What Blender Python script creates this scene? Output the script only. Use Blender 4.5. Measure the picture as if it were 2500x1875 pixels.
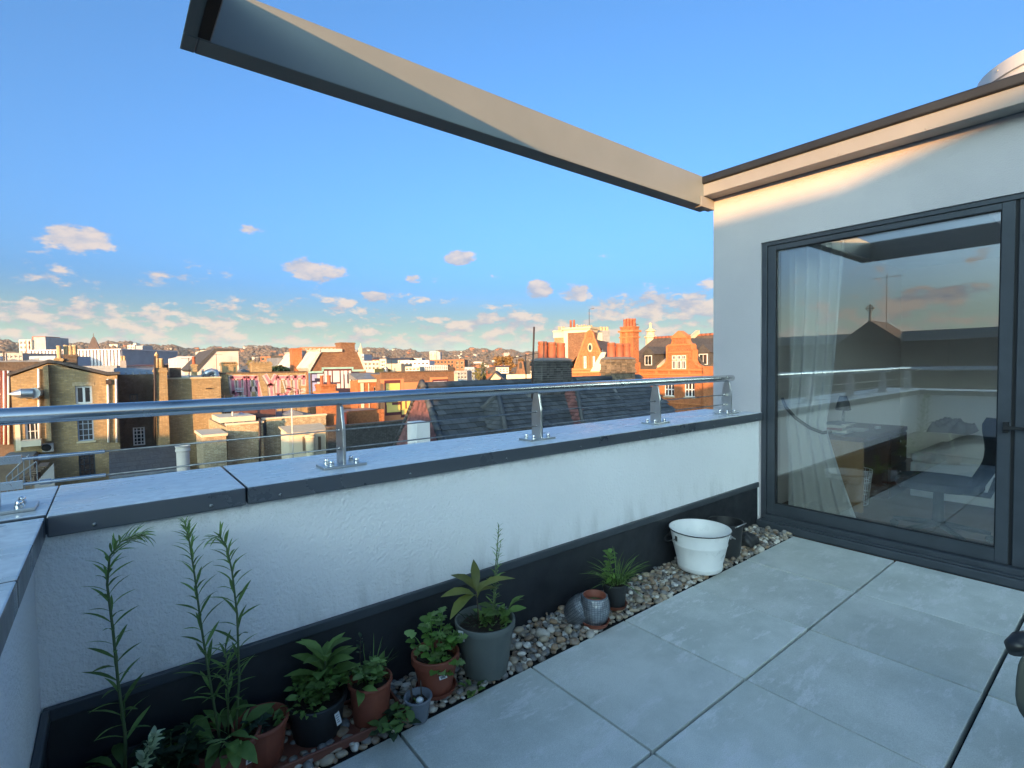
import bpy, bmesh, math, random
from mathutils import Vector, Matrix
rnd = random.Random(7)
for o in list(bpy.data.objects): bpy.data.objects.remove(o)
S = bpy.context.scene
COL = S.collection
R = math.radians
# ------------------------------------------------------------------ camera
# terrace axes: x along the parapet towards the room, y out over the roofs, z up, deck at z = 0
FPX, YAW, PITCH, ROLL, CAMH = 1241.5465, 0.6689, -0.038, -0.0143, 1.2627
_f = Vector((math.sin(YAW)*math.cos(PITCH), math.cos(YAW)*math.cos(PITCH), math.sin(PITCH)))
_r = Vector((math.cos(YAW), -math.sin(YAW), 0)); _u = _r.cross(_f)
_rr = _r*math.cos(ROLL)+_u*math.sin(ROLL); _uu = -_r*math.sin(ROLL)+_u*math.cos(ROLL)
cam = bpy.data.cameras.new('Camera'); cam_o = bpy.data.objects.new('Camera', cam); COL.objects.link(cam_o)
mw = Matrix((_rr, _uu, -_f)).transposed().to_4x4(); mw.translation = (0, 0, CAMH)
cam_o.matrix_world = mw
cam.sensor_width = 36; cam.lens = FPX/2500*36; cam.clip_end = 20000; cam.clip_start = 0.05
S.camera = cam_o
# ------------------------------------------------------------------ sun, sky, exposure
SUN_AZ, SUN_EL = R(52), R(6.0)          # sun low behind the camera on the left: to-sun = (-sin az, -cos az)
TOSUN = Vector((-math.sin(SUN_AZ)*math.cos(SUN_EL), -math.cos(SUN_AZ)*math.cos(SUN_EL), math.sin(SUN_EL)))
sun = bpy.data.lights.new('Sun', 'SUN'); sun.energy = 2.4; sun.angle = R(0.4); sun.color = (1.0, 0.52, 0.19)
sun_o = bpy.data.objects.new('Sun', sun); COL.objects.link(sun_o)
sun_o.rotation_euler = TOSUN.to_track_quat('Z', 'Y').to_euler(); sun_o.location = (-30, -24, 30)
S.view_settings.view_transform = 'Standard'; S.view_settings.look = 'None'
S.view_settings.gamma = 1; S.view_settings.exposure = 2.28; S.view_settings.use_curve_mapping = False
W = bpy.data.worlds.new('World'); S.world = W; W.use_nodes = True
SKY_STRENGTH = 0.15

def build_world():
    nt = W.node_tree; nt.nodes.clear(); N = nt.nodes.new; L = nt.links.new
    def math_(op, a, b=None, clamp=False):
        n = N('ShaderNodeMath'); n.operation = op; n.use_clamp = clamp
        for i, v in enumerate((a, b)):
            if v is None: continue
            if isinstance(v, (int, float)): n.inputs[i].default_value = v
            else: L(v, n.inputs[i])
        return n.outputs[0]
    out = N('ShaderNodeOutputWorld'); bg = N('ShaderNodeBackground'); bg.inputs[1].default_value = SKY_STRENGTH
    L(bg.outputs[0], out.inputs[0])
    sky = N('ShaderNodeTexSky'); sky.sky_type = 'NISHITA'; sky.sun_disc = False
    sky.sun_elevation = SUN_EL; sky.sun_rotation = math.atan2(TOSUN.x, TOSUN.y)
    sky.altitude = 50; sky.air_density = 0.5; sky.dust_density = 7.5; sky.ozone_density = 2.6
    tc = N('ShaderNodeTexCoord'); sep = N('ShaderNodeSeparateXYZ'); L(tc.outputs['Generated'], sep.inputs[0])
    x, y, z = sep.outputs
    az = math_('ARCTAN2', x, y); el = math_('ARCSINE', z)
    # small cumulus on the sky sphere, finer towards the horizon
    cx = N('ShaderNodeCombineXYZ'); L(math_('SINE', az), cx.inputs[0]); L(math_('COSINE', az), cx.inputs[1]); L(math_('MULTIPLY', el, 2.3), cx.inputs[2])
    def noise(vec, scale, detail, rough, off=(0, 0, 0)):
        mp = N('ShaderNodeMapping'); L(vec, mp.inputs[0]); mp.inputs['Location'].default_value = off
        n = N('ShaderNodeTexNoise'); L(mp.outputs[0], n.inputs['Vector'])
        n.inputs['Scale'].default_value = scale; n.inputs['Detail'].default_value = detail; n.inputs['Roughness'].default_value = rough
        return n.outputs[0]
    lowm = N('ShaderNodeMapRange'); L(el, lowm.inputs[0]); lowm.inputs[1].default_value = R(8); lowm.inputs[2].default_value = R(4)
    def field(off):
        a_ = noise(cx.outputs[0], 12.5, 9, 0.62, off); b_ = noise(cx.outputs[0], 25.0, 8, 0.62, off)
        mx_ = N('ShaderNodeMix'); L(lowm.outputs[0], mx_.inputs[0]); L(a_, mx_.inputs[2]); L(b_, mx_.inputs[3]); return mx_.outputs[0]
    n1 = field((0, 0, 0)); n2 = field((.012, -.010, .030))
    boost = 0.0
    # cloud banks: azimuth, elevation (deg), half width, half height, amount
    for a, e, wa, we, k in ((-1.0, 11.3, 4.4, 1.6, .24), (17.5, 10.0, 3.8, 1.7, .30), (32.5, 11.8, 2.4, 1.3, .32), (41.5, 8.2, 2.0, 1.5, .30),
                            (11.8, 13.5, 1.8, .8, .22), (3.5, 8.4, 3.2, 1.2, .20), (23.0, 7.6, 1.8, .9, .28), (27.5, 9.5, 1.5, .8, .24),
                            (6.0, 4.4, 9.0, 1.6, .07), (-3, 5.0, 6.0, 1.8, .10), (45.5, 7.8, 2.6, 1.3, .20), (54.0, 6.0, 8.0, 1.7, .17), (38.0, 4.5, 7.0, 1.4, .10), (20, 6.5, 5, 1.2, .06),
                            (-63, 9, 4, 1.0, .28), (-72, 16, 5, 1.4, .28), (-78, 5.5, 5, .9, .2), (-57, 6.2, 2.5, 1.0, .25)):
        ea = math_('DIVIDE', math_('SUBTRACT', az, R(a)), R(wa)); ee = math_('DIVIDE', math_('SUBTRACT', el, R(e)), R(we))
        d2 = math_('ADD', math_('MULTIPLY', ea, ea), math_('MULTIPLY', ee, ee))
        b = math_('MULTIPLY', math_('SUBTRACT', 1.0, d2, True), k)
        boost = b if isinstance(boost, float) else math_('MAXIMUM', boost, b)
    hi = math_('MINIMUM', math_('MULTIPLY', math_('SUBTRACT', el, R(7.0)), 1.35), 0.35)    # fewer clouds overhead
    dens = math_('SUBTRACT', math_('ADD', n1, boost), math_('ADD', 0.546, hi))
    cov = N('ShaderNodeMapRange'); L(dens, cov.inputs[0]); cov.inputs[1].default_value = 0.0; cov.inputs[2].default_value = 0.11
    cov.interpolation_type = 'SMOOTHSTEP'
    cov2 = math_('MULTIPLY', cov.outputs[0], 0.86)
    lit = N('ShaderNodeMapRange'); L(math_('SUBTRACT', n1, n2), lit.inputs[0]); lit.inputs[1].default_value = -0.10; lit.inputs[2].default_value = 0.12
    ccol = N('ShaderNodeMix'); ccol.data_type = 'RGBA'; L(lit.outputs[0], ccol.inputs[0])
    ccol.inputs[6].default_value = (.64, .69, .84, 1); ccol.inputs[7].default_value = (1.22, 1.03, .90, 1)
    # fade clouds into the pale horizon air
    hz = N('ShaderNodeMapRange'); L(el, hz.inputs[0]); hz.inputs[1].default_value = R(0.3); hz.inputs[2].default_value = R(3.0)
    fac = math_('MULTIPLY', cov2, hz.outputs[0])
    sk = N('ShaderNodeMix'); sk.data_type = 'RGBA'; sk.blend_type = 'MULTIPLY'; sk.inputs[0].default_value = 1
    # pale haze layer low over the horizon, all the way round
    lo = N('ShaderNodeMapRange'); L(el, lo.inputs[0]); lo.inputs[1].default_value = R(9.0); lo.inputs[2].default_value = R(0.0); lo.inputs[4].default_value = .92; lo.interpolation_type = 'SMOOTHSTEP'
    hzc = N('ShaderNodeMix'); hzc.data_type = 'RGBA'; L(lo.outputs[0], hzc.inputs[0]); L(sky.outputs[0], hzc.inputs[6]); hzc.inputs[7].default_value = (1.16, 1.26, 1.08, 1)
    L(hzc.outputs[2], sk.inputs[6]); sk.inputs[7].default_value = (0.76, 1.04, 1.05, 1)
    mix = N('ShaderNodeMix'); mix.data_type = 'RGBA'; L(fac, mix.inputs[0]); L(sk.outputs[2], mix.inputs[6]); L(ccol.outputs[2], mix.inputs[7])
    L(mix.outputs[2], bg.inputs[0])
build_world()

# ------------------------------------------------------------------ placing helpers
CAMP = Vector((0, 0, CAMH))
def ray(px, py): return _rr*((px-1250)/FPX) - _uu*((py-937.5)/FPX) + _f
def at(px, py, d): return CAMP + ray(px, py)*d            # point at optical depth d (metres)
def on_y(px, py, y): q = ray(px, py); return CAMP + q*(y/q.y)
def on_x(px, py, x): q = ray(px, py); return CAMP + q*(x/q.x)
def on_z(px, py, z): q = ray(px, py); return CAMP + q*((z-CAMH)/q.z)

# ------------------------------------------------------------------ mesh helpers
class MB:
    def __init__(s): s.v = []; s.f = []; s.c = []
    def add(s, vs, fs, col=None):
        b = len(s.v); s.v += [tuple(v) for v in vs]; s.f += [tuple(i+b for i in f) for f in fs]
        s.c += [col]*len(fs); return s
    def box(s, x0, y0, z0, x1, y1, z1, col=None):
        if x0 > x1: x0, x1 = x1, x0
        if y0 > y1: y0, y1 = y1, y0
        if z0 > z1: z0, z1 = z1, z0
        return s.add([(x0,y0,z0),(x1,y0,z0),(x1,y1,z0),(x0,y1,z0),(x0,y0,z1),(x1,y0,z1),(x1,y1,z1),(x0,y1,z1)],
              [(0,3,2,1),(4,5,6,7),(0,1,5,4),(1,2,6,5),(2,3,7,6),(3,0,4,7)], col)
    def obox(s, M, sx, sy, sz, col=None):     # box centred at matrix M
        vs = [M @ Vector((a*sx/2, b*sy/2, c*sz/2)) for a, b, c in ((-1,-1,-1),(1,-1,-1),(1,1,-1),(-1,1,-1),(-1,-1,1),(1,-1,1),(1,1,1),(-1,1,1))]
        return s.add(vs, [(0,3,2,1),(4,5,6,7),(0,1,5,4),(1,2,6,5),(2,3,7,6),(3,0,4,7)], col)
    def prism(s, poly, a0, a1, plane='xz', col=None):   # polygon in plane extruded along the third axis
        n = len(poly)
        def P(p, a): return {'xz': (p[0], a, p[1]), 'xy': (p[0], p[1], a), 'yz': (a, p[0], p[1])}[plane]
        vs = [P(p, a0) for p in poly]+[P(p, a1) for p in poly]
        fs = [tuple(range(n-1, -1, -1)), tuple(range(n, 2*n))]+[(i, (i+1) % n, n+(i+1) % n, n+i) for i in range(n)]
        return s.add(vs, fs, col)
    def poly(s, pts, col=None): return s.add(pts, [tuple(range(len(pts)))], col)
    def tube(s, pts, r, n=8, cap=True, col=None):
        pts = [Vector(p) for p in pts]; m = len(pts); rs = r if isinstance(r, (list, tuple)) else [r]*m
        vs = []; prev = None
        for i, p in enumerate(pts):
            t = (pts[min(i+1, m-1)]-pts[max(i-1, 0)]).normalized()
            if prev is None: prev = t.orthogonal().normalized()
            a = (prev - t*prev.dot(t))
            a = a.normalized() if a.length > 1e-6 else t.orthogonal().normalized()
            prev = a; b = t.cross(a)
            vs += [p+(a*math.cos(2*math.pi*k/n)+b*math.sin(2*math.pi*k/n))*rs[i] for k in range(n)]
        fs = [(i*n+k, i*n+(k+1) % n, (i+1)*n+(k+1) % n, (i+1)*n+k) for i in range(m-1) for k in range(n)]
        if cap: fs += [tuple(range(n-1, -1, -1)), tuple((m-1)*n+k for k in range(n))]
        return s.add(vs, fs, col)
    def lathe(s, prof, n=24, c=(0, 0), M=None, col=None, sx=1, sy=1, caps=True):
        vs = []
        for r, z in prof:
            for k in range(n):
                a = 2*math.pi*k/n; v = Vector((c[0]+r*sx*math.cos(a), c[1]+r*sy*math.sin(a), z)); vs.append(M @ v if M else v)
        m = len(prof); fs = [(i*n+k, i*n+(k+1) % n, (i+1)*n+(k+1) % n, (i+1)*n+k) for i in range(m-1) for k in range(n)]
        ring = (prof[0] == prof[-1]); 
        if prof[0][0] > 1e-4 and not ring and caps: fs.append(tuple(range(n-1, -1, -1)))
        if prof[-1][0] > 1e-4 and not ring and caps: fs.append(tuple((m-1)*n+k for k in range(n)))
        return s.add(vs, fs, col)
    def mesh(s, name, smooth=False):
        me = bpy.data.meshes.new(name); me.from_pydata(s.v, [], s.f)
        if any(c is not None for c in s.c):
            at_ = me.attributes.new('tint', 'FLOAT', 'FACE')
            at_.data.foreach_set('value', [0.5 if c is None else c for c in s.c])
        if smooth:
            me.polygons.foreach_set('use_smooth', [True]*len(me.polygons))
        me.update(); return me
    def build(s, name, mat, parent=None, smooth=False, bevel=0, loc=None, seg=2, auto=None):
        me = s.mesh(name, smooth); me.materials.append(mat)
        o = bpy.data.objects.new(name, me); COL.objects.link(o)
        if parent: o.parent = parent
        if loc: o.location = loc
        if bevel:
            b = o.modifiers.new('Bevel', 'BEVEL'); b.width = bevel; b.segments = seg; b.limit_method = 'ANGLE'; b.angle_limit = R(40)
        if auto:
            try: me.set_sharp_from_angle(angle=R(auto))
            except Exception: pass
        return o
def tag(o, label, cat, group=None):
    o['label'] = label; o['category'] = cat
    if group: o['group'] = group
    return o
def kind(o, k): o['kind'] = k; return o
def thing(name, label, cat, loc=(0, 0, 0), rz=0, group=None):
    o = bpy.data.objects.new(name, None); COL.objects.link(o); o.location = loc; o.rotation_euler = (0, 0, rz)
    o.empty_display_size = .1
    return tag(o, label, cat, group)
def inst(name, me, parent, M):
    o = bpy.data.objects.new(name, me); COL.objects.link(o)
    if parent: o.parent = parent
    o.matrix_local = M; return o

# ------------------------------------------------------------------ materials
def newmat(name):
    m = bpy.data.materials.new(name); m.use_nodes = True; nt = m.node_tree
    return m, nt, nt.nodes.new, nt.links.new, nt.nodes['Principled BSDF']
def c4(c): return (c[0], c[1], c[2], 1)
def mixc(N, L, fac, a, b, blend='MIX'):
    n = N('ShaderNodeMix'); n.data_type = 'RGBA'; n.blend_type = blend
    for sock, v in ((n.inputs[0], fac), (n.inputs[6], a), (n.inputs[7], b)):
        if isinstance(v, (int, float)): sock.default_value = v
        elif isinstance(v, tuple): sock.default_value = c4(v)
        else: L(v, sock)
    return n.outputs[2]
def noisef(N, L, vec, scale, detail=4, rough=.55, lo=.35, hi=.65, dist=0):
    n = N('ShaderNodeTexNoise'); n.inputs['Scale'].default_value = scale; n.inputs['Detail'].default_value = detail
    n.inputs['Roughness'].default_value = rough; n.inputs['Distortion'].default_value = dist
    if vec is not None: L(vec, n.inputs['Vector'])
    mr = N('ShaderNodeMapRange'); L(n.outputs[0], mr.inputs[0]); mr.inputs[1].default_value = lo; mr.inputs[2].default_value = hi
    return mr.outputs[0], n.outputs[0]
def posn(N): return N('ShaderNodeNewGeometry').outputs['Position']
def scaled(N, L, vec, s):
    mp = N('ShaderNodeMapping'); L(vec, mp.inputs[0]); mp.inputs['Scale'].default_value = s; return mp.outputs[0]
def bump(N, L, bs, h, strength, dist):
    b = N('ShaderNodeBump'); b.inputs['Strength'].default_value = strength; b.inputs['Distance'].default_value = dist
    L(h, b.inputs['Height']); L(b.outputs[0], bs.inputs['Normal'])
def basic(name, c1, c2=None, scale=3, rough=.7, metal=0, bs_=0, bd=.003, bscale=40, spec=None, rvar=0, tint=0, objrnd=0):
    """noise-mottled surface with fine relief; tint / objrnd vary brightness per face / per object"""
    m, nt, N, L, b = newmat(name)
    p = posn(N); f, raw = noisef(N, L, p, scale, 6)
    col = mixc(N, L, f, c1, c2 or tuple(x*.8 for x in c1))
    if tint:
        a = N('ShaderNodeAttribute'); a.attribute_name = 'tint'
        mr = N('ShaderNodeMapRange'); L(a.outputs['Fac'], mr.inputs[0]); mr.inputs[3].default_value = 1-tint; mr.inputs[4].default_value = 1+tint
        cb = N('ShaderNodeCombineXYZ'); [L(mr.outputs[0], cb.inputs[i]) for i in range(3)]
        col = mixc(N, L, 1.0, col, cb.outputs[0], 'MULTIPLY')
    if objrnd:
        a = N('ShaderNodeObjectInfo')
        mr = N('ShaderNodeMapRange'); L(a.outputs['Random'], mr.inputs[0]); mr.inputs[3].default_value = 1-objrnd; mr.inputs[4].default_value = 1+objrnd
        cb = N('ShaderNodeCombineXYZ'); [L(mr.outputs[0], cb.inputs[i]) for i in range(3)]
        col = mixc(N, L, 1.0, col, cb.outputs[0], 'MULTIPLY')
    L(col, b.inputs['Base Color']); b.inputs['Roughness'].default_value = rough; b.inputs['Metallic'].default_value = metal
    if rvar:
        f2, _ = noisef(N, L, p, scale*2.3, 5); mr = N('ShaderNodeMapRange'); L(f2, mr.inputs[0])
        mr.inputs[3].default_value = max(.03, rough-rvar); mr.inputs[4].default_value = min(1, rough+rvar); L(mr.outputs[0], b.inputs['Roughness'])
    if spec is not None: b.inputs['Specular IOR Level'].default_value = spec
    if bs_:
        _, r2 = noisef(N, L, p, bscale, 3); bump(N, L, b, r2, bs_, bd)
    return m
def uvwall(N, L, slope=1.0):
    """(along wall, height) coordinates from object space"""
    tc = N('ShaderNodeTexCoord'); sp = N('ShaderNodeSeparateXYZ'); L(tc.outputs['Object'], sp.inputs[0])
    sn = N('ShaderNodeSeparateXYZ'); L(tc.outputs['Normal'], sn.inputs[0])
    ab = N('ShaderNodeMath'); ab.operation = 'ABSOLUTE'; L(sn.outputs[0], ab.inputs[0])
    gt = N('ShaderNodeMath'); gt.operation = 'GREATER_THAN'; L(ab.outputs[0], gt.inputs[0]); gt.inputs[1].default_value = .6
    mx = N('ShaderNodeMix'); L(gt.outputs[0], mx.inputs[0]); L(sp.outputs[0], mx.inputs[2]); L(sp.outputs[1], mx.inputs[3])
    zz = N('ShaderNodeMath'); zz.operation = 'MULTIPLY'; L(sp.outputs[2], zz.inputs[0]); zz.inputs[1].default_value = slope
    cb = N('ShaderNodeCombineXYZ'); L(mx.outputs[0], cb.inputs[0]); L(zz.outputs[0], cb.inputs[1])
    return cb.outputs[0]
def brick(name, c1, c2, mortar, bw=.225, bh=.075, mort=.011, slope=1.0, rough=.85, dirt=(.05, .045, .04), dirt_amt=.5, relief=.6):
    m, nt, N, L, b = newmat(name); uv = uvwall(N, L, slope)
    t = N('ShaderNodeTexBrick'); L(uv, t.inputs['Vector']); t.inputs['Scale'].default_value = 1
    t.inputs['Color1'].default_value = c4(c1); t.inputs['Color2'].default_value = c4(c2); t.inputs['Mortar'].default_value = c4(mortar)
    t.inputs['Mortar Size'].default_value = mort; t.inputs['Mortar Smooth'].default_value = .2; t.inputs['Bias'].default_value = 0
    t.inputs['Brick Width'].default_value = bw; t.inputs['Row Height'].default_value = bh
    p = posn(N); f, _ = noisef(N, L, p, .9, 6, .6, .4, .75); f2, _ = noisef(N, L, p, 7, 6, .75, .40, .62); f5, _ = noisef(N, L, p, 1.7, 5, .7, .45, .60)
    col = mixc(N, L, f2, t.outputs['Color'], tuple(x*.50 for x in c1)); m9 = N('ShaderNodeMath'); m9.operation = 'MULTIPLY'; L(f5, m9.inputs[0]); m9.inputs[1].default_value = .35; col = mixc(N, L, m9.outputs[0], col, tuple(min(.8, x*1.35) for x in c2))
    mm = N('ShaderNodeMath'); mm.operation = 'MULTIPLY'; L(f, mm.inputs[0]); mm.inputs[1].default_value = dirt_amt
    col = mixc(N, L, mm.outputs[0], col, dirt)
    L(col, b.inputs['Base Color']); b.inputs['Roughness'].default_value = rough
    iv = N('ShaderNodeMath'); iv.operation = 'SUBTRACT'; iv.inputs[0].default_value = 1; L(t.outputs['Fac'], iv.inputs[1])
    bump(N, L, b, iv.outputs[0], relief, .01); return m
M = {}
def mats():
    # ---- terrace
    m, nt, N, L, b = newmat('white_render'); p = posn(N)
    f, _ = noisef(N, L, p, 1.3, 5, .6, .3, .7); col = mixc(N, L, f, (.84, .84, .84), (.77, .77, .77))
    # grime with its own streaky shape rising from the flashing and under the coping
    sp = N('ShaderNodeSeparateXYZ'); L(p, sp.inputs[0])
    mr = N('ShaderNodeMapRange'); L(sp.outputs[2], mr.inputs[0]); mr.inputs[1].default_value = .50; mr.inputs[2].default_value = .33
    g, _ = noisef(N, L, scaled(N, L, p, (9, 9, 1.6)), 1, 6, .65, .50, .72)
    mm = N('ShaderNodeMath'); mm.operation = 'MULTIPLY'; L(mr.outputs[0], mm.inputs[0]); L(g, mm.inputs[1])
    mr2 = N('ShaderNodeMapRange'); L(sp.outputs[2], mr2.inputs[0]); mr2.inputs[1].default_value = .74; mr2.inputs[2].default_value = .82
    g2, _ = noisef(N, L, p, 26, 4, .7, .45, .7); m3 = N('ShaderNodeMath'); m3.operation = 'MULTIPLY'; L(mr2.outputs[0], m3.inputs[0]); L(g2, m3.inputs[1])
    lt = N('ShaderNodeMath'); lt.operation = 'LESS_THAN'; L(sp.outputs[2], lt.inputs[0]); lt.inputs[1].default_value = .83
    m4 = N('ShaderNodeMath'); m4.operation = 'MULTIPLY'; L(m3.outputs[0], m4.inputs[0]); L(lt.outputs[0], m4.inputs[1])
    mx = N('ShaderNodeMath'); mx.operation = 'MAXIMUM'; L(mm.outputs[0], mx.inputs[0]); L(m4.outputs[0], mx.inputs[1])
    m5 = N('ShaderNodeMath'); m5.operation = 'MULTIPLY'; L(mx.outputs[0], m5.inputs[0]); m5.inputs[1].default_value = .38
    col = mixc(N, L, m5.outputs[0], col, (.23, .23, .20)); L(col, b.inputs['Base Color']); b.inputs['Roughness'].default_value = .9
    _, r1 = noisef(N, L, p, 85, 5, .6); bump(N, L, b, r1, .9, .010); M['render'] = m
    M['render_building'] = basic('facade_render', (.50, .47, .47), (.44, .415, .42), 1.1, .9, bs_=.45, bd=.005, bscale=130)
    # coping: powder coated metal with dried water marks
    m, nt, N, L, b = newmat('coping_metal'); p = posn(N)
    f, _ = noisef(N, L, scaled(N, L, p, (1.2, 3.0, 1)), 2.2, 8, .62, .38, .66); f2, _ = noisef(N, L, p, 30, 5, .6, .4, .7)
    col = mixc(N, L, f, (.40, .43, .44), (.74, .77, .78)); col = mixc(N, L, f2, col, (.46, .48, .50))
    # sky sheen put into paler upward faces, with dew streaks; fascia stays dark
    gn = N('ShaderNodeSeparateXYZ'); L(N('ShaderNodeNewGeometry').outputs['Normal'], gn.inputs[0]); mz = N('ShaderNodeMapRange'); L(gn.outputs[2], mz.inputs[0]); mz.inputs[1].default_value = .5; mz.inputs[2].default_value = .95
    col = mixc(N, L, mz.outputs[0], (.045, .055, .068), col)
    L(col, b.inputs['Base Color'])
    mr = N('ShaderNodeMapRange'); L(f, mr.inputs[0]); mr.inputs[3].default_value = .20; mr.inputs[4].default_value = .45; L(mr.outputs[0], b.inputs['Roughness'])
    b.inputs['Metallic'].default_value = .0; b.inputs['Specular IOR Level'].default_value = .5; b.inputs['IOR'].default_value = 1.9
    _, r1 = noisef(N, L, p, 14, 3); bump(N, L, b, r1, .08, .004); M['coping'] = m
    M['flashing'] = basic('black_flashing', (.012, .014, .018), (.022, .025, .030), 5, .5, bs_=.1, bscale=60, rvar=.12)
    M['frame'] = basic('anthracite_frame', (.035, .043, .052), (.046, .055, .066), 7, .42, bs_=.05, bscale=400, bd=.001)
    M['frame_dark'] = basic('black_gasket', (.006, .006, .007), None, 7, .6)
    M['fascia'] = basic('grey_fascia', (.25, .245, .235), (.22, .215, .205), 2, .45, bs_=.05, bscale=80, rvar=.08)
    M['roof_edge'] = basic('black_roof_edge', (.008, .010, .014), (.014, .017, .021), 6, .55, bs_=.2, bscale=120)
    M['beam'] = basic('grey_blue_beam', (.175, .195, .195), (.15, .17, .17), 1.6, .42, bs_=.04, bscale=90, rvar=.06)
    M['steel'] = basic('brushed_steel', (.62, .62, .61), (.54, .54, .54), 3, .22, 1.0, rvar=.06)
    M['steel_post'] = basic('satin_steel', (.56, .56, .55), (.47, .47, .46), 12, .36, 1.0, bs_=.12, bscale=300, bd=.001, rvar=.08)
    M['cable'] = basic('steel_cable', (.30, .30, .30), (.2, .2, .2), 60, .4, 1.0)
    # pavers
    m, nt, N, L, b = newmat('concrete_paver'); p = posn(N)
    oi = N('ShaderNodeObjectInfo'); add = N('ShaderNodeVectorMath'); add.operation = 'ADD'; L(p, add.inputs[0])
    cb = N('ShaderNodeCombineXYZ'); mu = N('ShaderNodeMath'); mu.operation = 'MULTIPLY'; L(oi.outputs['Random'], mu.inputs[0]); mu.inputs[1].default_value = 40
    L(mu.outputs[0], cb.inputs[0]); L(mu.outputs[0], cb.inputs[2]); L(cb.outputs[0], add.inputs[1]); q = add.outputs[0]
    f, _ = noisef(N, L, q, 2.6, 8, .66, .36, .64); col = mixc(N, L, f, (.54, .58, .53), (.75, .775, .72))
    f2, _ = noisef(N, L, scaled(N, L, q, (1.2, 3.6, 1)), 3.6, 9, .78, .53, .60); mm = N('ShaderNodeMath'); mm.operation = 'MULTIPLY'; L(f2, mm.inputs[0]); mm.inputs[1].default_value = .7
    col = mixc(N, L, mm.outputs[0], col, (.82, .82, .80))
    f3, _ = noisef(N, L, q, 1.1, 5, .6, .50, .75); mm2 = N('ShaderNodeMath'); mm2.operation = 'MULTIPLY'; L(f3, mm2.inputs[0]); mm2.inputs[1].default_value = .45
    col = mixc(N, L, mm2.outputs[0], col, (.42, .44, .36))
    f4, _ = noisef(N, L, p, 330, 2, .5, .3, .7); col = mixc(N, L, f4, col, mixc(N, L, .35, col, (.2, .2, .2)))
    mrr = N('ShaderNodeMapRange'); L(oi.outputs['Random'], mrr.inputs[0]); mrr.inputs[3].default_value = .88; mrr.inputs[4].default_value = 1.06; cbb = N('ShaderNodeCombineXYZ'); [L(mrr.outputs[0], cbb.inputs[i]) for i in range(3)]; col = mixc(N, L, 1.0, col, cbb.outputs[0], 'MULTIPLY')
    L(col, b.inputs['Base Color']); b.inputs['Roughness'].default_value = .8
    _, r1 = noisef(N, L, p, 260, 4, .6); bump(N, L, b, r1, .25, .002); M['paver'] = m
    # pebbles: colour by object or by face attribute
    def pebble(name, src):
        m, nt, N, L, b = newmat(name)
        if src == 'obj': v = N('ShaderNodeObjectInfo').outputs['Random']
        else:
            a = N('ShaderNodeAttribute'); a.attribute_name = 'tint'; v = a.outputs['Fac']
        cr = N('ShaderNodeValToRGB'); L(v, cr.inputs[0]); e = cr.color_ramp; e.interpolation = 'CONSTANT'
        cols = [(.12,.105,.09),(.28,.18,.10),(.18,.175,.165),(.38,.30,.20),(.22,.145,.09),(.50,.46,.39),(.14,.14,.14),(.31,.255,.19),(.68,.64,.57),(.25,.21,.16)]
        while len(e.elements) < len(cols): e.elements.new(.5)
        for i, c in enumerate(cols): e.elements[i].position = i/len(cols); e.elements[i].color = c4(c)
        p = posn(N); f, _ = noisef(N, L, p, 60, 5, .65, .42, .68); col = mixc(N, L, f, cr.outputs[0], mixc(N, L, .55, cr.outputs[0], (.34, .31, .27)))
        L(col, b.inputs['Base Color']); b.inputs['Roughness'].default_value = .5
        return m
    M['pebble'] = pebble('pebble_stone', 'obj'); M['pebble_f'] = pebble('pebble_stone_mass', 'face')
    M['slab'] = basic('dark_deck_base', (.010, .010, .010), None, 4, .95)
    # pots
    M['terracotta'] = basic('terracotta_plastic', (.235, .066, .036), (.18, .05, .029), 9, .6, bs_=.08, bscale=120)
    M['terracotta_dark'] = basic('brown_plastic', (.20, .07, .042), (.15, .052, .034), 9, .6)
    M['pot_grey'] = basic('grey_green_plastic', (.11, .125, .115), (.09, .105, .098), 8, .55)
    M['pot_small'] = basic('slate_grey_plastic', (.16, .18, .21), (.13, .15, .175), 8, .5)
    M['pot_black'] = basic('black_plastic', (.014, .015, .016), (.02, .021, .022), 8, .5)
    M['pot_white'] = basic('white_enamel', (.74, .74, .72), (.68, .68, .66), 7, .35, rvar=.1)
    M['soil'] = basic('potting_soil', (.022, .016, .011), (.045, .033, .022), 60, .95, bs_=.9, bscale=120, bd=.01)
    M['foil'] = basic('silver_mosaic', (.55, .57, .60), (.30, .31, .33), 45, .28, .9, bs_=.3, bscale=160, bd=.004)
    M['black_metal'] = basic('black_enamelled_wire', (.02, .02, .02), None, 9, .4)
    M['label_white'] = basic('white_plant_tag', (.68, .70, .70), (.6, .62, .62), 30, .5)
    M['label_print'] = basic('printed_tag_ink', (.10, .11, .12), None, 30, .6)
    M['moss'] = basic('moss', (.045, .07, .02), (.09, .11, .03), 90, .9, bs_=.8, bscale=200, bd=.006)
    # leaves
    def leafm(name, c, c2, rough=.55, tr=.35):
        m, nt, N, L, b = newmat(name); oi = N('ShaderNodeObjectInfo'); p = posn(N)
        f, _ = noisef(N, L, p, 25, 4, .6, .3, .7); col = mixc(N, L, f, c, c2)
        mr = N('ShaderNodeMapRange'); L(oi.outputs['Random'], mr.inputs[0]); mr.inputs[3].default_value = .65; mr.inputs[4].default_value = 1.35
        cb = N('ShaderNodeCombineXYZ'); [L(mr.outputs[0], cb.inputs[i]) for i in range(3)]; col = mixc(N, L, 1.0, col, cb.outputs[0], 'MULTIPLY')
        L(col, b.inputs['Base Color']); b.inputs['Roughness'].default_value = rough
        t = N('ShaderNodeBsdfTranslucent'); L(col, t.inputs[0]); ms = N('ShaderNodeMixShader'); ms.inputs[0].default_value = tr
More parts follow.
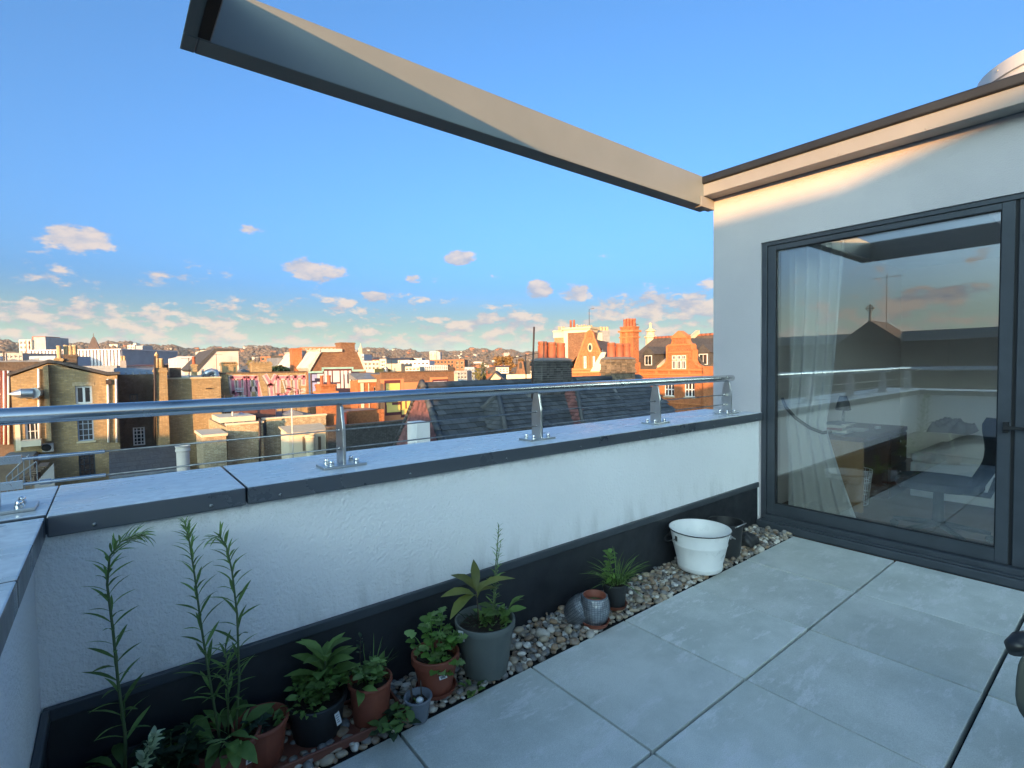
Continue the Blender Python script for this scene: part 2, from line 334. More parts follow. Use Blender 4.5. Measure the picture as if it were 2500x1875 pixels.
        L(b.outputs[0], ms.inputs[1]); L(t.outputs[0], ms.inputs[2]); L(ms.outputs[0], nt.nodes['Material Output'].inputs[0]); return m
    M['leaf'] = leafm('leaf_green', (.115, .21, .05), (.165, .265, .07))
    M['leaf_pale'] = leafm('leaf_pale_green', (.19, .31, .095), (.27, .40, .14))
    M['leaf_fresh'] = leafm('leaf_fresh_green', (.10, .21, .035), (.15, .28, .055))
    M['leaf_dark'] = leafm('leaf_dark_green', (.018, .040, .018), (.030, .058, .024))
    M['leaf_blue'] = leafm('leaf_blue_green', (.045, .085, .060), (.07, .12, .085))
    M['leaf_olive'] = leafm('leaf_olive', (.14, .16, .035), (.19, .20, .05))
    M['bud'] = leafm('leaf_bud_cream', (.42, .52, .30), (.55, .62, .40))
    M['stem'] = basic('green_stem', (.075, .12, .045), (.10, .14, .06), 20, .6)
    M['stem_brown'] = basic('brown_stem', (.07, .05, .032), None, 20, .7)
    # glass
    def glassm(name, refl, tint):
        m, nt, N, L, b = newmat(name); nt.nodes.remove(b)
        tr = N('ShaderNodeBsdfTransparent'); tr.inputs[0].default_value = c4(tint); gl = N('ShaderNodeBsdfGlossy'); gl.inputs['Roughness'].default_value = 0.0
        gl.inputs[0].default_value = (1, 1, 1, 1)
        fr = N('ShaderNodeFresnel'); fr.inputs[0].default_value = 1.5; mr = N('ShaderNodeMapRange'); L(fr.outputs[0], mr.inputs[0])
        mr.inputs[1].default_value = 0.04; mr.inputs[2].default_value = 1; mr.inputs[3].default_value = refl; mr.inputs[4].default_value = 1
        ms = N('ShaderNodeMixShader'); L(mr.outputs[0], ms.inputs[0]); L(tr.outputs[0], ms.inputs[1]); L(gl.outputs[0], ms.inputs[2])
        L(ms.outputs[0], nt.nodes['Material Output'].inputs[0]); return m
    M['glass'] = glassm('double_glazing', .16, (.97, .985, .98))
    m, nt, N, L, b = newmat('window_pane'); f, _ = noisef(N, L, posn(N), .8, 3); L(mixc(N, L, f, (.015, .018, .022), (.04, .045, .05)), b.inputs['Base Color'])
    b.inputs['Roughness'].default_value = .04; b.inputs['IOR'].default_value = 1.8; M['pane'] = m
    # interior
    M['wall_in'] = basic('interior_wall', (.82, .79, .75), (.78, .75, .71), 1, .9)
    M['floor_in'] = basic('dark_wood_floor', (.20, .11, .075), (.15, .08, .055), 4, .5)
    M['white_wood'] = basic('white_painted_wood', (.70, .70, .68), (.64, .64, .62), 4, .5)
    M['oak'] = basic('honey_oak', (.42, .24, .095), (.34, .185, .07), 3, .5, bs_=.1, bscale=70)
    M['dark_oak'] = basic('dark_desk_wood', (.14, .07, .045), (.10, .05, .035), 4, .45)
    M['linen'] = basic('white_linen', (.72, .71, .68), (.65, .64, .62), 4, .9, bs_=.3, bscale=60, bd=.01)
    M['pillow'] = basic('beige_pillow', (.55, .42, .33), (.48, .36, .28), 4, .9)
    M['black_fabric'] = basic('black_mesh_fabric', (.016, .017, .019), (.024, .025, .028), 30, .8)
    M['paper'] = basic('book_paper', (.62, .60, .55), None, 10, .8); M['cover_red'] = basic('red_cover', (.25, .05, .05), None, 10, .5); M['cover_blue'] = basic('blue_grey_cover', (.16, .19, .24), None, 10, .5)
    m, nt, N, L, b = newmat('sheer_curtain'); f, _ = noisef(N, L, posn(N), 6, 4); L(mixc(N, L, f, (.92, .93, .92), (.88, .89, .88)), b.inputs['Base Color']); b.inputs['Roughness'].default_value = .9
    t = N('ShaderNodeBsdfTranslucent'); t.inputs[0].default_value = (.85, .87, .86, 1); tp = N('ShaderNodeBsdfTransparent')
    ms = N('ShaderNodeMixShader'); ms.inputs[0].default_value = .4; L(b.outputs[0], ms.inputs[1]); L(t.outputs[0], ms.inputs[2])
    ms2 = N('ShaderNodeMixShader'); ms2.inputs[0].default_value = .10; L(ms.outputs[0], ms2.inputs[1]); L(tp.outputs[0], ms2.inputs[2])
    L(ms2.outputs[0], nt.nodes['Material Output'].inputs[0]); M['sheer'] = m
    M['olive_pad'] = basic('olive_pad', (.075, .075, .05), (.09, .088, .06), 14, .75, bs_=.1, bscale=300, bd=.001)
    m, nt, N, L, b = newmat('opal_rooflight'); nt.nodes.remove(b); t_ = N('ShaderNodeBsdfTranslucent'); t_.inputs[0].default_value = (.85, .85, .83, 1); d_ = N('ShaderNodeBsdfDiffuse'); d_.inputs[0].default_value = (.8, .78, .74, 1); ms = N('ShaderNodeMixShader'); ms.inputs[0].default_value = .35; L(t_.outputs[0], ms.inputs[1]); L(d_.outputs[0], ms.inputs[2]); L(ms.outputs[0], nt.nodes['Material Output'].inputs[0]); M['opal'] = m
    M['white_drum'] = basic('white_rooflight', (.74, .72, .68), (.68, .66, .62), 3, .5)
    M['chrome'] = basic('polished_bolt', (.8, .8, .8), None, 5, .12, 1.0)
    # ---- city
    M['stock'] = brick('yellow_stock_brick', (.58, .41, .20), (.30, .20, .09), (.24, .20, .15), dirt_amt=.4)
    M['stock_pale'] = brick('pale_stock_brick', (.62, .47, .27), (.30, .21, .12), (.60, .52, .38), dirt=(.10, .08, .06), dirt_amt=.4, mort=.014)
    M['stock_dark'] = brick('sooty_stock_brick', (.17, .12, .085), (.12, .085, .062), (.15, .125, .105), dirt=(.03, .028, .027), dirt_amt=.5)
    M['brown_brick'] = brick('brown_brick', (.34, .165, .08), (.17, .08, .045), (.24, .16, .10), dirt_amt=.35)
    M['red_brick'] = brick('orange_red_brick', (.50, .175, .062), (.42, .14, .05), (.45, .22, .11), dirt=(.16, .07, .04), dirt_amt=.35, mort=.008)
    M['red_stone'] = basic('red_terracotta_trim', (.52, .20, .075), (.45, .165, .06), 2, .75)
    M['modern_brick'] = brick('modern_orange_brick', (.42, .17, .08), (.36, .14, .065), (.36, .2, .12), dirt_amt=.15)
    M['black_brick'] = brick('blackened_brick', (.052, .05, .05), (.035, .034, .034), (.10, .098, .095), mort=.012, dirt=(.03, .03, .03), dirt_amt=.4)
    M['soot_brick'] = basic('soot_blackened_brick', (.045, .044, .046), (.07, .062, .055), 14, .85, bs_=.4, bscale=90, bd=.004, tint=.45)
    M['warm_brick'] = basic('old_stock_brick', (.20, .15, .095), (.13, .10, .07), 14, .85, bs_=.4, bscale=90, bd=.004, tint=.4)
    M['mortar'] = basic('grey_mortar', (.21, .20, .185), (.15, .145, .135), 12, .95)
    M['slate'] = basic('blue_grey_slate', (.062, .066, .070), (.085, .088, .09), 4, .72, tint=.28, spec=.3)
    M['slate_roof'] = brick('slate_roofing', (.085, .085, .088), (.065, .065, .07), (.03, .03, .032), bw=.3, bh=.16, mort=.012, slope=1.4, dirt=(.12, .10, .075), dirt_amt=.3, relief=.4)
    M['brown_slate'] = brick('brown_weathered_slate', (.155, .115, .082), (.125, .092, .068), (.07, .055, .045), bw=.3, bh=.17, mort=.012, slope=1.4, dirt=(.25, .19, .13), dirt_amt=.3, relief=.4)
    M['red_tile'] = basic('red_clay_tile', (.20, .085, .075), (.145, .068, .062), 5, .7, tint=.4)
    M['chimney_pot'] = basic('red_chimney_pot', (.36, .11, .055), (.29, .085, .042), 6, .7, bs_=.1, bscale=50)
    M['buff_pot'] = basic('buff_chimney_pot', (.50, .38, .22), (.42, .31, .18), 8, .7)
    M['stone'] = basic('cream_stone', (.58, .49, .33), (.50, .42, .28), 3, .8)
    M['cream'] = basic('cream_stucco', (.66, .57, .42), (.60, .51, .37), .8, .85)
    M['white_paint'] = basic('white_paint', (.72, .71, .69), (.64, .63, .61), 2, .6)
    M['white_wall'] = basic('weathered_white_wall', (.62, .56, .50), (.52, .46, .41), 1.1, .85)
    M['lead'] = basic('lead_flashing', (.20, .22, .245), (.155, .17, .19), 3, .5, rvar=.12)
    M['felt'] = basic('felt_roof', (.12, .125, .13), (.17, .175, .18), 1, .85)
    M['metal_duct'] = basic('galvanised_duct', (.55, .56, .57), (.46, .47, .48), 3, .35, .8)
    M['dark_pipe'] = basic('dark_cast_pipe', (.05, .035, .03), None, 4, .6); M['red_pipe'] = basic('red_downpipe', (.20, .05, .035), None, 4, .6)
    M['concrete'] = basic('concrete', (.36, .34, .32), (.30, .285, .27), 1.5, .85)
    M['timber'] = basic('weathered_timber', (.20, .14, .09), (.15, .105, .07), 5, .8)
    M['tower_cream'] = basic('pale_tower_cladding', (.66, .62, .50), (.60, .56, .45), .3, .7); M['tower_grey'] = basic('grey_tower_side', (.36, .37, .39), None, .3, .7); M['tower_red'] = basic('red_brick_band', (.38, .12, .07), None, .3, .8)
    M['clad_white'] = basic('white_ribbed_cladding', (.62, .60, .60), (.55, .53, .54), .6, .5); M['clad_blue'] = basic('blue_grey_cladding', (.30, .36, .44), (.27, .33, .40), .6, .6)
    M['spire'] = basic('brown_spire_slate', (.14, .10, .085), None, .6, .8)
    M['paint_pink'] = basic('pink_spray_paint', (.58, .16, .22), (.52, .24, .26), 3, .8); M['paint_palepink'] = basic('pale_pink_spray_paint', (.66, .46, .42), (.60, .40, .36), 3, .8)
    M['paint_grey'] = basic('grey_spray_paint', (.17, .165, .17), (.23, .21, .19), 3, .85)
    M['paint_white'] = basic('white_mural_paint', (.70, .60, .60), (.66, .57, .57), 1, .8); M['paint_blue'] = basic('blue_mural_paint', (.09, .19, .36), None, 2, .8); M['paint_lilac'] = basic('lilac_mural_paint', (.36, .38, .60), None, 2, .8)
    M['paint_navy'] = basic('navy_mural_paint', (.025, .022, .05), None, 2, .8); M['paint_maroon'] = basic('maroon_mural_paint', (.12, .03, .035), None, 2, .8); M['paint_aqua'] = basic('aqua_mural_paint', (.33, .58, .52), None, 2, .8)
    M['paint_orange'] = basic('orange_mural_paint', (.58, .21, .09), (.55, .24, .11), 1, .8); M['paint_yellow'] = basic('yellow_mural_paint', (.72, .52, .13), (.68, .50, .16), 2, .8)
    M['ground'] = basic('town_ground', (.10, .095, .08), (.14, .125, .095), .05, .95); M['hill'] = basic('autumn_hillside', (.17, .125, .085), (.12, .10, .075), .02, .95, bs_=0)
    M['foliage_autumn'] = basic('autumn_foliage', (.24, .135, .04), (.17, .10, .035), .6, .8, tint=.5); M['foliage_green'] = basic('dull_green_foliage', (.085, .10, .03), (.06, .08, .03), .6, .8, tint=.5)
    M['foliage_yellow'] = basic('yellow_green_foliage', (.25, .20, .045), (.19, .17, .045), .6, .8, tint=.5); M['foliage_brown'] = basic('brown_wood_foliage', (.155, .112, .082), (.13, .102, .078), .01, .98, tint=.2, spec=.05)
    M['bark'] = basic('bark', (.06, .045, .035), None, 3, .9)
mats()
# ================================================================== TERRACE
XF = 3.893                      # face of the roof room
# ---- deck with pavers
floor = kind(MB().box(-.35, -4.2, -.16, 3.86, 2.2, -.052).build('terrace_floor', M['slab']), 'structure')
PX = [-.46+.6*i for i in range(7)]+[3.828]; PX[0] = -.20
rows = [(.992, 1.590), (.380, .980), (-.232, .364), (-.838, -.240), (-1.446, -.848), (-2.05, -1.456), (-2.66, -2.06), (-3.27, -2.67)]
k = 0
for j, (ya, yb) in enumerate(rows):
    for i in range(len(PX)-1):
        o = MB().box(0, 0, -.045, PX[i+1]-PX[i]-.010, yb-ya, 0).build('paver', M['paver'], floor, bevel=.0012, seg=1)
        o.location = (PX[i]+.005, ya, rnd.uniform(-.0015, .0015)); o.rotation_euler = (rnd.uniform(-.002, .002), rnd.uniform(-.002, .002), 0)
# ---- pebbles in the drainage strip
bed = kind(MB().box(-.19, 1.594, -.05, 3.83, 1.871, -.012).build('gravel_bed', M['slab']), 'structure')
def pebble_mesh(seed):
    r2 = random.Random(seed); bm = bmesh.new(); bmesh.ops.create_icosphere(bm, subdivisions=2, radius=1)
    ph = [r2.uniform(0, 6) for _ in range(6)]
    for v in bm.verts:
        c = v.co; k = 1+.16*math.sin(2.1*c.x+ph[0])+.14*math.sin(2.3*c.y+ph[1])+.12*math.sin(1.9*c.z+ph[2])+.07*math.sin(4*c.x+3*c.y+ph[3])
        v.co = Vector((c.x*1.15, c.y*.92, c.z*.72))*k
    me = bpy.data.meshes.new('pebble'); bm.to_mesh(me); bm.free(); me.materials.append(M['pebble'])
    me.polygons.foreach_set('use_smooth', [True]*len(me.polygons)); return me
PEB = [pebble_mesh(s) for s in range(7)]
places = []
def place_layer(n, z, big):
    got = []
    tries = 0
    while len(got) < n and tries < 60000:
        tries += 1
        r = rnd.uniform(.009, .020)*(1.25 if rnd.random() < big else 1); x = rnd.uniform(-.17, 3.81); y = rnd.uniform(1.605, 1.862)
        if all((x-a)**2+(y-b)**2 > ((r+c)*.80)**2 for a, b, c, _ in got): got.append((x, y, r, z+r*.25))
    return got
places = place_layer(1500, .0, .35)+place_layer(420, .016, .2)
places.sort(key=lambda p: ((p[0])**2+p[1]**2)**.5 - (0 if p[0] > .55 else -9) - p[2]*60)
mass = MB()
for i, (x, y, r, z) in enumerate(places):
    Mx = Matrix.Translation((x, y, z)) @ Matrix.Rotation(rnd.uniform(0, 6.3), 4, 'Z') @ Matrix.Rotation(rnd.uniform(-.5, .5), 4, 'X') @ Matrix.Diagonal((r*rnd.uniform(.85, 1.35), r*rnd.uniform(.8, 1.15), r*rnd.uniform(.75, 1.1), 1))
    me = PEB[rnd.randrange(7)]
    if i < 300: inst('pebble', me, bed, Mx)
    else: mass.add([Mx @ v.co for v in me.vertices], [tuple(p.vertices) for p in me.polygons], rnd.random())
kind(mass.build('pebbles', M['pebble_f'], bed, smooth=True), 'stuff')
# ---- parapet with flashing and coping
par = thing('parapet_wall', 'white rendered parapet with dark metal coping behind the row of plant pots', 'parapet', (0, 1.878, 0))
MB().box(-.55, 0, -.3, XF, .40, .815).build('rendered_wall', M['render'], par)
MB().box(-.176, -.008, -.04, XF-.03, -.001, .305).build('flashing', M['flashing'], par, bevel=.002, seg=1)
MB().box(-.176, -.020, .300, XF-.028, -.001, .338).build('flashing_trim', M['frame'], par, bevel=.004)
segs = [(-.148, .338), (.344, 2.502), (2.508, XF-.003)]
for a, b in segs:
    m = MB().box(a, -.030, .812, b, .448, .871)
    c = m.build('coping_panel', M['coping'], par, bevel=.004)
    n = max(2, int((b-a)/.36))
    for q in range(n):
        xx = a+.10+(b-a-.2)*q/(n-1)
        bb = MB(); bb.lathe([(.006, 0), (.005, .0025), (.0, .003)], 10, M=Matrix.Translation((xx, -.030, .828)) @ Matrix.Rotation(R(90), 4, 'X'))
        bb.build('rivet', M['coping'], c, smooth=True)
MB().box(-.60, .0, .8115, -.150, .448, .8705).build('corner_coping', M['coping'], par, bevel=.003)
par2 = thing('parapet_wall', 'short white rendered parapet returning towards the camera at the left edge', 'parapet', (-.15, 1.846, 0))
MB().box(-.42, -5.6, -.3, -.03, -.001+.03, .811).build('rendered_wall', M['render'], par2)
MB().box(-.029, -5.6, -.04, -.020, .02, .305).build('flashing', M['flashing'], par2, bevel=.002, seg=1)
MB().box(-.029, -5.6, .300, -.010, .012, .338).build('flashing_trim', M['frame'], par2, bevel=.004)
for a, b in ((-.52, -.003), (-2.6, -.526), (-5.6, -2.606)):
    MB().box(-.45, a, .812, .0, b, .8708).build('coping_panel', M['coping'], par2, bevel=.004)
# ---- balustrade
bal = thing('balustrade', 'stainless steel balustrade with round handrail and two cables on the parapet', 'balustrade', (0, 2.0, .871))
hr = MB(); hr.tube([(-.36, 0, .266), (3.70, 0, .266), (3.722, 0, .266), (3.737, 0, .266), (3.742, 0, .266)], [.0245, .0245, .0225, .015, .004], 28)
hr.build('handrail', M['steel'], bal, smooth=True, auto=50)
hr2 = MB(); hr2.tube([(-.36, .02, .266), (-.36, -5.4, .266)], .0245, 24); hr2.build('handrail', M['steel'], bal, smooth=True, auto=50)
def blade():      # flat bar lying across the rail, narrowed towards the top
    return MB().prism([(-.038, .008), (.038, .008), (.038, .150), (.022, .235), (.014, .243), (-.014, .243), (-.022, .235), (-.038, .150)], -.006, .006, 'yz')
def make_post(x, y, rz):
    p = blade().build('post', M['steel_post'], bal, bevel=.0015, seg=1); p.location = (x, y, 0); p.rotation_euler = (0, 0, rz)
    MB().box(-.085, -.05, 0, .085, .05, .010).build('base_plate', M['steel_post'], p, bevel=.002)
    for a, b in ((-.05, -.03), (.05, -.03), (-.05, .03), (.05, .03)):
        MB().lathe([(.0105, .009), (.0105, .019), (.0085, .021), (.0085, .026), (.006, .030), (0, .0315)], 12, (a, b)).build('bolt', M['chrome'], p, smooth=True, auto=40)
for x in (-.262, .711, 1.745, 2.763, 3.645): make_post(x, 0, 0)
for y in (-1.2, -2.3, -3.4): make_post(-.36, y, R(90))
for z in (.143, .070):
    cb = MB(); cb.tube([(-.255, 0, z), (3.64, 0, z)], .0030, 8); c = cb.build('cable', M['cable'], bal, smooth=True)
    for xx in (.711, 1.745, 2.763):
        MB().tube([(xx-.013, 0, z), (xx+.013, 0, z)], .0055, 10).build('ferrule', M['cable'], c, smooth=True)
    t = MB(); t.box(-.254, -.007, z-.011, -.205, .007, z+.011); t.tube([(-.235, -.011, z), (-.235, .011, z)], .007, 10)
    t.tube([(-.208, 0, z), (-.16, 0, z)], .0045, 10); t.tube([(-.17, 0, z), (-.145, 0, z)], .0075, 10); t.tube([(-.15, 0, z), (-.02, 0, z)], .0052, 10)
    t.build('turnbuckle', M['steel'], c, smooth=True, auto=40)
    t = MB(); t.tube([(3.58, 0, z), (3.625, 0, z)], .0048, 10); t.box(3.612, -.006, z-.009, 3.640, .006, z+.009); t.build('turnbuckle', M['steel'], c, smooth=True, auto=40)
    cb = MB(); cb.tube([(-.36, -1.2, z), (-.36, -5.4, z)], .0030, 8); cb.build('cable', M['cable'], bal, smooth=True)
# ---- roof room (penthouse)
hs = thing('penthouse', 'pale rendered roof room with anthracite sliding window and grey roof edge', 'building', (XF, 0, 0))
w = MB()
w.box(0, 1.867, -.3, .20, 2.253, 2.577)           # pier at the corner
w.box(0, -4.2, 2.154, .20, 1.867, 2.577)           # over the window
w.box(0, -4.2, -.3, .20, -3.75, 2.154)
w.box(.20, 2.06, -.3, 4.3, 2.253, 2.577)           # side walls and back
w.box(4.1, -4.2, -.3, 4.3, 2.06, 2.577); w.box(.20, -4.2, -.3, 4.1, -4.0, .30); w.box(.20, -4.2, 2.20, 4.1, -4.0, 2.577); w.box(.20, -4.2, .30, .60, -4.0, 2.20); w.box(3.8, -4.2, .30, 4.1, -4.0, 2.20)
w.build('rendered_wall', M['render_building'], hs)
MB().box(.205, -3.99, -.3, 4.09, 2.05, -.002).build('room_floor', M['floor_in'], hs)
RLX, RLY, RLR = 5.6-XF, .325, .52
def holed(x0, y0, x1, y1, z0, z1):
    m = MB(); m.box(x0, y0, z0, x1, RLY-RLR, z1); m.box(x0, RLY+RLR, z0, x1, y1, z1); m.box(x0, RLY-RLR, z0, RLX-RLR, RLY+RLR, z1); m.box(RLX+RLR, RLY-RLR, z0, x1, RLY+RLR, z1); return m
holed(.205, -3.99, 4.09, 2.05, 2.40, 2.43).build('ceiling', M['white_wood'], hs)
sh = MB(); [sh.box(*b_) for b_ in ((RLX-RLR-.01, RLY-RLR-.01, 2.43, RLX-RLR, RLY+RLR+.01, 2.58), (RLX+RLR, RLY-RLR-.01, 2.43, RLX+RLR+.01, RLY+RLR+.01, 2.58), (RLX-RLR, RLY-RLR-.01, 2.43, RLX+RLR, RLY-RLR, 2.58), (RLX-RLR, RLY+RLR, 2.43, RLX+RLR, RLY+RLR+.01, 2.58))]; sh.build('rooflight_shaft', M['white_wood'], hs)
r_ = MB(); r_.box(.206, 2.03, 0, 4.08, 2.055, 2.40); r_.box(4.07, -3.98, 0, 4.095, 2.03, 2.40); r_.box(.206, -3.995, 0, 4.07, -3.97, .30); r_.box(.206, -3.995, 2.2, 4.07, -3.97, 2.40); r_.box(.206, -3.995, .30, .60, -3.97, 2.20); r_.box(3.8, -3.995, .30, 4.07, -3.97, 2.20); r_.build('inner_wall', M['wall_in'], hs)
holed(-.02, -4.3, 4.4, 2.27, 2.58, 2.715).build('roof', M['felt'], hs)
fa = MB(); fa.box(-.150, -4.3, 2.577, -.021, 2.289, 2.668); fa.box(-.021, 2.271, 2.577, 4.4, 2.289, 2.668)
fo = fa.build('fascia', M['fascia'], hs, bevel=.003)
for i in range(9):
    MB().lathe([(.006, 0), (.0045, .002), (0, .0025)], 10, M=Matrix.Translation((-.150, 2.2-.45*i, 2.590)) @ Matrix.Rotation(R(-90), 4, 'Y')).build('screw', M['fascia'], fo, smooth=True)
re = MB(); re.box(-.172, -4.3, 2.668, -.021, 2.300, 2.727); re.box(-.021, 2.273, 2.668, 4.4, 2.300, 2.727); re.build('roof_edge', M['roof_edge'], hs, bevel=.012, seg=3)
d = MB(); d.lathe([(.60, 2.716), (.60, 3.30), (.615, 3.305), (.615, 3.40), (.59, 3.41), (.585, 3.30), (.585, 2.716)], 48, (5.6-XF, .325), caps=False); dd = d.build('rooflight', M['white_drum'], hs, smooth=True, auto=35); MB().lathe([(.588, 3.395), (.5, 3.44), (.3, 3.48), (0, 3.50)], 48, (5.6-XF, .325), caps=False).build('dome', M['opal'], dd, smooth=True)
for i in range(16):
    a = i*math.tau/16; MB().lathe([(.008, 0), (.006, .006), (0, .007)], 8, M=Matrix.Translation((5.6-XF+.613*math.cos(a), .325+.613*math.sin(a), 3.36)) @ Matrix.Rotation(a, 4, 'Z') @ Matrix.Rotation(R(90), 4, 'Y')).build('screw', M['chrome'], dd, smooth=True)
# window: fixed frame, sliding leaf, second leaf
FX = .012
fr = MB()
fr.box(FX, 1.828, .056, .13, 1.866, 2.153); fr.box(FX, -3.75, 2.124, .13, 1.828, 2.153)
fr.box(FX-.03, -3.75, .056, .13, 1.828, .098)
wf = fr.build('window_frame', M['frame'], hs, bevel=.002, seg=1)
def leaf_sash(y0, y1, x0, label):
    s = MB(); st = .055
    s.box(x0, y0, .100, x0+.06, y0+st, 2.122); s.box(x0, y1-st, .100, x0+.06, y1, 2.122)
    s.box(x0+.001, y0+st, .100, x0+.059, y1-st, .180); s.box(x0+.001, y0+st, 2.085, x0+.059, y1-st, 2.122)
    o = s.build('sliding_window', M['frame'], hs, bevel=.002, seg=1)
    MB().box(x0+.022, y0+st-.004, .176, x0+.046, y1-st+.004, 2.089).build('pane', M['glass'], o)
    g = MB(); t = .006
    g.box(x0+.010, y0+st, .180, x0+.021, y0+st+t, 2.085); g.box(x0+.010, y1-st-t, .180, x0+.021, y1-st, 2.085)
    g.box(x0+.010, y0+st+t, .180, x0+.021, y1-st-t, .180+t); g.box(x0+.010, y0+st+t, 2.085-t, x0+.021, y1-st-t, 2.085); g.build('gasket', M['frame_dark'], o)
    return o
s1 = leaf_sash(.490, 1.824, .020, 'a'); s2 = leaf_sash(-.90, .474, .018, 'b'); leaf_sash(-2.30, -.916, .020, 'c'); leaf_sash(-3.70, -2.316, .018, 'd')  # last two leaves are unseen, added for more daylight inside
MB().box(.03, .4741, .10, .07, .4899, 2.122).build('gasket', M['frame_dark'], s1)
h = MB(); h.box(-.004, .498, .845, .02, .520, .905); h.box(-.030, .503, .868, -.004, .515, .882); h.box(-.034, .40, .866, -.022, .516, .884); h.build('lever_handle', M['frame_dark'], s1, bevel=.002)
MB().box(-.060, -3.8, 0, .14, 1.868, .054).build('sill', M['frame'], hs, bevel=.006)
MB().box(-.045, -3.8, .0545, .02, 1.84, .066).build('sill_track', M['frame'], hs, bevel=.003)
MB().box(.13, -3.75, .0, .46, 1.95, .075).build('threshold', M['white_wood'], hs, bevel=.003)
ew = MB(); [ew.box(*q) for q in ((.60, -4.12, .30, .66, -4.06, 2.20), (3.74, -4.12, .30, 3.80, -4.06, 2.20), (.66, -4.12, .30, 3.74, -4.06, .36), (.66, -4.12, 2.14, 3.74, -4.06, 2.20), (2.17, -4.12, .36, 2.23, -4.06, 2.14))]
ewo = ew.build('added_end_window', M['frame'], hs); MB().box(.64, -4.10, .34, 3.76, -4.08, 2.16).build('pane', M['glass'], ewo)  # unseen window, added to let fill daylight into the room
# ---- steel roof frame over the terrace
bm_ = thing('roof_frame', 'grey steel frame beam jutting out above the parapet against the sky', 'beam', (0, 2.25, 2.5))
b1 = MB(); b1.box(.305, 0, 0, XF-.02, .115, .228); b1.prism([(.255, 0), (.3049, 0), (.3049, .228)], 0, .115, 'xz'); b1.build('front_beam', M['beam'], bm_, bevel=.004)
b2 = MB(); b2.prism([(.255, .0005), (.345, .0005), (.345, .2285), (.312, .2285)], -5.6, -.001, 'xz'); b2.build('side_beam', M['beam'], bm_, bevel=.004)
b3 = MB(); b3.box(.345, -5.6, .0008, XF-.02, -5.5, .2282); b3.build('rear_beam', M['beam'], bm_, bevel=.004)
MB().box(.300, -.5, -.006, .338, -.02, -.0005).build('drip_strip', M['frame_dark'], bm_)
MB().box(3.70, -.001-.006, -.01, XF-.005, .05, .07).build('bracket', M['fascia'], bm_)
# ================================================================== THINGS ON THE TERRACE
def pot_mesh(rb, rt, h, lip=.012, lh=.02, wall=.004, depth=.02):
    return [(rb, 0), (rt-.004, h-lh), (rt-.004+lip*.5, h-lh), (rt+lip*.2, h-lh+.003), (rt+lip*.2, h-.003), (rt, h), (rt-wall*1.4, h), (rt-wall*2, h-.004), (rt-wall*2-.004-(rt-rb)*depth/h, h-depth-.02)]
def potted(name, label, loc, rb, rt, h, mat, soil_depth=.03, cat='potted plant', lip=.012, lh=.02, group='pots along the parapet'):
    t = thing(name, label, cat, loc, rnd.uniform(0, 6), group)
    MB().lathe(pot_mesh(rb, rt, h, lip, lh, depth=soil_depth), 40).build('pot', mat, t, smooth=True, auto=35)
    rs = rt-.010-(rt-rb)*soil_depth/h
    m = MB(); n = 28; vs = [(0, 0, h-soil_depth+.006)]
    for q in (.35, .7, 1.0):
        vs += [(rs*q*math.cos(a*math.tau/n), rs*q*math.sin(a*math.tau/n), h-soil_depth+rnd.uniform(-.004, .006)) for a in range(n)]
    fs = [(0, 1+a, 1+(a+1) % n) for a in range(n)]+[(1+n*k+a, 1+n*(k+1)+a, 1+n*(k+1)+(a+1) % n, 1+n*k+(a+1) % n) for k in range(2) for a in range(n)]
    m.add(vs, fs); m.build('soil', M['soil'], t, smooth=True)
    t['_z'] = h-soil_depth; return t
# leaf shapes, unit length along +y, folded along the rib and drooping
def leaf_shape(name, prof, mat, droop=.25, fold=.18, wave=0.0):
    vs, fs = [], []; n = len(prof)
    for i, (t, w_) in enumerate(prof):
        z = -droop*t*t+.06*math.sin(t*3); wv = wave*math.sin(i*2.4)
        vs += [(-w_, t, z+fold*w_+wv*w_), (0, t, z), (w_, t, z+fold*w_-wv*w_)]
    for i in range(n-1):
        a = i*3; fs += [(a, a+1, a+4, a+3), (a+1, a+2, a+5, a+4)]
    m = MB().add(vs, fs).mesh(name, True); m.materials.append(mat); return m
LANCE = [(0, .010), (.15, .034), (.35, .058), (.55, .062), (.75, .045), (.9, .022), (1, .003)]
OVATE = [(0, .02), (.08, .05), (.22, .19), (.42, .27), (.62, .25), (.8, .16), (.92, .07), (1, .005)]
BROAD = [(0, .012), (.12, .03), (.3, .11), (.5, .17), (.7, .17), (.86, .10), (1, .006)]
LOBED = [(0, .015), (.22, .02), (.26, .22), (.36, .30), (.44, .20), (.52, .30), (.62, .36), (.70, .22), (.78, .28), (.88, .20), (.94, .10), (1, .01)]
GRASS = [(0, .010), (.3, .014), (.6, .012), (.85, .007), (1, .001)]
LV = {}
for nm, pr, mt, dr, fo_, wa in (('lance', LANCE, 'leaf', .12, .35, 0), ('lance_pale', LANCE, 'leaf_pale', .10, .35, 0), ('ovate', OVATE, 'leaf', .25, .25, .25), ('ovate_fresh', OVATE, 'leaf_fresh', .2, .25, .3),
        ('broad', BROAD, 'leaf', .35, .3, .1), ('broad_olive', BROAD, 'leaf_olive', .45, .35, .1), ('lobed', LOBED, 'leaf_fresh', .25, .15, .3), ('lobed_pale', LOBED, 'leaf_pale', .2, .15, .3), ('dark', OVATE, 'leaf_dark', .3, .2, .3),
        ('blue', OVATE, 'leaf_blue', .25, .25, .2), ('grass', GRASS, 'leaf', .35, .5, 0), ('bud', OVATE, 'bud', .1, .4, .4), ('dark_lance', LANCE, 'leaf_dark', .3, .3, 0)):
    LV[nm] = leaf_shape('leaf', pr, M[mt], dr, fo_, wa)
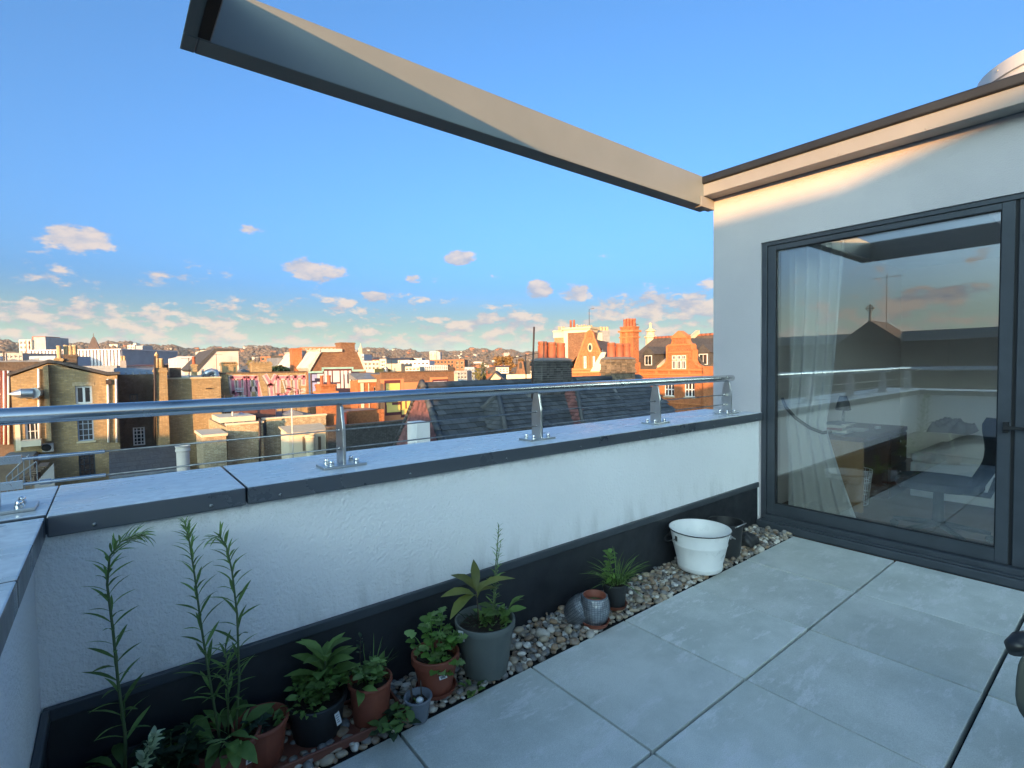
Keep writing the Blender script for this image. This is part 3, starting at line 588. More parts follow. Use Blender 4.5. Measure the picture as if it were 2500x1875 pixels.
def put_leaf(kind_, parent, p, d, length, roll=0, width=1.0, name='leaf'):
    d = Vector(d).normalized(); up = Vector((0, 0, 1)); x = d.cross(up)
    if x.length < .05: x = Vector((1, 0, 0))
    x.normalize(); z = x.cross(d)
    Mx = Matrix((x, d, z)).transposed().to_4x4() @ Matrix.Rotation(roll, 4, 'Y'); Mx.translation = p
    return inst(name, LV[kind_], parent, Mx @ Matrix.Diagonal((length*width, length, length, 1)))
def curve_pts(p0, p1, bend, n=10, wob=.004):
    p0, p1, bend = Vector(p0), Vector(p1), Vector(bend)
    return [p0.lerp(p1, t)+bend*(t*t)*(1) - bend*t*0+Vector((rnd.uniform(-wob, wob), rnd.uniform(-wob, wob), 0))*(1 if 0 < t < 1 else 0) for t in [i/n for i in range(n+1)]]
def spire(parent, pts, r0, r1, leaf_k, n, l0, l1, up0=.2, up1=.9, start=.08, stem='stem', width=1.0):
    """upright stem with leaves spiralling up it, shorter and steeper towards the tip"""
    m = len(pts); MB().tube(pts, [r0+(r1-r0)*i/(m-1) for i in range(m)], 7).build('stem', M[stem], parent, smooth=True)
    pts = [Vector(p) for p in pts]
    for i in range(n):
        t = start+(1-start)*(i+.5)/n; f = t*(m-1); a = min(int(f), m-2); p = pts[a].lerp(pts[a+1], f-a)
        tg = (pts[a+1]-pts[a]).normalized(); ang = i*2.399+rnd.uniform(-.3, .3); s = tg.orthogonal().normalized(); s2 = tg.cross(s)
        side = s*math.cos(ang)+s2*math.sin(ang); u = up0+(up1-up0)*t
        ln = (l0+(l1-l0)*t)*rnd.uniform(.75, 1.2)
        put_leaf(leaf_k, parent, p, side+tg*u, ln, rnd.uniform(-.4, .4), width)
def tuft(parent, c, r, n, leaf_k, l0, l1, up=.6, zr=.02, width=1.0):
    for i in range(n):
        a = rnd.uniform(0, 6.283); q = r*math.sqrt(rnd.random()); p = (c[0]+q*math.cos(a), c[1]+q*math.sin(a), c[2]+rnd.uniform(0, zr))
        put_leaf(leaf_k, parent, p, (math.cos(a), math.sin(a), rnd.uniform(up*.4, up*1.8)), rnd.uniform(l0, l1), rnd.uniform(-.6, .6), width)
def bushy(parent, c, rad, h, nst, nl, leaf_k, l0, l1, stem='stem', spread=.7):
    for s in range(nst):
        a = s*2.4+rnd.uniform(-.4, .4); e = Vector((c[0]+rad*spread*math.cos(a)*rnd.uniform(.3, 1), c[1]+rad*spread*math.sin(a)*rnd.uniform(.3, 1), c[2]+h*rnd.uniform(.55, 1)))
        p0 = Vector((c[0]+.01*math.cos(a), c[1]+.01*math.sin(a), c[2])); mid = (p0+e)/2+Vector((0, 0, .02))
        pts = [p0, mid, e]; MB().tube(pts, [.003, .0025, .0015], 6).build('stem', M[stem], parent, smooth=True)
        for i in range(nl):
            t = .25+.75*i/(nl-1) if nl > 1 else 1; p = pts[0].lerp(pts[1], t*2) if t < .5 else pts[1].lerp(pts[2], t*2-1)
            b = i*2.4+a; put_leaf(leaf_k, parent, p, (math.cos(b), math.sin(b), rnd.uniform(.1, .9)), rnd.uniform(l0, l1), rnd.uniform(-.5, .5))
def tag_card(parent, loc, rz, tilt, w_=.02, h_=.03):
    o = MB().box(-w_/2, -.0006, 0, w_/2, .0006, h_).build('plant_tag', M['label_white'], parent); o.location = loc; o.rotation_euler = (tilt, 0, rz)
    g = MB()
    for q in range(4): g.box(-w_*.35, -.0010, h_*(.2+.17*q), w_*(.05+.3*rnd.random()), -.0007, h_*(.2+.17*q)+.0018)
    g.build('print', M['label_print'], o)
def world_parts(t):    # thing's rotation is decorative for round pots: reset so parts can be given in deck axes
    t.rotation_euler = (0, 0, 0)
# 1 tall fleabane at the far left
t = potted('potted_plant', 'single tall narrow-leaved weed with nodding tip, nearest the left corner of the parapet', (-.005, 1.745, .01), .075, .10, .15, M['pot_black']); world_parts(t)
pts = [(0, 0, .12), (.004, -.005, .25), (-.006, -.01, .40), (-.012, -.012, .55), (-.02, -.015, .68), (-.012, -.02, .755), (.012, -.025, .79), (.045, -.03, .803), (.062, -.032, .80)]
spire(t, pts, .0045, .0015, 'lance', 84, .095, .040, .35, 1.3, .10)
for i in range(18):
    a = i*2.4; put_leaf('bud', t, Vector(pts[6]).lerp(Vector(pts[8]), i/18)+Vector((0, 0, .002)), (1, .3*math.cos(a), .5*math.sin(a)), .022, 0, .5)
tuft(t, (0, 0, .13), .04, 16, 'broad', .08, .13, .35)
# 2 two/three stems
t = potted('potted_plant', 'tall weed with two long upright leafy stems rising together against the white parapet', (.235, 1.735, .01), .075, .10, .14, M['terracotta_dark']); world_parts(t)
spire(t, [(-.01, 0, .11), (-.03, -.005, .30), (-.05, -.01, .50), (-.062, -.012, .66), (-.072, -.014, .76), (-.08, -.016, .81)], .0042, .0014, 'lance', 62, .100, .034, .5, 1.5, .14); spire(t, [(-.070, -.0135, .74), (-.076, -.015, .785), (-.082, -.016, .818)], .0016, .001, 'lance_pale', 26, .035, .022, .6, 1.6, .0)
spire(t, [(.03, .0, .11), (.045, -.005, .30), (.045, -.01, .50), (.035, -.012, .64), (.022, -.014, .72), (.004, -.016, .755), (-.018, -.018, .752)], .0040, .0014, 'lance', 56, .100, .034, .5, 1.4, .16)
spire(t, [(.012, .01, .11), (.015, .005, .28), (.012, .0, .42)], .0036, .0014, 'lance', 32, .11, .05, .2, .8, .2)
tuft(t, (0, 0, .12), .05, 22, 'broad', .07, .13, .45); tuft(t, (.03, -.02, .13), .04, 10, 'lance_pale', .05, .08, .5)
# 3 dark low plant between
t = potted('potted_plant', 'low dark green bushy plant in shade between the two tall weeds', (.10, 1.70, .01), .07, .09, .10, M['pot_black']); world_parts(t)
bushy(t, (0, 0, .08), .11, .14, 9, 12, 'dark', .03, .05); tuft(t, (.02, -.02, .09), .06, 14, 'blue', .03, .05, .5)
# pale spire close to the camera at the bottom left
t = potted('potted_plant', 'pale cream budded shoot in the bottom left corner of the picture', (.02, 1.47, .0), .06, .08, .11, M['terracotta_dark']); world_parts(t)
spire(t, [(-.01, 0, .08), (-.01, .01, .18), (.0, .02, .27), (.018, .03, .33), (.035, .035, .365)], .004, .002, 'bud', 40, .040, .026, .5, 1.1, .35, width=.75)
spire(t, [(.02, 0, .08), (.035, .01, .18), (.045, .015, .26)], .003, .0015, 'bud', 16, .030, .020, .5, 1.1, .4, width=.75)
spire(t, [(-.03, 0, .08), (-.05, .01, .18), (-.05, .02, .28)], .003, .0015, 'bud', 16, .032, .022, .5, 1.1, .4, width=.75)
# 4 long tray with the terracotta pots
tr = MB(); tr.prism([(.16, 1.645), (.78, 1.612), (.79, 1.80), (.17, 1.835)], .012, .018, 'xy')
for a, b in (((.16, 1.645), (.78, 1.612)), ((.78, 1.612), (.79, 1.80)), ((.79, 1.80), (.17, 1.835)), ((.17, 1.835), (.16, 1.645))):
    tr.tube([(a[0], a[1], .012), (a[0], a[1], .04)], .004, 6); tr.tube([(a[0], a[1], .040), (b[0], b[1], .040)], .0045, 8); 
    d_ = Vector((b[0]-a[0], b[1]-a[1], 0)); nrm = Vector((-d_.y, d_.x, 0)).normalized()*.0015
    tr.add([(a[0]-nrm.x, a[1]-nrm.y, .013), (b[0]-nrm.x, b[1]-nrm.y, .013), (b[0]-nrm.x, b[1]-nrm.y, .040), (a[0]-nrm.x, a[1]-nrm.y, .040), (a[0]+nrm.x, a[1]+nrm.y, .013), (b[0]+nrm.x, b[1]+nrm.y, .013), (b[0]+nrm.x, b[1]+nrm.y, .040), (a[0]+nrm.x, a[1]+nrm.y, .040)],
           [(0, 1, 2, 3), (7, 6, 5, 4), (0, 3, 7, 4), (1, 5, 6, 2)])
tag(tr.build('drip_tray', M['terracotta_dark']), 'long brown drip tray on the pebbles under the row of pots', 'tray')
t = potted('potted_plant', 'wide terracotta pot with a few small seedlings, third from the left corner', (.338, 1.737, .02), .060, .081, .132, M['terracotta'], .045, lip=.008, lh=.014); world_parts(t)
bushy(t, (-.02, -.01, .085), .05, .06, 5, 5, 'blue', .025, .045); tuft(t, (.01, .0, .09), .05, 26, 'ovate', .018, .035, .8)
tag_card(t, (-.045, -.076, .06), R(12), R(6), .03, .014)
t = potted('potted_plant', 'black pot overflowing with a dense mound of small green leaves and taller strap leaves', (.515, 1.752, .02), .076, .097, .125, M['pot_black']); world_parts(t)
bushy(t, (0, -.01, .10), .115, .10, 15, 12, 'ovate', .026, .046, spread=.95)
spire(t, [(.03, .02, .10), (.035, .02, .17), (.04, .02, .24)], .004, .002, 'broad', 16, .13, .10, .35, 1.5, .3)
tuft(t, (.0, -.03, .17), .08, 26, 'ovate_fresh', .012, .02, 1.0); tuft(t, (-.05, -.04, .12), .05, 24, 'ovate', .02, .034, .3)
tag_card(t, (.045, -.092, .055), R(25), R(-20), .02, .04)
t = potted('potted_plant', 'terracotta pot of mixed weeds with a thin seed head beside the black pot', (.685, 1.700, .02), .060, .076, .142, M['terracotta'], .03, lip=.007, lh=.014); world_parts(t)
bushy(t, (0, 0, .11), .075, .09, 9, 9, 'ovate', .025, .045, spread=.95); tuft(t, (.01, .02, .12), .05, 26, 'grass', .06, .12, 1.6)
tuft(t, (-.02, -.03, .16), .03, 12, 'lobed_pale', .03, .05, .5); tuft(t, (-.05, 0, .13), .03, 8, 'broad', .06, .09, .5)
spire(t, [(-.01, .02, .12), (-.025, .025, .20), (-.02, .03, .285)], .0016, .001, 'dark', 9, .014, .022, .4, 1, .6, stem='stem_brown')
# 5 celery / parsley pot on saucer
tag(MB().lathe([(.07, 0), (.078, .018), (.075, .018), (.068, .006), (0, .006)], 36).build('saucer', M['terracotta'], None, True, loc=(.940, 1.686, .024), auto=35), 'round terracotta saucer under the pot of lobed-leaf celery', 'saucer')
t = potted('potted_plant', 'terracotta pot of bright green celery with lobed leaves on a saucer', (.940, 1.686, .031), .060, .089, .140, M['terracotta'], .03, lip=.012, lh=.03); world_parts(t)
for i, (dx, dy, hh) in enumerate(((-.03, -.02, .22), (.035, .0, .20), (-.075, .0, .13), (.06, -.04, .12), (0, -.05, .10), (.0, .03, .17), (-.045, -.05, .13), (.05, .04, .13), (-.02, -.07, .03), (.02, -.075, .05), (.075, .01, .10))):
    p0 = Vector((dx*.2, dy*.2, .11)); e = Vector((dx, dy, .11+hh*.8)); MB().tube([p0, (p0+e)/2+Vector((dx*.1, dy*.1, .01)), e], [.003, .0025, .0018], 6).build('stem', M['leaf_fresh'], t, smooth=True)
    for q in range(7):
        a = q*.9+i; put_leaf('lobed' if q % 3 else 'lobed_pale', t, e-Vector((0, 0, .012*q)), (math.cos(a), math.sin(a), .35+.3*rnd.random()), rnd.uniform(.040, .062), rnd.uniform(-.3, .3))
tag_card(t, (-.02, -.093, .085), R(-8), R(-35), .03, .012)
# 6 small slate pot with cuttings
t = potted('potted_cuttings', 'small slate-grey pot with bare cuttings on the edge of the paving', (.822, 1.606, .004), .033, .050, .085, M['pot_small'], .022, lip=.004, lh=.008); world_parts(t)
for dx, dy, ex, hh in ((-.022, .0, -.03, .075), (.018, .008, .016, .07), (-.012, .016, -.018, .055)):
    MB().tube([(dx, dy, .06), (ex, dy, .06+hh)], [.0025, .002], 6).build('cutting', M['stem_brown'], t, smooth=True)
MB().lathe([(.0, -.006), (.012, -.004), (.015, .003), (.010, .009), (0, .011)], 10, (0, -.012), Matrix.Translation((0, 0, .072))).build('stone', M['label_white'], t, True)
# 7 big grey-green pot
t = potted('potted_plant', 'large grey-green nursery pot with olive leaves and one tall flowering weed', (1.171, 1.682, .016), .089, .122, .212, M['pot_grey'], .035, lip=.010, lh=.028); world_parts(t)
spire(t, [(.03, -.01, .18), (.04, -.01, .30), (.05, -.012, .42), (.062, -.013, .52), (.068, -.014, .585)], .004, .0014, 'lance', 46, .06, .022, .3, 1.1, .1)
spire(t, [(.045, .0, .18), (.055, .0, .30), (.07, .0, .44), (.082, -.004, .50)], .003, .0012, 'lance_pale', 30, .045, .02, .4, 1.1, .2)
spire(t, [(-.03, .0, .18), (-.035, .0, .27), (-.04, .0, .335)], .003, .002, 'broad_olive', 4, .12, .13, .2, .9, .7, stem='stem_brown', width=1.1)
put_leaf('broad_olive', t, (-.04, 0, .32), (-1, -.2, .12), .14, 0, 1.1); put_leaf('broad_olive', t, (-.04, 0, .33), (.1, .2, 1), .12, 0, .9); put_leaf('broad_olive', t, (-.04, 0, .32), (.8, -.3, .5), .09)
tuft(t, (.04, -.01, .18), .06, 34, 'ovate', .03, .055, 1.0); tuft(t, (.09, .0, .20), .03, 10, 'broad', .07, .10, 1.0); tuft(t, (-.02, .02, .18), .05, 26, 'dark_lance', .03, .06, 1.2)
tag_card(t, (-.118, -.01, .16), R(-60), R(15), .022, .05)
# weed trailing over the kerb of pebbles
t = thing('trailing_weed', 'leafy weed trailing over the paving edge below the terracotta pots', 'weed', (.70, 1.60, .005))
for i in range(7):
    a = -2.2+i*.55; ln = rnd.uniform(.05, .12); e = Vector((math.cos(a)*ln*1.3, math.sin(a)*ln*.7-.01, .035+rnd.uniform(0, .03)))
    MB().tube([(0, .02, .0), e*.5+Vector((0, .01, .03)), e], [.002, .0018, .0012], 5).build('stem', M['stem'], t, smooth=True)
    for q in range(6): b = q*2.4+i; put_leaf('ovate' if q % 2 else 'dark', t, Vector((0, .02, .02)).lerp(e, (q+1)/6), (math.cos(b), math.sin(b), .6), rnd.uniform(.035, .06))
t = thing('sprouting_weed', 'small weed sprouting from the pebbles beside the celery pot', 'weed', (1.06, 1.605, .01))
tuft(t, (0, 0, 0), .03, 12, 'ovate', .025, .045, .6)
# 8 silver pots
tag(MB().lathe([(.060, 0), (.071, .022), (.067, .022), (.058, .006), (0, .006)], 36).build('saucer', M['terracotta'], None, True, loc=(1.778, 1.636, .022), auto=35), 'orange terracotta saucer under the upright silver mosaic pot', 'saucer')
def mosaic(parent, rprof, n, rows_):
    """small square mirror tiles set proud on a pot wall"""
    m = MB()
    for j in range(rows_):
        t0 = (j+.12)/rows_; t1 = (j+.88)/rows_; (ra, za), (rb_, zb) = rprof(t0), rprof(t1)
        for i in range(n):
            a0 = (i+.1)*math.tau/n; a1 = (i+.9)*math.tau/n; d_ = rnd.uniform(.0006, .0022)
            vs = [((ra+d_)*math.cos(a0), (ra+d_)*math.sin(a0), za), ((ra+d_)*math.cos(a1), (ra+d_)*math.sin(a1), za), ((rb_+d_)*math.cos(a1), (rb_+d_)*math.sin(a1), zb), ((rb_+d_)*math.cos(a0), (rb_+d_)*math.sin(a0), zb)]
            m.add(vs, [(0, 1, 2, 3)], rnd.random())
    return kind(m.build('mosaic_tiles', M['foil'], parent), 'stuff')
t = thing('mosaic_pot', 'upright silver mosaic pot with moss inside, standing on an orange saucer', 'pot', (1.778, 1.636, .029))
prof = lambda t_: (.054+.020*math.sin(min(1, t_*1.15)*math.pi*.62)-.006*t_*t_*t_*2, .006+.122*t_)
MB().lathe([prof(i/8) for i in range(9)]+[(.058, .131), (.055, .129), (.054, .09), (0, .09)], 36).build('pot', M['pot_small'], t, True, auto=45)
mosaic(t, prof, 34, 14)
MB().lathe([(.0545, .131), (.053, .134), (.050, .131), (.049, .085)], 32, caps=False).build('liner', M['terracotta'], t, True)
MB().lathe([(.049, .098), (.03, .104), (0, .106)], 24).build('moss', M['moss'], t, True)
t = thing('mosaic_pot', 'empty silver mosaic pot lying tipped against the black flashing', 'pot', (1.735, 1.735, .07)); t.rotation_euler = (R(48), 0, R(20))
t.location = (1.735, 1.752, .022)
MB().lathe([prof(i/8) for i in range(9)]+[(.060, .131), (.056, .129), (.052, .02), (0, .015)], 36).build('pot', M['pot_small'], t, True, auto=45); mosaic(t, prof, 34, 14)
# 9 black pot with mint and grass
tag(MB().lathe([(.052, 0), (.064, .02), (.060, .02), (.050, .006), (0, .006)], 36).build('saucer', M['terracotta_dark'], None, True, loc=(1.987, 1.690, .020), auto=35), 'brown saucer under the black pot of mint and grass', 'saucer')
t = potted('potted_plant', 'black pot with leaning mint sprig and wiry grass in front of the flashing', (1.987, 1.690, .027), .050, .062, .118, M['pot_black'], .015); world_parts(t)
spire(t, [(-.01, 0, .10), (-.03, .0, .17), (-.035, .0, .24), (-.028, 0, .275)], .003, .002, 'ovate_fresh', 22, .050, .040, .1, .6, .15)
tuft(t, (.01, 0, .105), .045, 70, 'grass', .08, .17, 1.3); tuft(t, (.02, 0, .105), .03, 30, 'grass', .13, .21, .7); tuft(t, (-.01, -.02, .11), .05, 40, 'lance_pale', .015, .03, .8)
# 10 white enamel bucket
t = thing('bucket', 'white enamel tub with wire handles standing on the pebbles', 'bucket', (2.755, 1.682, .022)); t.rotation_euler = (0, 0, R(-35))
MB().lathe([(.0, .004), (.120, .0), (.127, .006), (.128, .02), (.131, .026), (.131, .030), (.1285, .034), (.155, .150), (.1585, .156), (.158, .162), (.1565, .166), (.172, .234), (.177, .236), (.179, .240), (.177, .244), (.172, .244), (.152, .15), (.126, .03), (0, .028)], 56).build('tub', M['pot_white'], t, True, auto=50)
MB().lathe([(.178, .2365), (.181, .240), (.178, .2435), (.175, .240), (.178, .2365)], 56).build('rim_band', M['black_metal'], t, True)
for s_ in (-1, 1):
    hp = [(s_*.163, -.048, .195), (s_*.185, -.045, .190), (s_*.205, -.03, .178), (s_*.212, 0, .172), (s_*.205, .03, .178), (s_*.185, .045, .190), (s_*.163, .048, .195)]
    hm = MB(); hm.tube(hp, .0035, 8); hm.box(s_*.160, -.056, .185, s_*.168, -.040, .212); hm.box(s_*.160, .040, .185, s_*.168, .056, .212); hm.build('handle', M['black_metal'] if s_ < 0 else M['steel_post'], t, True, auto=40)
# 11 black buckets
t = thing('plant_pot', 'empty black plastic pot half hidden behind the white tub', 'pot', (3.085, 1.70, .02))
MB().lathe([(.085, 0), (.105, .20), (.112, .20), (.112, .215), (.106, .215), (.088, .02), (0, .018)], 40).build('pot', M['pot_black'], t, True, auto=40)
MB().tube([(-.06, -.095, .205), (-.03, -.12, .222), (.03, -.12, .222), (.06, -.095, .205)], .003, 6).build('handle', M['steel_post'], t, True)
bag = MB(); n = 18; vs = []; prof2 = [(.0, .075), (.03, .07), (.058, .05), (.070, .025), (.066, .0)]
for r_q, z in prof2: vs += [((r_q*(1+.18*math.sin(3*a*math.tau/n+z*40)))*math.cos(a*math.tau/n)*1.35, r_q*(1+.15*math.sin(5*a*math.tau/n))*math.sin(a*math.tau/n), z+.008*math.sin(4*a*math.tau/n)) for a in range(n)]
bag.add(vs, [(i*n+a, i*n+(a+1) % n, (i+1)*n+(a+1) % n, (i+1)*n+a) for i in range(4) for a in range(n)])
tag(bag.build('bin_bag', M['pot_black'], None, True, loc=(3.36, 1.70, .022)), 'crumpled black plastic bag on the pebbles next to the window corner', 'bag')
# 12 folding seat at the right edge of the picture
sp_ = on_z(2625, 1715, .34); t = thing('folding_seat', 'black tubular frame with olive padded panel, cut off at the right edge', 'seat', (sp_.x, sp_.y, 0))
vd = (CAMP-sp_).normalized(); vx = Vector((-vd.y, vd.x, 0)).normalized()*-1; vx = Vector((vd.y, -vd.x, 0)).normalized(); 
if vx.dot(_rr) < 0: vx = -vx
nz_ = (vd*.75+Vector((0, 0, .66))).normalized(); vy = nz_.cross(vx).normalized()
padM = Matrix((vx, vy, nz_)).transposed().to_4x4(); padM.translation = (.02, 0, .34)
pd = MB(); ov = []
for i in range(32):
    a = i*math.tau/32; ov.append((.115*math.copysign(abs(math.cos(a))**.6, math.cos(a)), .125*math.copysign(abs(math.sin(a))**.6, math.sin(a))))
pd.prism(ov, -.012, .012, 'xy'); po = pd.build('padded_panel', M['olive_pad'], t, bevel=.008, seg=3); po.matrix_local = padM
arc = [padM @ Vector((.135*math.cos(a)+.01, .13+.055*math.sin(a), -.03)) for a in [R(200-20*i) for i in range(12)]]
MB().tube(arc, .026, 12).build('curved_bar', M['black_metal'], t, True)
st_ = MB(); st_.tube([padM @ Vector((.03, -.02, .04)), padM @ Vector((.01, -.20, .05)), padM @ Vector((.0, -.27, .05))], [.050, .050, .040], 16); st_.tube([padM @ Vector((.0, -.12, .06)), padM @ Vector((-.075, -.125, .06))], .022, 12)
st_.build('tube', M['black_metal'], t, True, auto=40)
MB().lathe([(.010, 0), (.009, .005), (0, .007)], 10, M=padM @ Matrix.Translation((-.062, -.122, .081))).build('bolt', M['chrome'], t, True)
for k_, q in ((.10, -.10), (.30, -.10), (.10, .12), (.30, .12)):
    b_ = vx*k_; c_ = Vector((-vx.y, vx.x, 0))*q; MB().tube([b_*.8+Vector((0, 0, .31)), b_+c_+Vector((0, 0, .012))], .011, 10).build('leg', M['black_metal'], t, True)
# ================================================================== INSIDE THE ROOM
t = thing('desk', 'wooden desk with honey oak end panel and dark drawers behind the window', 'desk', (4.82, 1.47, 0))
MB().box(-.01, -.01, .585, 1.16, .56, .62).build('desktop', M['dark_oak'], t, bevel=.004)
e = MB(); e.box(0, .001, 0, .03, .55, .584); eo = e.build('end_panel', M['oak'], t, bevel=.003)
q = MB(); q.box(-.008, .001, .0, -.0005, .06, .584); q.box(-.008, .49, .0, -.0005, .55, .584); q.box(-.0075, .06, .50, -.0005, .49, .583); q.box(-.0075, .06, .0, -.0005, .49, .07); q.build('panel_moulding', M['oak'], eo, bevel=.002)
ped = MB().box(.65, .001, 0, 1.15, .54, .584).build('pedestal', M['dark_oak'], t)
for i in range(4):
    dr = MB().box(.665, -.012, .02+.14*i, 1.135, -.0005, .145+.14*i).build('drawer', M['dark_oak'], ped, bevel=.003); MB().lathe([(.008, 0), (.011, .012), (0, .018)], 10, M=Matrix.Translation((.90, -.012, .08+.14*i)) @ Matrix.Rotation(R(90), 4, 'X')).build('knob', M['chrome'], dr, True)
bk = [(5.02, 1.72, .0, .23, .16, .012, 'cover_blue'), (5.03, 1.71, .013, .22, .15, .02, 'paper'), (5.0, 1.73, .034, .20, .14, .018, 'cover_red'), (5.02, 1.71, .053, .21, .15, .022, 'paper'), (5.04, 1.72, .076, .23, .16, .014, 'cover_blue')]
bl = ('lowest book of the pile on the desk, blue-grey cover', 'thin pale book second from the bottom of the desk pile', 'red-covered book in the middle of the desk pile', 'pale thick book second from the top of the desk pile', 'blue-grey book on top of the desk pile')
for (x, y, z, a, b, c, mt), lb in zip(bk, bl):
    t = thing('book', lb, 'book', (x, y, .622+z), rnd.uniform(-.3, .3), 'books piled on the desk'); MB().box(-a/2, -b/2, 0, a/2, b/2, c).build('cover', M[mt], t, bevel=.001, seg=1)
    MB().box(-a/2+.003, -b/2-.0006, .003, a/2-.003, -b/2+.002, c-.003).build('pages', M['paper'], t)
tag(MB().box(-.09, -.06, 0, .09, .06, .014).build('booklet', M['paper'], None, loc=(5.30, 1.66, .622)), 'flat pale booklet lying beside the pile of books on the desk', 'booklet')
tag(MB().box(-.04, -.015, 0, .04, .015, .02).build('eraser', M['white_wood'], None, loc=(5.55, 1.58, .622)), 'small white block near the far end of the desk', 'block')
t = thing('desk_lamp', 'black metal lantern-shaped lamp on the desk', 'lamp', (5.45, 1.83, .622))
MB().lathe([(.06, 0), (.055, .012), (.012, .016), (.01, .16), (.0, .165)], 20).build('base', M['black_metal'], t, True, auto=40)
MB().lathe([(.03, .30), (.05, .24), (.065, .17), (.06, .165), (.045, .24), (.0, .295)], 20).build('lamp_shade', M['black_metal'], t, True, auto=40)
t = thing('bed', 'white bed with rumpled bedding and drawers beneath, behind the glass', 'bed', (5.50, -.7, 0))
MB().box(0, 0, .06, 1.0, 2.02, .36).build('base', M['white_wood'], t, bevel=.01)
for i in range(3): MB().box(-.014, .04+.66*i, .08, -.0005, .66+.66*i, .30).build('drawer', M['white_wood'], t, bevel=.004)
MB().box(.0, .0, .361, 1.0, 2.02, .44).build('mattress', M['linen'], t, bevel=.03, seg=3)
def lumpy(x0, x1, y0, y1, z0, h, nx=30, ny=40, sd=1, hang=.0):
    m = MB(); r2 = random.Random(sd); ph = [r2.uniform(0, 6) for _ in range(8)]; vs = []
    for j in range(ny+1):
        for i in range(nx+1):
            u, v = i/nx, j/ny; e = min(1, 6*min(u, 1-u, v, 1-v)+.0); e = math.sin(e*math.pi/2)
            z = z0+h*e*(.75+.25*math.sin(5*u+ph[0])*math.cos(6*v+ph[1]))+.018*math.sin(21*v+6*u+ph[2])*e+.012*math.sin(33*u-9*v+ph[3])*e
            vs.append((x0+(x1-x0)*u-.02*math.sin(9*v+ph[4])*(1-u), y0+(y1-y0)*v, z-hang*max(0, 1-u*7)*(1+.3*math.sin(14*v+ph[5]))))
    m.add(vs, [(j*(nx+1)+i, j*(nx+1)+i+1, (j+1)*(nx+1)+i+1, (j+1)*(nx+1)+i) for j in range(ny) for i in range(nx)]); return m
lumpy(-.04, .95, .02, 1.95, .44, .13, sd=3, hang=.13).build('duvet', M['linen'], t, True)
tag(lumpy(0, .45, 0, .62, 0, .12, 20, 24, 5).build('pillow', M['pillow'], None, True, loc=(5.75, .15, .60)), 'beige pillow lying on the white bedding', 'pillow')
tag(lumpy(0, .40, 0, .30, 0, .10, 20, 20, 8).build('cushion', M['concrete'], None, True, loc=(5.80, .98, .60)), 'grey striped cushion at the head of the bed', 'cushion')
t = thing('office_chair', 'black swivel office chair close behind the window pane', 'chair', (4.56, .93, 0), R(-84))
seat = []
for i in range(24):
    a = i*math.tau/24; seat.append((.24*math.copysign(abs(math.cos(a))**.7, math.cos(a)), .24*math.copysign(abs(math.sin(a))**.7, math.sin(a))))
MB().prism(seat, .36, .42, 'xy').build('seat', M['black_fabric'], t, bevel=.02, seg=3)
bk_ = MB(); vs = []; n = 10
for j in range(n+1):
    for i in range(n+1):
        u, v = i/n*2-1, j/n; wv = .23*(1-.35*abs(2*v-1)**3)*(1 if v < .85 else 1-.6*((v-.85)/.15)**2)
        vs.append((.24-.05*u*u+.09*math.sin(v*2.6), u*wv, .40+.46*v))
bk_.add(vs, [(j*(n+1)+i, j*(n+1)+i+1, (j+1)*(n+1)+i+1, (j+1)*(n+1)+i) for j in range(n) for i in range(n)])
bo = bk_.build('backrest', M['black_fabric'], t, True); sm = bo.modifiers.new('Solid', 'SOLIDIFY'); sm.thickness = .04
MB().tube([(0, 0, .08), (0, 0, .36)], [.035, .028], 16).build('column', M['pot_black'], t, True, auto=40)
MB().tube([(.05, 0, .345), (.26, 0, .34), (.30, 0, .46)], .02, 10).build('back_arm', M['pot_black'], t, True)
for i in range(5):
    a = i*math.tau/5+.3; lg = MB(); lg.tube([(.02*math.cos(a), .02*math.sin(a), .10), (.28*math.cos(a), .28*math.sin(a), .065)], [.022, .014], 8); lo = lg.build('leg', M['pot_black'], t, True)
    MB().tube([(.28*math.cos(a)-.01*math.sin(a), .28*math.sin(a)+.01*math.cos(a), .028), (.28*math.cos(a)+.01*math.sin(a), .28*math.sin(a)-.01*math.cos(a), .028)], .026, 12).build('castor', M['pot_black'], lo, True, auto=40)
# curtain gathered by a tie-back
t = thing('curtain', 'sheer white curtain tied back in the middle behind the glass', 'curtain', (4.20, 0, 0))
cu = MB(); nz, ny = 48, 70; vs = []
for j in range(nz+1):
    z = .10+2.08*j/nz
    if z > .80: f_ = ((z-.80)/1.38)**.8; yl, yr = 1.80-.02*f_, 1.50-.10*f_
    else: f_ = ((.80-z)/.70)**1.3; yl, yr = 1.80-.01*f_, 1.50-.20*f_
    for i in range(ny+1):
        u = i/ny; amp = .022+.02*(z-.8 if z > .8 else (.8-z)*1.2)
        ph = u*30+.9*math.sin(u*7)+.6*math.sin(z*2+u*3)
        vs.append((amp*math.sin(ph)-.035*math.exp(-((z-.8)/.2)**2), yl+(yr-yl)*u, z-.0*u))
cu.add(vs, [(j*(ny+1)+i, j*(ny+1)+i+1, (j+1)*(ny+1)+i+1, (j+1)*(ny+1)+i) for j in range(nz) for i in range(ny)])
cu.build('drape', M['sheer'], t, True)
MB().tube([(-.06, 1.815, .97), (-.075, 1.78, .90), (-.085, 1.70, .82), (-.085, 1.60, .755), (-.07, 1.52, .725), (-.0, 1.49, .73)], .012, 8).build('tie_back', M['black_fabric'], t, True)
MB().tube([(-.05, 1.95, 2.20), (-.05, -2.2, 2.20)], .012, 8).build('curtain_rail', M['white_wood'], t, True)
t = thing('waste_bin', 'pale wire waste bin in the dark knee space under the desk', 'bin', (5.12, 1.62, 0))
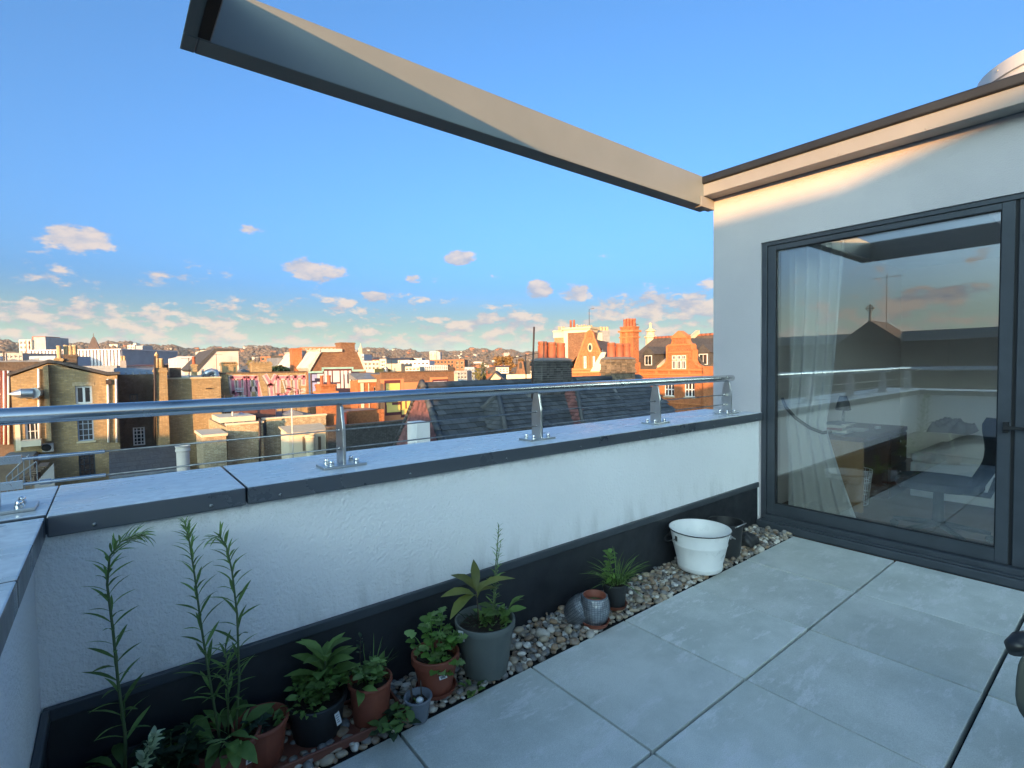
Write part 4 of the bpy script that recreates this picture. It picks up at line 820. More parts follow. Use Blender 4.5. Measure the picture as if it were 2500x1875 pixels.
for z in (.0, .10, .20, .30): MB().lathe([(.095+z*.1, z), (.098+z*.1, z+.006), (.093+z*.1, z+.006), (.095+z*.1, z)], 24).build('hoop', M['white_wood'], t, True)
for i in range(18):
    a = i*math.tau/18; MB().tube([(.096*math.cos(a), .096*math.sin(a), 0), (.127*math.cos(a), .127*math.sin(a), .306)], .002, 5).build('wire', M['white_wood'], t, True)
t = thing('computer_tower', 'dark computer case standing on the floor under the desk', 'computer', (5.30, 1.70, 0))
MB().box(-.10, -.02, .01, .10, .30, .44).build('case', M['pot_black'], t, bevel=.01); MB().box(-.06, -.024, .34, .06, -.0195, .36).build('drive_slot', M['chrome'], t)
# ================================================================== CITY HELPERS
GZ = -13.0                                     # street level
class Facade:
    """vertical wall plane through two sight lines; local x runs right along it, local y goes into the building"""
    def __init__(s, name, label, cat, pl, dl, pr, dr, group=None):
        a, b = at(pl, 890, dl), at(pr, 890, dr); s.a = Vector((a.x, a.y, 0)); d = Vector((b.x-a.x, b.y-a.y, 0)); s.w = d.length
        s.d = d.normalized(); s.n = Vector((s.d.y, -s.d.x, 0)); s.rz = math.atan2(s.d.y, s.d.x)
        s.root = thing(name, label, cat, (s.a.x, s.a.y, 0), s.rz, group)
    def uz(s, px, py, off=0):                  # off: metres the point stands in front of the wall plane
        q = ray(px, py); o = s.a+s.n*off; t = (o-CAMP).dot(s.n)/q.dot(s.n); p = CAMP+q*t
        return (p-s.a).dot(s.d), p.z
    def rect(s, x0, y0, x1, y1, off=0):
        u0, z1 = s.uz(x0, y0, off); u1, z0 = s.uz(x1, y1, off); return min(u0, u1), max(u0, u1), min(z0, z1), max(z0, z1)
def holes_wall(mb, u0, u1, z0, z1, holes, t=.22):
    """front shell from y = 0 to t with rectangular openings"""
    us = sorted(set([u0, u1]+[min(max(v, u0), u1) for h in holes for v in h[:2]])); zs = sorted(set([z0, z1]+[min(max(v, z0), z1) for h in holes for v in h[2:4]]))
    for i in range(len(us)-1):
        for j in range(len(zs)-1):
            cu, cz = (us[i]+us[i+1])/2, (zs[j]+zs[j+1])/2
            if any(h[0] < cu < h[1] and h[2] < cz < h[3] for h in holes): continue
            if us[i+1]-us[i] > 1e-4 and zs[j+1]-zs[j] > 1e-4: mb.box(us[i], 0, zs[j], us[i+1], t, zs[j+1])
def window(parent, u0, u1, z0, z1, nx=2, nz=2, fm='white_paint', y=.09, fw=.06, bar=.03, sill=True, name='window', pane='pane', sill_m='stone'):
    m = MB(); m.box(u0, y, z0, u0+fw, y+.06, z1); m.box(u1-fw, y, z0, u1, y+.06, z1); m.box(u0+fw, y, z0, u1-fw, y+.06, z0+fw); m.box(u0+fw, y, z1-fw, u1-fw, y+.06, z1)
    for i in range(1, nx): x = u0+(u1-u0)*i/nx; m.box(x-bar/2, y+.004, z0+fw, x+bar/2, y+.05, z1-fw)
    for j in range(1, nz): z = z0+(z1-z0)*j/nz; m.box(u0+fw, y+.008, z-bar/2, u1-fw, y+.046, z+bar/2)
    w_ = m.build(name, M[fm], parent)
    MB().box(u0+fw*.5, y+.03, z0+fw*.5, u1-fw*.5, y+.04, z1-fw*.5).build('pane', M[pane], w_)
    if sill: MB().box(u0-.10, -.018, z1+.003, u1+.10, y-.001, z1+.20).build('lintel', M['stock_pale'], w_)
    if sill: MB().box(u0-.06, -.06, z0-.09, u1+.06, y+.01, z0-.002).build('sill', M[sill_m], w_)
    return w_
def chimney(parent, u0, u1, y0, y1, z0, z1, bm, pots=3, potm='chimney_pot', poth=.55, potr=.13, cap=True, rows=1, rake=False):
    st = MB(); st.box(u0, y0, z0, u1, y1, z1-.12); 
    if cap: st.box(u0-.05, y0-.05, z1-.12, u1+.05, y1+.05, z1-.04); st.box(u0-.02, y0-.02, z1-.04, u1+.02, y1+.02, z1)
    else: st.box(u0+.001, y0+.001, z1-.12, u1-.001, y1-.001, z1)
    c = st.build('chimney', M[bm], parent)
    for r_ in range(rows):
        for i in range(pots):
            x = u0+(u1-u0)*(i+.5)/pots; y = y0+(y1-y0)*(r_+.5)/rows; k = potr*rnd.uniform(.92, 1.06); h = poth*rnd.uniform(.92, 1.06)
            MB().lathe([(k*1.05, z1-.01), (k*1.08, z1+.05), (k*.95, z1+.06), (k*.92, z1+h*.80), (k*1.02, z1+h*.84), (k*1.05, z1+h*.94), (k*.95, z1+h), (k*.75, z1+h), (k*.72, z1+h*.7), (0, z1+h*.7)], 14, (x, y)).build('chimney_pot', M[potm], c, True, auto=35)
    return c
def clutter(f, z, n, y0=1.0, y1=5.0, u0=.4, u1=None):
    """vent pipes, roof lights, cowls and dishes standing on a flat roof, as parts of the house"""
    u1 = u1 or f.w-.4
    for i in range(n):
        u, y, k_ = rnd.uniform(u0, u1), rnd.uniform(y0, y1), rnd.randrange(4)
        if k_ == 0: MB().tube([(u, y, z-.3), (u, y, z+rnd.uniform(.3, .8))], rnd.uniform(.04, .07), 8).build('vent_pipe', M[rnd.choice(('lead', 'dark_pipe', 'white_wall'))], f.root, True, auto=40)
        elif k_ == 1: MB().prism([(u-.45, z-.2), (u+.45, z-.2), (u+.45, z+.12), (u, z+.30), (u-.45, z+.12)], y, y+.9, 'xz').build('roof_light', M['lead'], f.root)
        elif k_ == 2: MB().lathe([(.16, z-.2), (.16, z+.25), (.22, z+.27), (.22, z+.36), (.05, z+.46), (0, z+.47)], 12, (u, y)).build('vent_cowl', M['metal_duct'], f.root, True, auto=40)
        else:
            MB().tube([(u, y, z-.2), (u, y, z+1.3)], .02, 6).build('mast', M['dark_pipe'], f.root); b = MB(); b.tube([(u-.4, y, z+1.25), (u+.4, y, z+1.3)], .012, 5)
            for q in range(5): b.tube([(u-.36+.18*q, y-.16, z+1.26), (u-.36+.18*q, y+.16, z+1.26)], .007, 4)
            b.build('aerial', M['dark_pipe'], f.root)
def aerial(loc, h=2.2, rz=0, label='', n=8, L_=1.0, tilt=0):
    t = thing('tv_aerial', label, 'aerial', loc, rz); m = MB(); m.tube([(0, 0, 0), (0, 0, h)], .018, 6); m.build('mast', M['dark_pipe'], t)
    b = MB(); b.tube([(-L_*.5, 0, h*.95-tilt*.5), (L_*.5, 0, h*.95+tilt*.5)], .010, 5)
    for i in range(n):
        x = -L_*.48+L_*.96*i/(n-1); q = .22-.008*i; z = h*.95+tilt*(x/L_); b.tube([(x, -q, z), (x, q, z)], .006, 4)
    b.build('boom', M['dark_pipe'], t)
    return t
# ---- neighbours behind the camera, towards the sun: seen only as reflections and by the shade they throw
SD = Vector((math.sin(SUN_AZ), math.cos(SUN_AZ), 0)); SN = Vector((-SD.y, SD.x, 0))
def behind(label, s_, prof, depth, bm, roofm, name='terraced_house'):
    """house row across the sun's path: prof = (lateral, eaves-to-ridge height) outline"""
    o = SD*s_; t = thing(name, label, 'building', (o.x, o.y, 0), math.atan2(SN.y, SN.x))
    poly = [(prof[0][0], GZ)]+list(prof)+[(prof[-1][0], GZ)]
    MB().prism(poly, 0, depth, 'xz').build('wall', M[bm], t)
    cp = MB()
    for (a, za), (b, zb) in zip(prof, prof[1:]):
        cp.add([(a, -.06, za-.02), (b, -.06, zb-.02), (b, depth+.06, zb-.02), (a, depth+.06, za-.02), (a, -.06, za+.0), (b, -.06, zb+.0), (b, depth+.06, zb), (a, depth+.06, za)], [(0, 1, 5, 4), (4, 5, 6, 7), (3, 7, 6, 2)])
    cp.build('coping', M[roofm], t); return t
behind('tall brick house behind the camera that shades the terrace', -18, [(-16, 6.26), (-6, 5.76), (-3.9, 5.31), (-1.35, 4.72), (-.5, 4.76), (0, 4.68), (1.75, 4.64), (2.1, 5.21), (5.6, 5.24)], 7, 'brown_brick', 'stone')
behind('brick house of middle height behind the camera on the left', -25, [(5.61, 3.9), (14.6, 3.9)], 7, 'stock_dark', 'stone')
nb = behind('long low brick house with one chimney reflected in the window', -25, [(14.61, 2.6), (31, 2.6)], 7, 'stock_dark', 'stone')
chimney(nb, 27.25, 28.15, 1, 2.6, 2.59, 6.2, 'stock_dark', 3)
# church roof with a ringed cross, reflected in the glass
t = thing('church', 'dark brick church roof with ringed gable cross reflected in the window', 'church', (-60, 6, 0))
MB().box(-14, 0, GZ, 0, 34, 3.2).build('wall', M['stock_dark'], t)
MB().prism([(.3, 3.2), (-7, 4.6), (-14.3, 3.2)], 0, 34, 'xz').build('roof', M['slate_roof'], t)
MB().prism([(11.0, 3.19), (14.2, 5.7), (17.4, 3.19)], -6, .06, 'yz').build('gable', M['stock_dark'], t)
MB().box(-8, -3.5, GZ, 0, -.01, 5.3).build('tower_block', M['stock_dark'], t)
cr = MB(); cr.tube([(0, 14.2, 5.6), (0, 14.2, 7.5)], [.16, .09], 8); cr.tube([(0, 13.75, 7.05), (0, 14.65, 7.05)], .08, 8); cr.lathe([(.30, -.06), (.36, -.06), (.36, .06), (.30, .06), (.30, -.06)], 20, M=Matrix.Translation((0, 14.2, 7.05)) @ Matrix.Rotation(R(90), 4, 'Y')); cr.build('cross', M['stone'], t, True, auto=40)
aerial((-34, 11.5, 2.5), 4.6, R(90), 'tall many-armed aerial on the roof reflected in the window', 10, 2.0)
# ================================================================== CITY
def fy(name, label, cat, pl, pr, Y, group=None):        # facade square to the terrace, at distance Y
    return Facade(name, label, cat, pl, Y/ray(pl, 890).y, pr, Y/ray(pr, 890).y, group)
kind(MB().poly([(-3380, -3380, GZ), (3380, -3380, GZ), (3380, 3380, GZ), (-3380, 3380, GZ)]).build('ground', M['ground']), 'structure')
def body(f, z1, depth, bm, holes=(), t=.22, u0=0, u1=None, z0=GZ, name='wall', roof='felt', flat=True, cop=None):
    """walls with openings in front, flat roof behind a low parapet"""
    u1 = f.w if u1 is None else u1; m = MB(); holes_wall(m, u0, u1, z0, z1, list(holes), t); m.box(u0, t+.001, z0, u1, depth, z1-.12)
    o = m.build(name, M[bm], f.root)
    if flat: MB().box(u0+.08, t+.01, z1-.119, u1-.08, depth-.05, z1-.07).build('roof', M[roof], f.root)
    if cop: MB().box(u0-.04, -.05, z1+.001, u1+.04, t+.05, z1+.09).build('coping', M[cop], f.root)
    return o
def paint(f, name, mat, rects, off=.004):
    m = MB()
    for r_ in rects:
        u0, u1, z0, z1 = f.rect(*r_); m.box(u0, -off-.006, z0, u1, -off, z1)
    return m.build(name, M[mat], f.root)
def strokes(f, name, mat, lines, w_, off):
    """brush strokes (polylines in the wall plane) as thin raised paint"""
    m = MB(); hw = w_/2
    for ln in lines:
        ps = [Vector(f.uz(*p)) for p in ln]
        for a, b in zip(ps, ps[1:]):
            d = (b-a); L_ = d.length
            if L_ < 1e-4: continue
            d /= L_; n = Vector((-d.y, d.x))*hw; a2 = a-d*hw*.7; b2 = b+d*hw*.7
            m.prism([(a2+n)[:], (b2+n)[:], (b2-n)[:], (a2-n)[:]], -off-.004, -off, 'xz')
    return m.build(name, M[mat], f.root)
def tubep(f, name, mat, p0, p1, r, off=.1):
    a = f.uz(*p0, off); b = f.uz(*p1, off); return MB().tube([(a[0], -off, a[1]), (b[0], -off, b[1])], r, 8).build(name, M[mat], f.root, True)
# ---- L0 flat-roofed block behind the yellow house
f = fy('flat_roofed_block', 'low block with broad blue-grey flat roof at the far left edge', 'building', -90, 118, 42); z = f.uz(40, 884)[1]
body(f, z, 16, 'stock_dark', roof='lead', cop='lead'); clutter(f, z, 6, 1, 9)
for i, (x, mt) in enumerate(((4, 'red_pipe'), (9, 'white_paint'), (14, 'red_pipe'), (20, 'white_paint'))): tubep(f, 'downpipe', mt, (x, 905), (x+1, 1085), .055)
a = f.rect(-40, 930, 12, 960); window(f.root, *a, 2, 1)
# ---- L1 yellow gable-ended house
f = fy('terraced_house', 'yellow brick gable-ended house with white casement and duct, left of the chimney breast', 'house', 24, 285, 34)
H1 = [f.rect(183, 943, 226, 985), f.rect(188, 1022, 230, 1075), f.rect(191, 1107, 234, 1159), f.rect(60, 1030, 98, 1076)]
ze = f.uz(24, 921)[1]; m = MB(); holes_wall(m, 0, f.w, GZ, ze, H1); m.box(0, .221, GZ, f.w, 9, ze)
gp = [f.uz(*p) for p in ((24, 921), (117, 888), (141, 890), (262, 918), (285, 921))]; gp[0] = (0, ze); gp[-1] = (f.w, ze); m.prism(gp, .0, 9, 'xz'); m.build('wall', M['stock'], f.root)
rf = MB(); top = [(u-.1 if i == 0 else u, z_+.05) for i, (u, z_) in enumerate(gp)]; top[-1] = (f.w+.12, top[-1][1])
rf.prism(top+[(u, z_+.14) for u, z_ in reversed(top)], -.08, 9.1, 'xz'); rf.build('roof', M['slate_roof'], f.root)
window(f.root, *H1[0], 2, 1, fw=.09, bar=.10); window(f.root, *H1[1], 3, 4, fm='clad_blue', pane='pane'); window(f.root, *H1[2], 3, 4, fm='frame', sill=False); window(f.root, *H1[3], 3, 2, fw=.08)
a = f.rect(104, 890, 126, 1077, .35); MB().prism([(a[0], a[2]), (a[1], a[2]), (a[1], a[3]), (a[0], a[3]-.1)], -.35, -.001, 'xz').build('buttress', M['stock'], f.root)
for x in (94, 263, 283): tubep(f, 'downpipe', 'white_paint', (x, 925 if x > 200 else 900), (x+2, 1080), .05)
a = f.rect(258, 927, 272, 938); MB().box(a[0], -.22, a[2], a[1], -.01, a[3]).build('hopper', M['dark_pipe'], f.root)
c = chimney(f.root, f.uz(150, 880)[0], f.uz(184, 880)[0], 1.6, 2.7, ze+.2, f.uz(167, 866, -2)[1], 'stock_dark', 3, 'buff_pot', .5, .11)
chimney(f.root, f.uz(128, 880)[0], f.uz(148, 880)[0], 1.5, 2.3, ze+.2, f.uz(138, 875, -2)[1], 'stock', 1, 'buff_pot', .7, .10)
a = f.uz(20, 962, .7); b = f.uz(82, 958, .7); dm = MB(); dm.tube([(a[0], -.7, a[1]), (a[0]+.45, -.7, a[1]), (a[0]+.46, -.7, a[1]), (b[0], -.7, a[1])], [.02, .26, .24, .24], 10); dm.tube([(b[0], -.75, a[1]), (b[0]+.1, -.1, a[1])], .26, 10)
for xx in (.6, 1.0): dm.box(a[0]+xx-.02, -.5, a[1]-.3, a[0]+xx+.02, .0, a[1]-.26)
dm.build('air_duct', M['metal_duct'], f.root, True, auto=40)
a = f.rect(102, 1084, 131, 1102, .3); fan = MB(); fan.box(a[0], -.3, a[2], a[1], -.01, a[3]); fo = fan.build('air_conditioner', M['concrete'], f.root); uu, zz_ = f.uz(113, 1093, .31); MB().lathe([(.0, 0), (.16, 0), (.18, .02), (.15, .03), (0, .02)], 14, M=Matrix.Translation((uu, -.302, zz_)) @ Matrix.Rotation(R(90), 4, 'X')).build('fan_grille', M['frame_dark'], fo, True)
a = f.rect(50, 1078, 100, 1088, .8); MB().box(a[0], -.8, a[2], a[1], -.01, a[3]).build('canopy', M['cream'], f.root)
a = f.rect(36, 1030, 52, 1100); MB().box(a[0], -.06, a[2], a[1], -.004, a[3]).build('render_panel', M['cream'], f.root)
# ---- yard behind: outside stair and sheds
f = fy('outside_stair', 'grey-sided outdoor staircase in the shaded yard at the lower left', 'staircase', 20, 135, 29)
m = MB(); g = [f.uz(*p) for p in ((84, 1182), (131, 1131))]; m.prism([(g[0][0], GZ), (g[1][0], GZ), g[1], g[0]], 0, .15, 'xz'); m.build('side_wall', M['concrete'], f.root)
for i in range(9):
    u, zq = f.uz(30+7.5*i, 1186-5.6*i); MB().box(u, .2, zq-.05, u+.30, 1.3, zq).build('tread', M['timber'], f.root)
for a_, b_ in (((24, 1176), (88, 1128)), ((14, 1166), (70, 1112))):
    p, q = f.uz(*a_), f.uz(*b_); m = MB(); m.tube([(p[0], .2, p[1]), (q[0], .2, q[1])], .03, 6)
    for k_ in range(5): x = p[0]+(q[0]-p[0])*k_/4; zq = p[1]+(q[1]-p[1])*k_/4; m.tube([(x, .2, zq-.9), (x, .2, zq)], .02, 5)
    m.build('railing', M['lead'], f.root)
f = fy('timber_shed', 'weathered timber shed in the yard behind the staircase', 'shed', -20, 70, 31.5); body(f, f.uz(30, 1118)[1], 3, 'timber', roof='felt')
f = fy('slate_outhouse', 'low slate-roofed outhouse below the dark recessed wall', 'outhouse', 262, 444, 28.5); z0 = f.uz(350, 1152)[1]; z1 = f.uz(350, 1096, -3.6)[1]
MB().box(0, 0, GZ, f.w, 3.6, z0-.02).build('wall', M['concrete'], f.root)
rm = MB(); rm.add([(-.1, -.15, z0), (f.w+.1, -.15, z0), (f.w+.1, 3.6, z1), (-.1, 3.6, z1), (-.1, -.15, z0-.1), (f.w+.1, -.15, z0-.1), (f.w+.1, 3.6, GZ), (-.1, 3.6, GZ)], [(0, 1, 2, 3), (4, 5, 1, 0), (5, 6, 2, 1), (7, 4, 0, 3)]); rm.build('roof', M['slate_roof'], f.root)
MB().box(-.12, -.22, z0-.1, f.w+.12, -.10, z0-.005).build('gutter', M['lead'], f.root)
for i in range(5): u = .3+i*(f.w-.6)/4; MB().box(u-.05, -.02, z0-1.4, u+.05, -.002, z0-.11).build('batten', M['stone'], f.root)
p = at(447, 1120, 21.5); t = thing('flue_pipe', 'fat white flue pipe standing among the low roofs on the left', 'flue', (p.x, p.y, 0))
zt = at(447, 1088, 21.5).z; MB().lathe([(.24, zt-3), (.24, zt-.25), (.275, zt-.22), (.275, zt-.14), (.25, zt-.1), (.29, zt), (.2, zt), (.2, zt-.5), (0, zt-.5)], 20).build('pipe', M['white_wall'], t, True, auto=35)
# ---- L2 recessed dark wall
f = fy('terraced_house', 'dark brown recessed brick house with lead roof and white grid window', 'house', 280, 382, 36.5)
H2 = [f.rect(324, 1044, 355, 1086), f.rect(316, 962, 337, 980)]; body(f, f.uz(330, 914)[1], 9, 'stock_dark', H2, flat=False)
window(f.root, *H2[0], 3, 5, fw=.07, bar=.045, sill=False); window(f.root, *H2[1], 2, 1, fm='frame', sill=False)
z0 = f.uz(330, 914)[1]; MB().prism([(0, z0), (1.2, f.uz(330, 898, -1)[1]), (9, f.uz(330, 898, -1)[1]), (9, z0)], 0, f.w, 'yz').build('roof', M['lead'], f.root)
for i in range(6): u = f.w*(i+.5)/6; MB().box(u-.03, -.01, z0-.02, u+.03, .05, z0+.12).build('roof_seam', M['lead'], f.root)
chimney(f.root, f.uz(296, 900)[0], f.uz(312, 900)[0], 3, 3.7, z0, f.uz(304, 880, -3)[1], 'concrete', 2, 'buff_pot', .3, .08, cap=False)
# ---- L3 wall with proud chimney breast
f = fy('terraced_house', 'yellow brick house with a proud chimney breast and two buff pots', 'house', 376, 537, 36); z0 = f.uz(500, 924)[1]; body(f, z0, 9, 'stock', cop='stone'); clutter(f, z0, 5)
a = f.rect(377, 898, 416, 1115, 1.0); cb_ = MB(); cb_.box(a[0], -1.0, GZ, a[1], .0-.001, a[3]); cb_.box(a[0]-.04, -1.04, a[3]-.25, a[1]+.04, .3, a[3]-.12); co = cb_.build('chimney_breast', M['stock'], f.root)
for q in (.28, .62): MB().lathe([(.13, a[3]), (.11, a[3]+.45), (.14, a[3]+.5), (.10, a[3]+.55), (.0, a[3]+.4)], 12, (a[0]+(a[1]-a[0])*q, -.4)).build('chimney_pot', M['buff_pot'], co, True)
MB().lathe([(.09, a[3]+.5), (.09, a[3]+.7), (.13, a[3]+.72), (.0, a[3]+.95)], 12, (a[0]+(a[1]-a[0])*.28, -.4)).build('cowl', M['buff_pot'], co, True)
b = f.rect(415, 898, 443, 924); MB().box(b[0], .01, z0-.02, b[1], 1.2, b[3]).build('chimney', M['stock_dark'], f.root)
tubep(f, 'downpipe', 'dark_pipe', (378, 870), (378, 1080), .05, 1.1)
p0 = f.uz(503, 950, .1); MB().box(p0[0], -.10, p0[1], p0[0]+.3, -.01, p0[1]+.06).build('wall_bracket', M['dark_pipe'], f.root)
# white parapet boxes and small chimney on the roof behind
f2 = fy('roof_chimney', 'slim buff chimney stack in front of the white gable', 'chimney', 469, 481, 40); chimney(f2.root, 0, f2.w, 0, .7, -1, f2.uz(475, 889)[1], 'stock', 1, 'chimney_pot', .5, .1)
f2 = fy('white_parapet', 'white painted roof parapet left of the graffiti wall', 'parapet', 443, 520, 38.5); MB().box(0, 0, -3, f2.w, 6, f2.uz(480, 918)[1]).build('wall', M['white_wall'], f2.root)
f2 = fy('roof_cowl', 'grey metal vent cowl beside the graffiti wall', 'vent', 503, 530, 37.3); zc = f2.uz(515, 906)[1]; dm = MB(); dm.tube([(0, .4, zc-.35), (.12, .4, zc-.1), (.35, .4, zc), (f2.w*.9, .4, zc-.05), (f2.w, .4, zc-.3), (f2.w, .4, -1.5)], [.22, .22, .2, .2, .2, .2], 10); dm.build('cowl', M['metal_duct'], f2.root, True)
# ---- L4 graffiti wall
f = fy('graffiti_house', 'yellow-brown brick flank wall sprayed with pink graffiti letters', 'house', 533, 756, 38); z0 = f.uz(640, 911)[1]; body(f, z0, 9, 'stock', cop='stock_dark'); clutter(f, z0, 6)
q = MB(); a = f.rect(533, 912, 541, 1000); q.box(a[0], -.05, GZ, a[1], -.003, a[3]); q.build('corner_quoin', M['stock'], f.root)
LET = [[(566, 922), (597, 922), (599, 965)], [(566, 922), (570, 958), (583, 958), (573, 972)], [(585, 930), (586, 955)],
       [(606, 922), (608, 968)], [(606, 922), (624, 922), (634, 966)], [(612, 950), (630, 950)],
       [(648, 918), (661, 940), (672, 918)], [(661, 940), (664, 968)],
       [(679, 922), (679, 967)], [(679, 922), (702, 922), (706, 950), (698, 966), (679, 966)],
       [(721, 920), (724, 968)], [(709, 922), (742, 920), (741, 938)], [(724, 958), (742, 953)]]
strokes(f, 'graffiti_shadow', 'paint_grey', [[(x-4, y+1) for x, y in l] for l in LET], .26, .004)
strokes(f, 'graffiti_outline', 'paint_palepink', LET, .34, .010); strokes(f, 'graffiti_fill', 'paint_pink', [[(x, y-1) for x, y in l] for l in LET if l[0][1] < 945], .17, .016)
strokes(f, 'graffiti_line', 'label_white', [[(574, 948), (594, 948)], [(574, 952), (594, 952)], [(574, 956), (594, 956)], [(690, 930), (697, 955)], [(566, 970), (600, 966)]], .05, .022)
for x0, x1, yt, n in ((546, 583, 888, 6), (619, 668, 887, 6)):
    st = chimney(f.root, f.uz(x0, 900)[0], f.uz(x1, 900)[0], .5, 1.3, z0, f.uz((x0+x1)/2, yt, -.5)[1], 'stock', 0)
    for i in range(n):
        u = f.uz(x0, 900)[0]+(f.uz(x1, 900)[0]-f.uz(x0, 900)[0])*(i+.5)/n; zt = f.uz((x0+x1)/2, yt, -.5)[1]; MB().prism([(u-.16, zt), (u+.16, zt), (u, zt+.14)], .46, 1.34, 'xz').build('ridge_pot', M['stock'], st)
aerial((f.a+f.d*f.uz(703, 950)[0]+f.n*3+Vector((0, 0, f.uz(703, 958)[1]-2.6)))[:], 3.0, R(20), 'dark aerial silhouetted in front of the pink graffiti', 12, 2.2, -.7)
# dark roof garden strip behind graffiti wall
f2 = fy('roof_shrubs', 'dark shrubs on the roof behind the graffiti wall', 'shrubs', 668, 718, 41); lm = MB()
for i in range(700):
    x = rnd.uniform(0, f2.w); yq = rnd.uniform(0, 2); zq = f2.uz(690, 912)[1]+rnd.uniform(0, 1)*(f2.uz(690, 892)[1]-f2.uz(690, 912)[1])*(.7+.3*math.sin(x*3)); s_ = rnd.uniform(.05, .13); v = Vector((rnd.uniform(-1, 1), rnd.uniform(-1, 1), rnd.uniform(-1, 1))).normalized(); a = v.orthogonal().normalized()*s_; b = v.cross(a).normalized()*s_; c = Vector((x, yq, zq)); lm.add([c-a, c+b, c+a, c-b], [(0, 1, 2, 3)], rnd.random())
lm.build('foliage', M['foliage_green'], f2.root)
f2 = fy('glazed_dormer', 'green-grey glazed roof box beyond the graffiti wall', 'dormer', 679, 719, 46); zt = f2.uz(700, 873)[1]; MB().box(0, 0, -4, f2.w, 4, zt).build('cladding', M['lead'], f2.root); window(f2.root, f2.w*.62, f2.w*.95, zt-1.0, zt-.15, 2, 1, y=-.08, sill=False)
# ---- H white gable
f = fy('white_gable_house', 'house with tall bare white gable and dark roof edge behind the parapet', 'house', 484, 583, 50); z0 = f.uz(540, 912)[1]
gp = [f.uz(*p) for p in ((484, 905), (528, 858), (582, 857))]; m = MB(); m.prism([(0, GZ), (f.w, GZ), (f.w, gp[2][1]), gp[1], (0, gp[0][1])], 0, 10, 'xz'); m.build('wall', M['white_wall'], f.root)
rm = MB(); rm.prism([(-.1, gp[0][1]-.1), (gp[1][0], gp[1][1]+.02), (f.w+.1, gp[2][1]+.02), (f.w+.1, gp[2][1]+.2), (gp[1][0]-.1, gp[1][1]+.24), (-.35, gp[0][1]+.1)], -.06, 10, 'xz'); rm.build('roof', M['slate_roof'], f.root)
aerial((f.a+f.d*f.uz(524, 890)[0]+f.n*1.0+Vector((0, 0, f.uz(524, 902)[1])))[:], 1.3, R(0), 'small aerial in front of the white gable', 5, .9)
f = fy('corrugated_block', 'white corrugated plant block beyond the white gable', 'building', 432, 512, 78); z0 = f.uz(470, 870)[1]; body(f, z0, 12, 'clad_white', flat=True)
for i in range(8): zq = z0-.25-.42*i; MB().box(.9, -.12, zq-.14, f.w-.1, -.003, zq).build('louvre', M['clad_white'], f.root)
f = fy('lift_housing', 'cream rooftop box peeping over the white gable', 'building', 491, 516, 90); body(f, f.uz(500, 855)[1], 6, 'tower_cream')
# ---- L5 mansard gable house with the mural
f = fy('mural_house', 'brown brick house with mansard gable and white lettered mural', 'house', 752, 893, 37.5); z0 = f.uz(820, 906)[1]
m = MB(); m.box(0, 0, GZ, f.w, 9, z0); gp = [f.uz(*p) for p in ((755, 906), (782, 860), (833, 860), (872, 860), (889, 903))]; m.prism([(0, z0), (f.w, z0), gp[4], gp[3], gp[1], gp[0]], .001, 9, 'xz'); m.build('wall', M['brown_brick'], f.root)
cp = MB(); pts_ = [gp[0], gp[1], f.uz(834, 859)]; 
for a, b in zip(pts_, pts_[1:]): cp.prism([a, b, (b[0], b[1]+.22), (a[0]-.22, a[1]+.22)], -.14, 9, 'xz')
a, b = gp[3], gp[4]; cp.prism([a, b, (b[0]+.16, b[1]), (a[0]+.16, a[1])], -.12, 9, 'xz'); cp.build('coping', M['white_wall'], f.root)
chimney(f.root, f.uz(833, 850)[0], f.uz(867, 850)[0], .05, 1.2, gp[2][1], f.uz(850, 836)[1], 'brown_brick', 0)
K = lambda a, b, c, d: (740+a/8.508, 820+b/8.508, 740+c/8.508, 820+d/8.508)
paint(f, 'mural_ground', 'paint_navy', [K(165, 770, 1185, 1400)], .002); paint(f, 'mural_border', 'paint_blue', [K(108, 745, 165, 1400)], .002)
paint(f, 'mural_band', 'paint_aqua', [K(108, 735, 405, 768), K(385, 655, 1045, 690), K(1000, 690, 1045, 735), K(1045, 700, 1275, 735), K(385, 690, 430, 735)], .010)
paint(f, 'mural_letter', 'paint_lilac', [K(180, 800, 290, 930), K(190, 970, 290, 1170)], .012)
paint(f, 'mural_letter', 'paint_white', [K(291, 790, 430, 878), K(358, 878, 430, 957), K(291, 957, 430, 1040), K(322, 1040, 430, 1092), K(291, 1092, 430, 1170), K(440, 720, 505, 960), K(526, 720, 595, 960), K(616, 720, 760, 960), K(700, 990, 775, 1085),
      K(780, 720, 840, 1085), K(861, 720, 918, 800), K(861, 800, 918, 1085), K(946, 720, 1000, 1085), K(840, 720, 861, 798), K(918, 992, 946, 1085), K(1020, 780, 1172, 858), K(1020, 858, 1080, 1003), K(1080, 912, 1172, 1003), K(1020, 1062, 1182, 1142)], .012)
paint(f, 'mural_bar', 'paint_maroon', [K(430, 690, 440, 960), K(505, 720, 526, 960), K(595, 720, 616, 960), K(760, 690, 780, 1085), K(1000, 690, 1020, 1085), K(700, 960, 775, 990), K(430, 690, 1010, 719)], .014)
paint(f, 'mural_bar', 'paint_navy', [K(240, 880, 355, 955), K(250, 1040, 320, 1090)], .018)
# grey roof box and orange chimney left of it
f2 = fy('roof_box', 'grey panelled roof box behind the mansard gable', 'dormer', 736, 782, 43); zt = f2.uz(755, 865)[1]; MB().box(0, 0, -4, f2.w, 5, zt).build('cladding', M['concrete'], f2.root)
for i in range(4): u = f2.w*(i+.5)/4; MB().box(u-.03, -.04, -4, u+.03, -.002, zt-.1).build('seam', M['lead'], f2.root)
f2 = fy('tall_chimney', 'tall narrow orange brick chimney left of the mansard gable', 'chimney', 716, 738, 40); chimney(f2.root, 0, f2.w, 0, .9, -6, f2.uz(727, 850)[1], 'red_brick', 0)
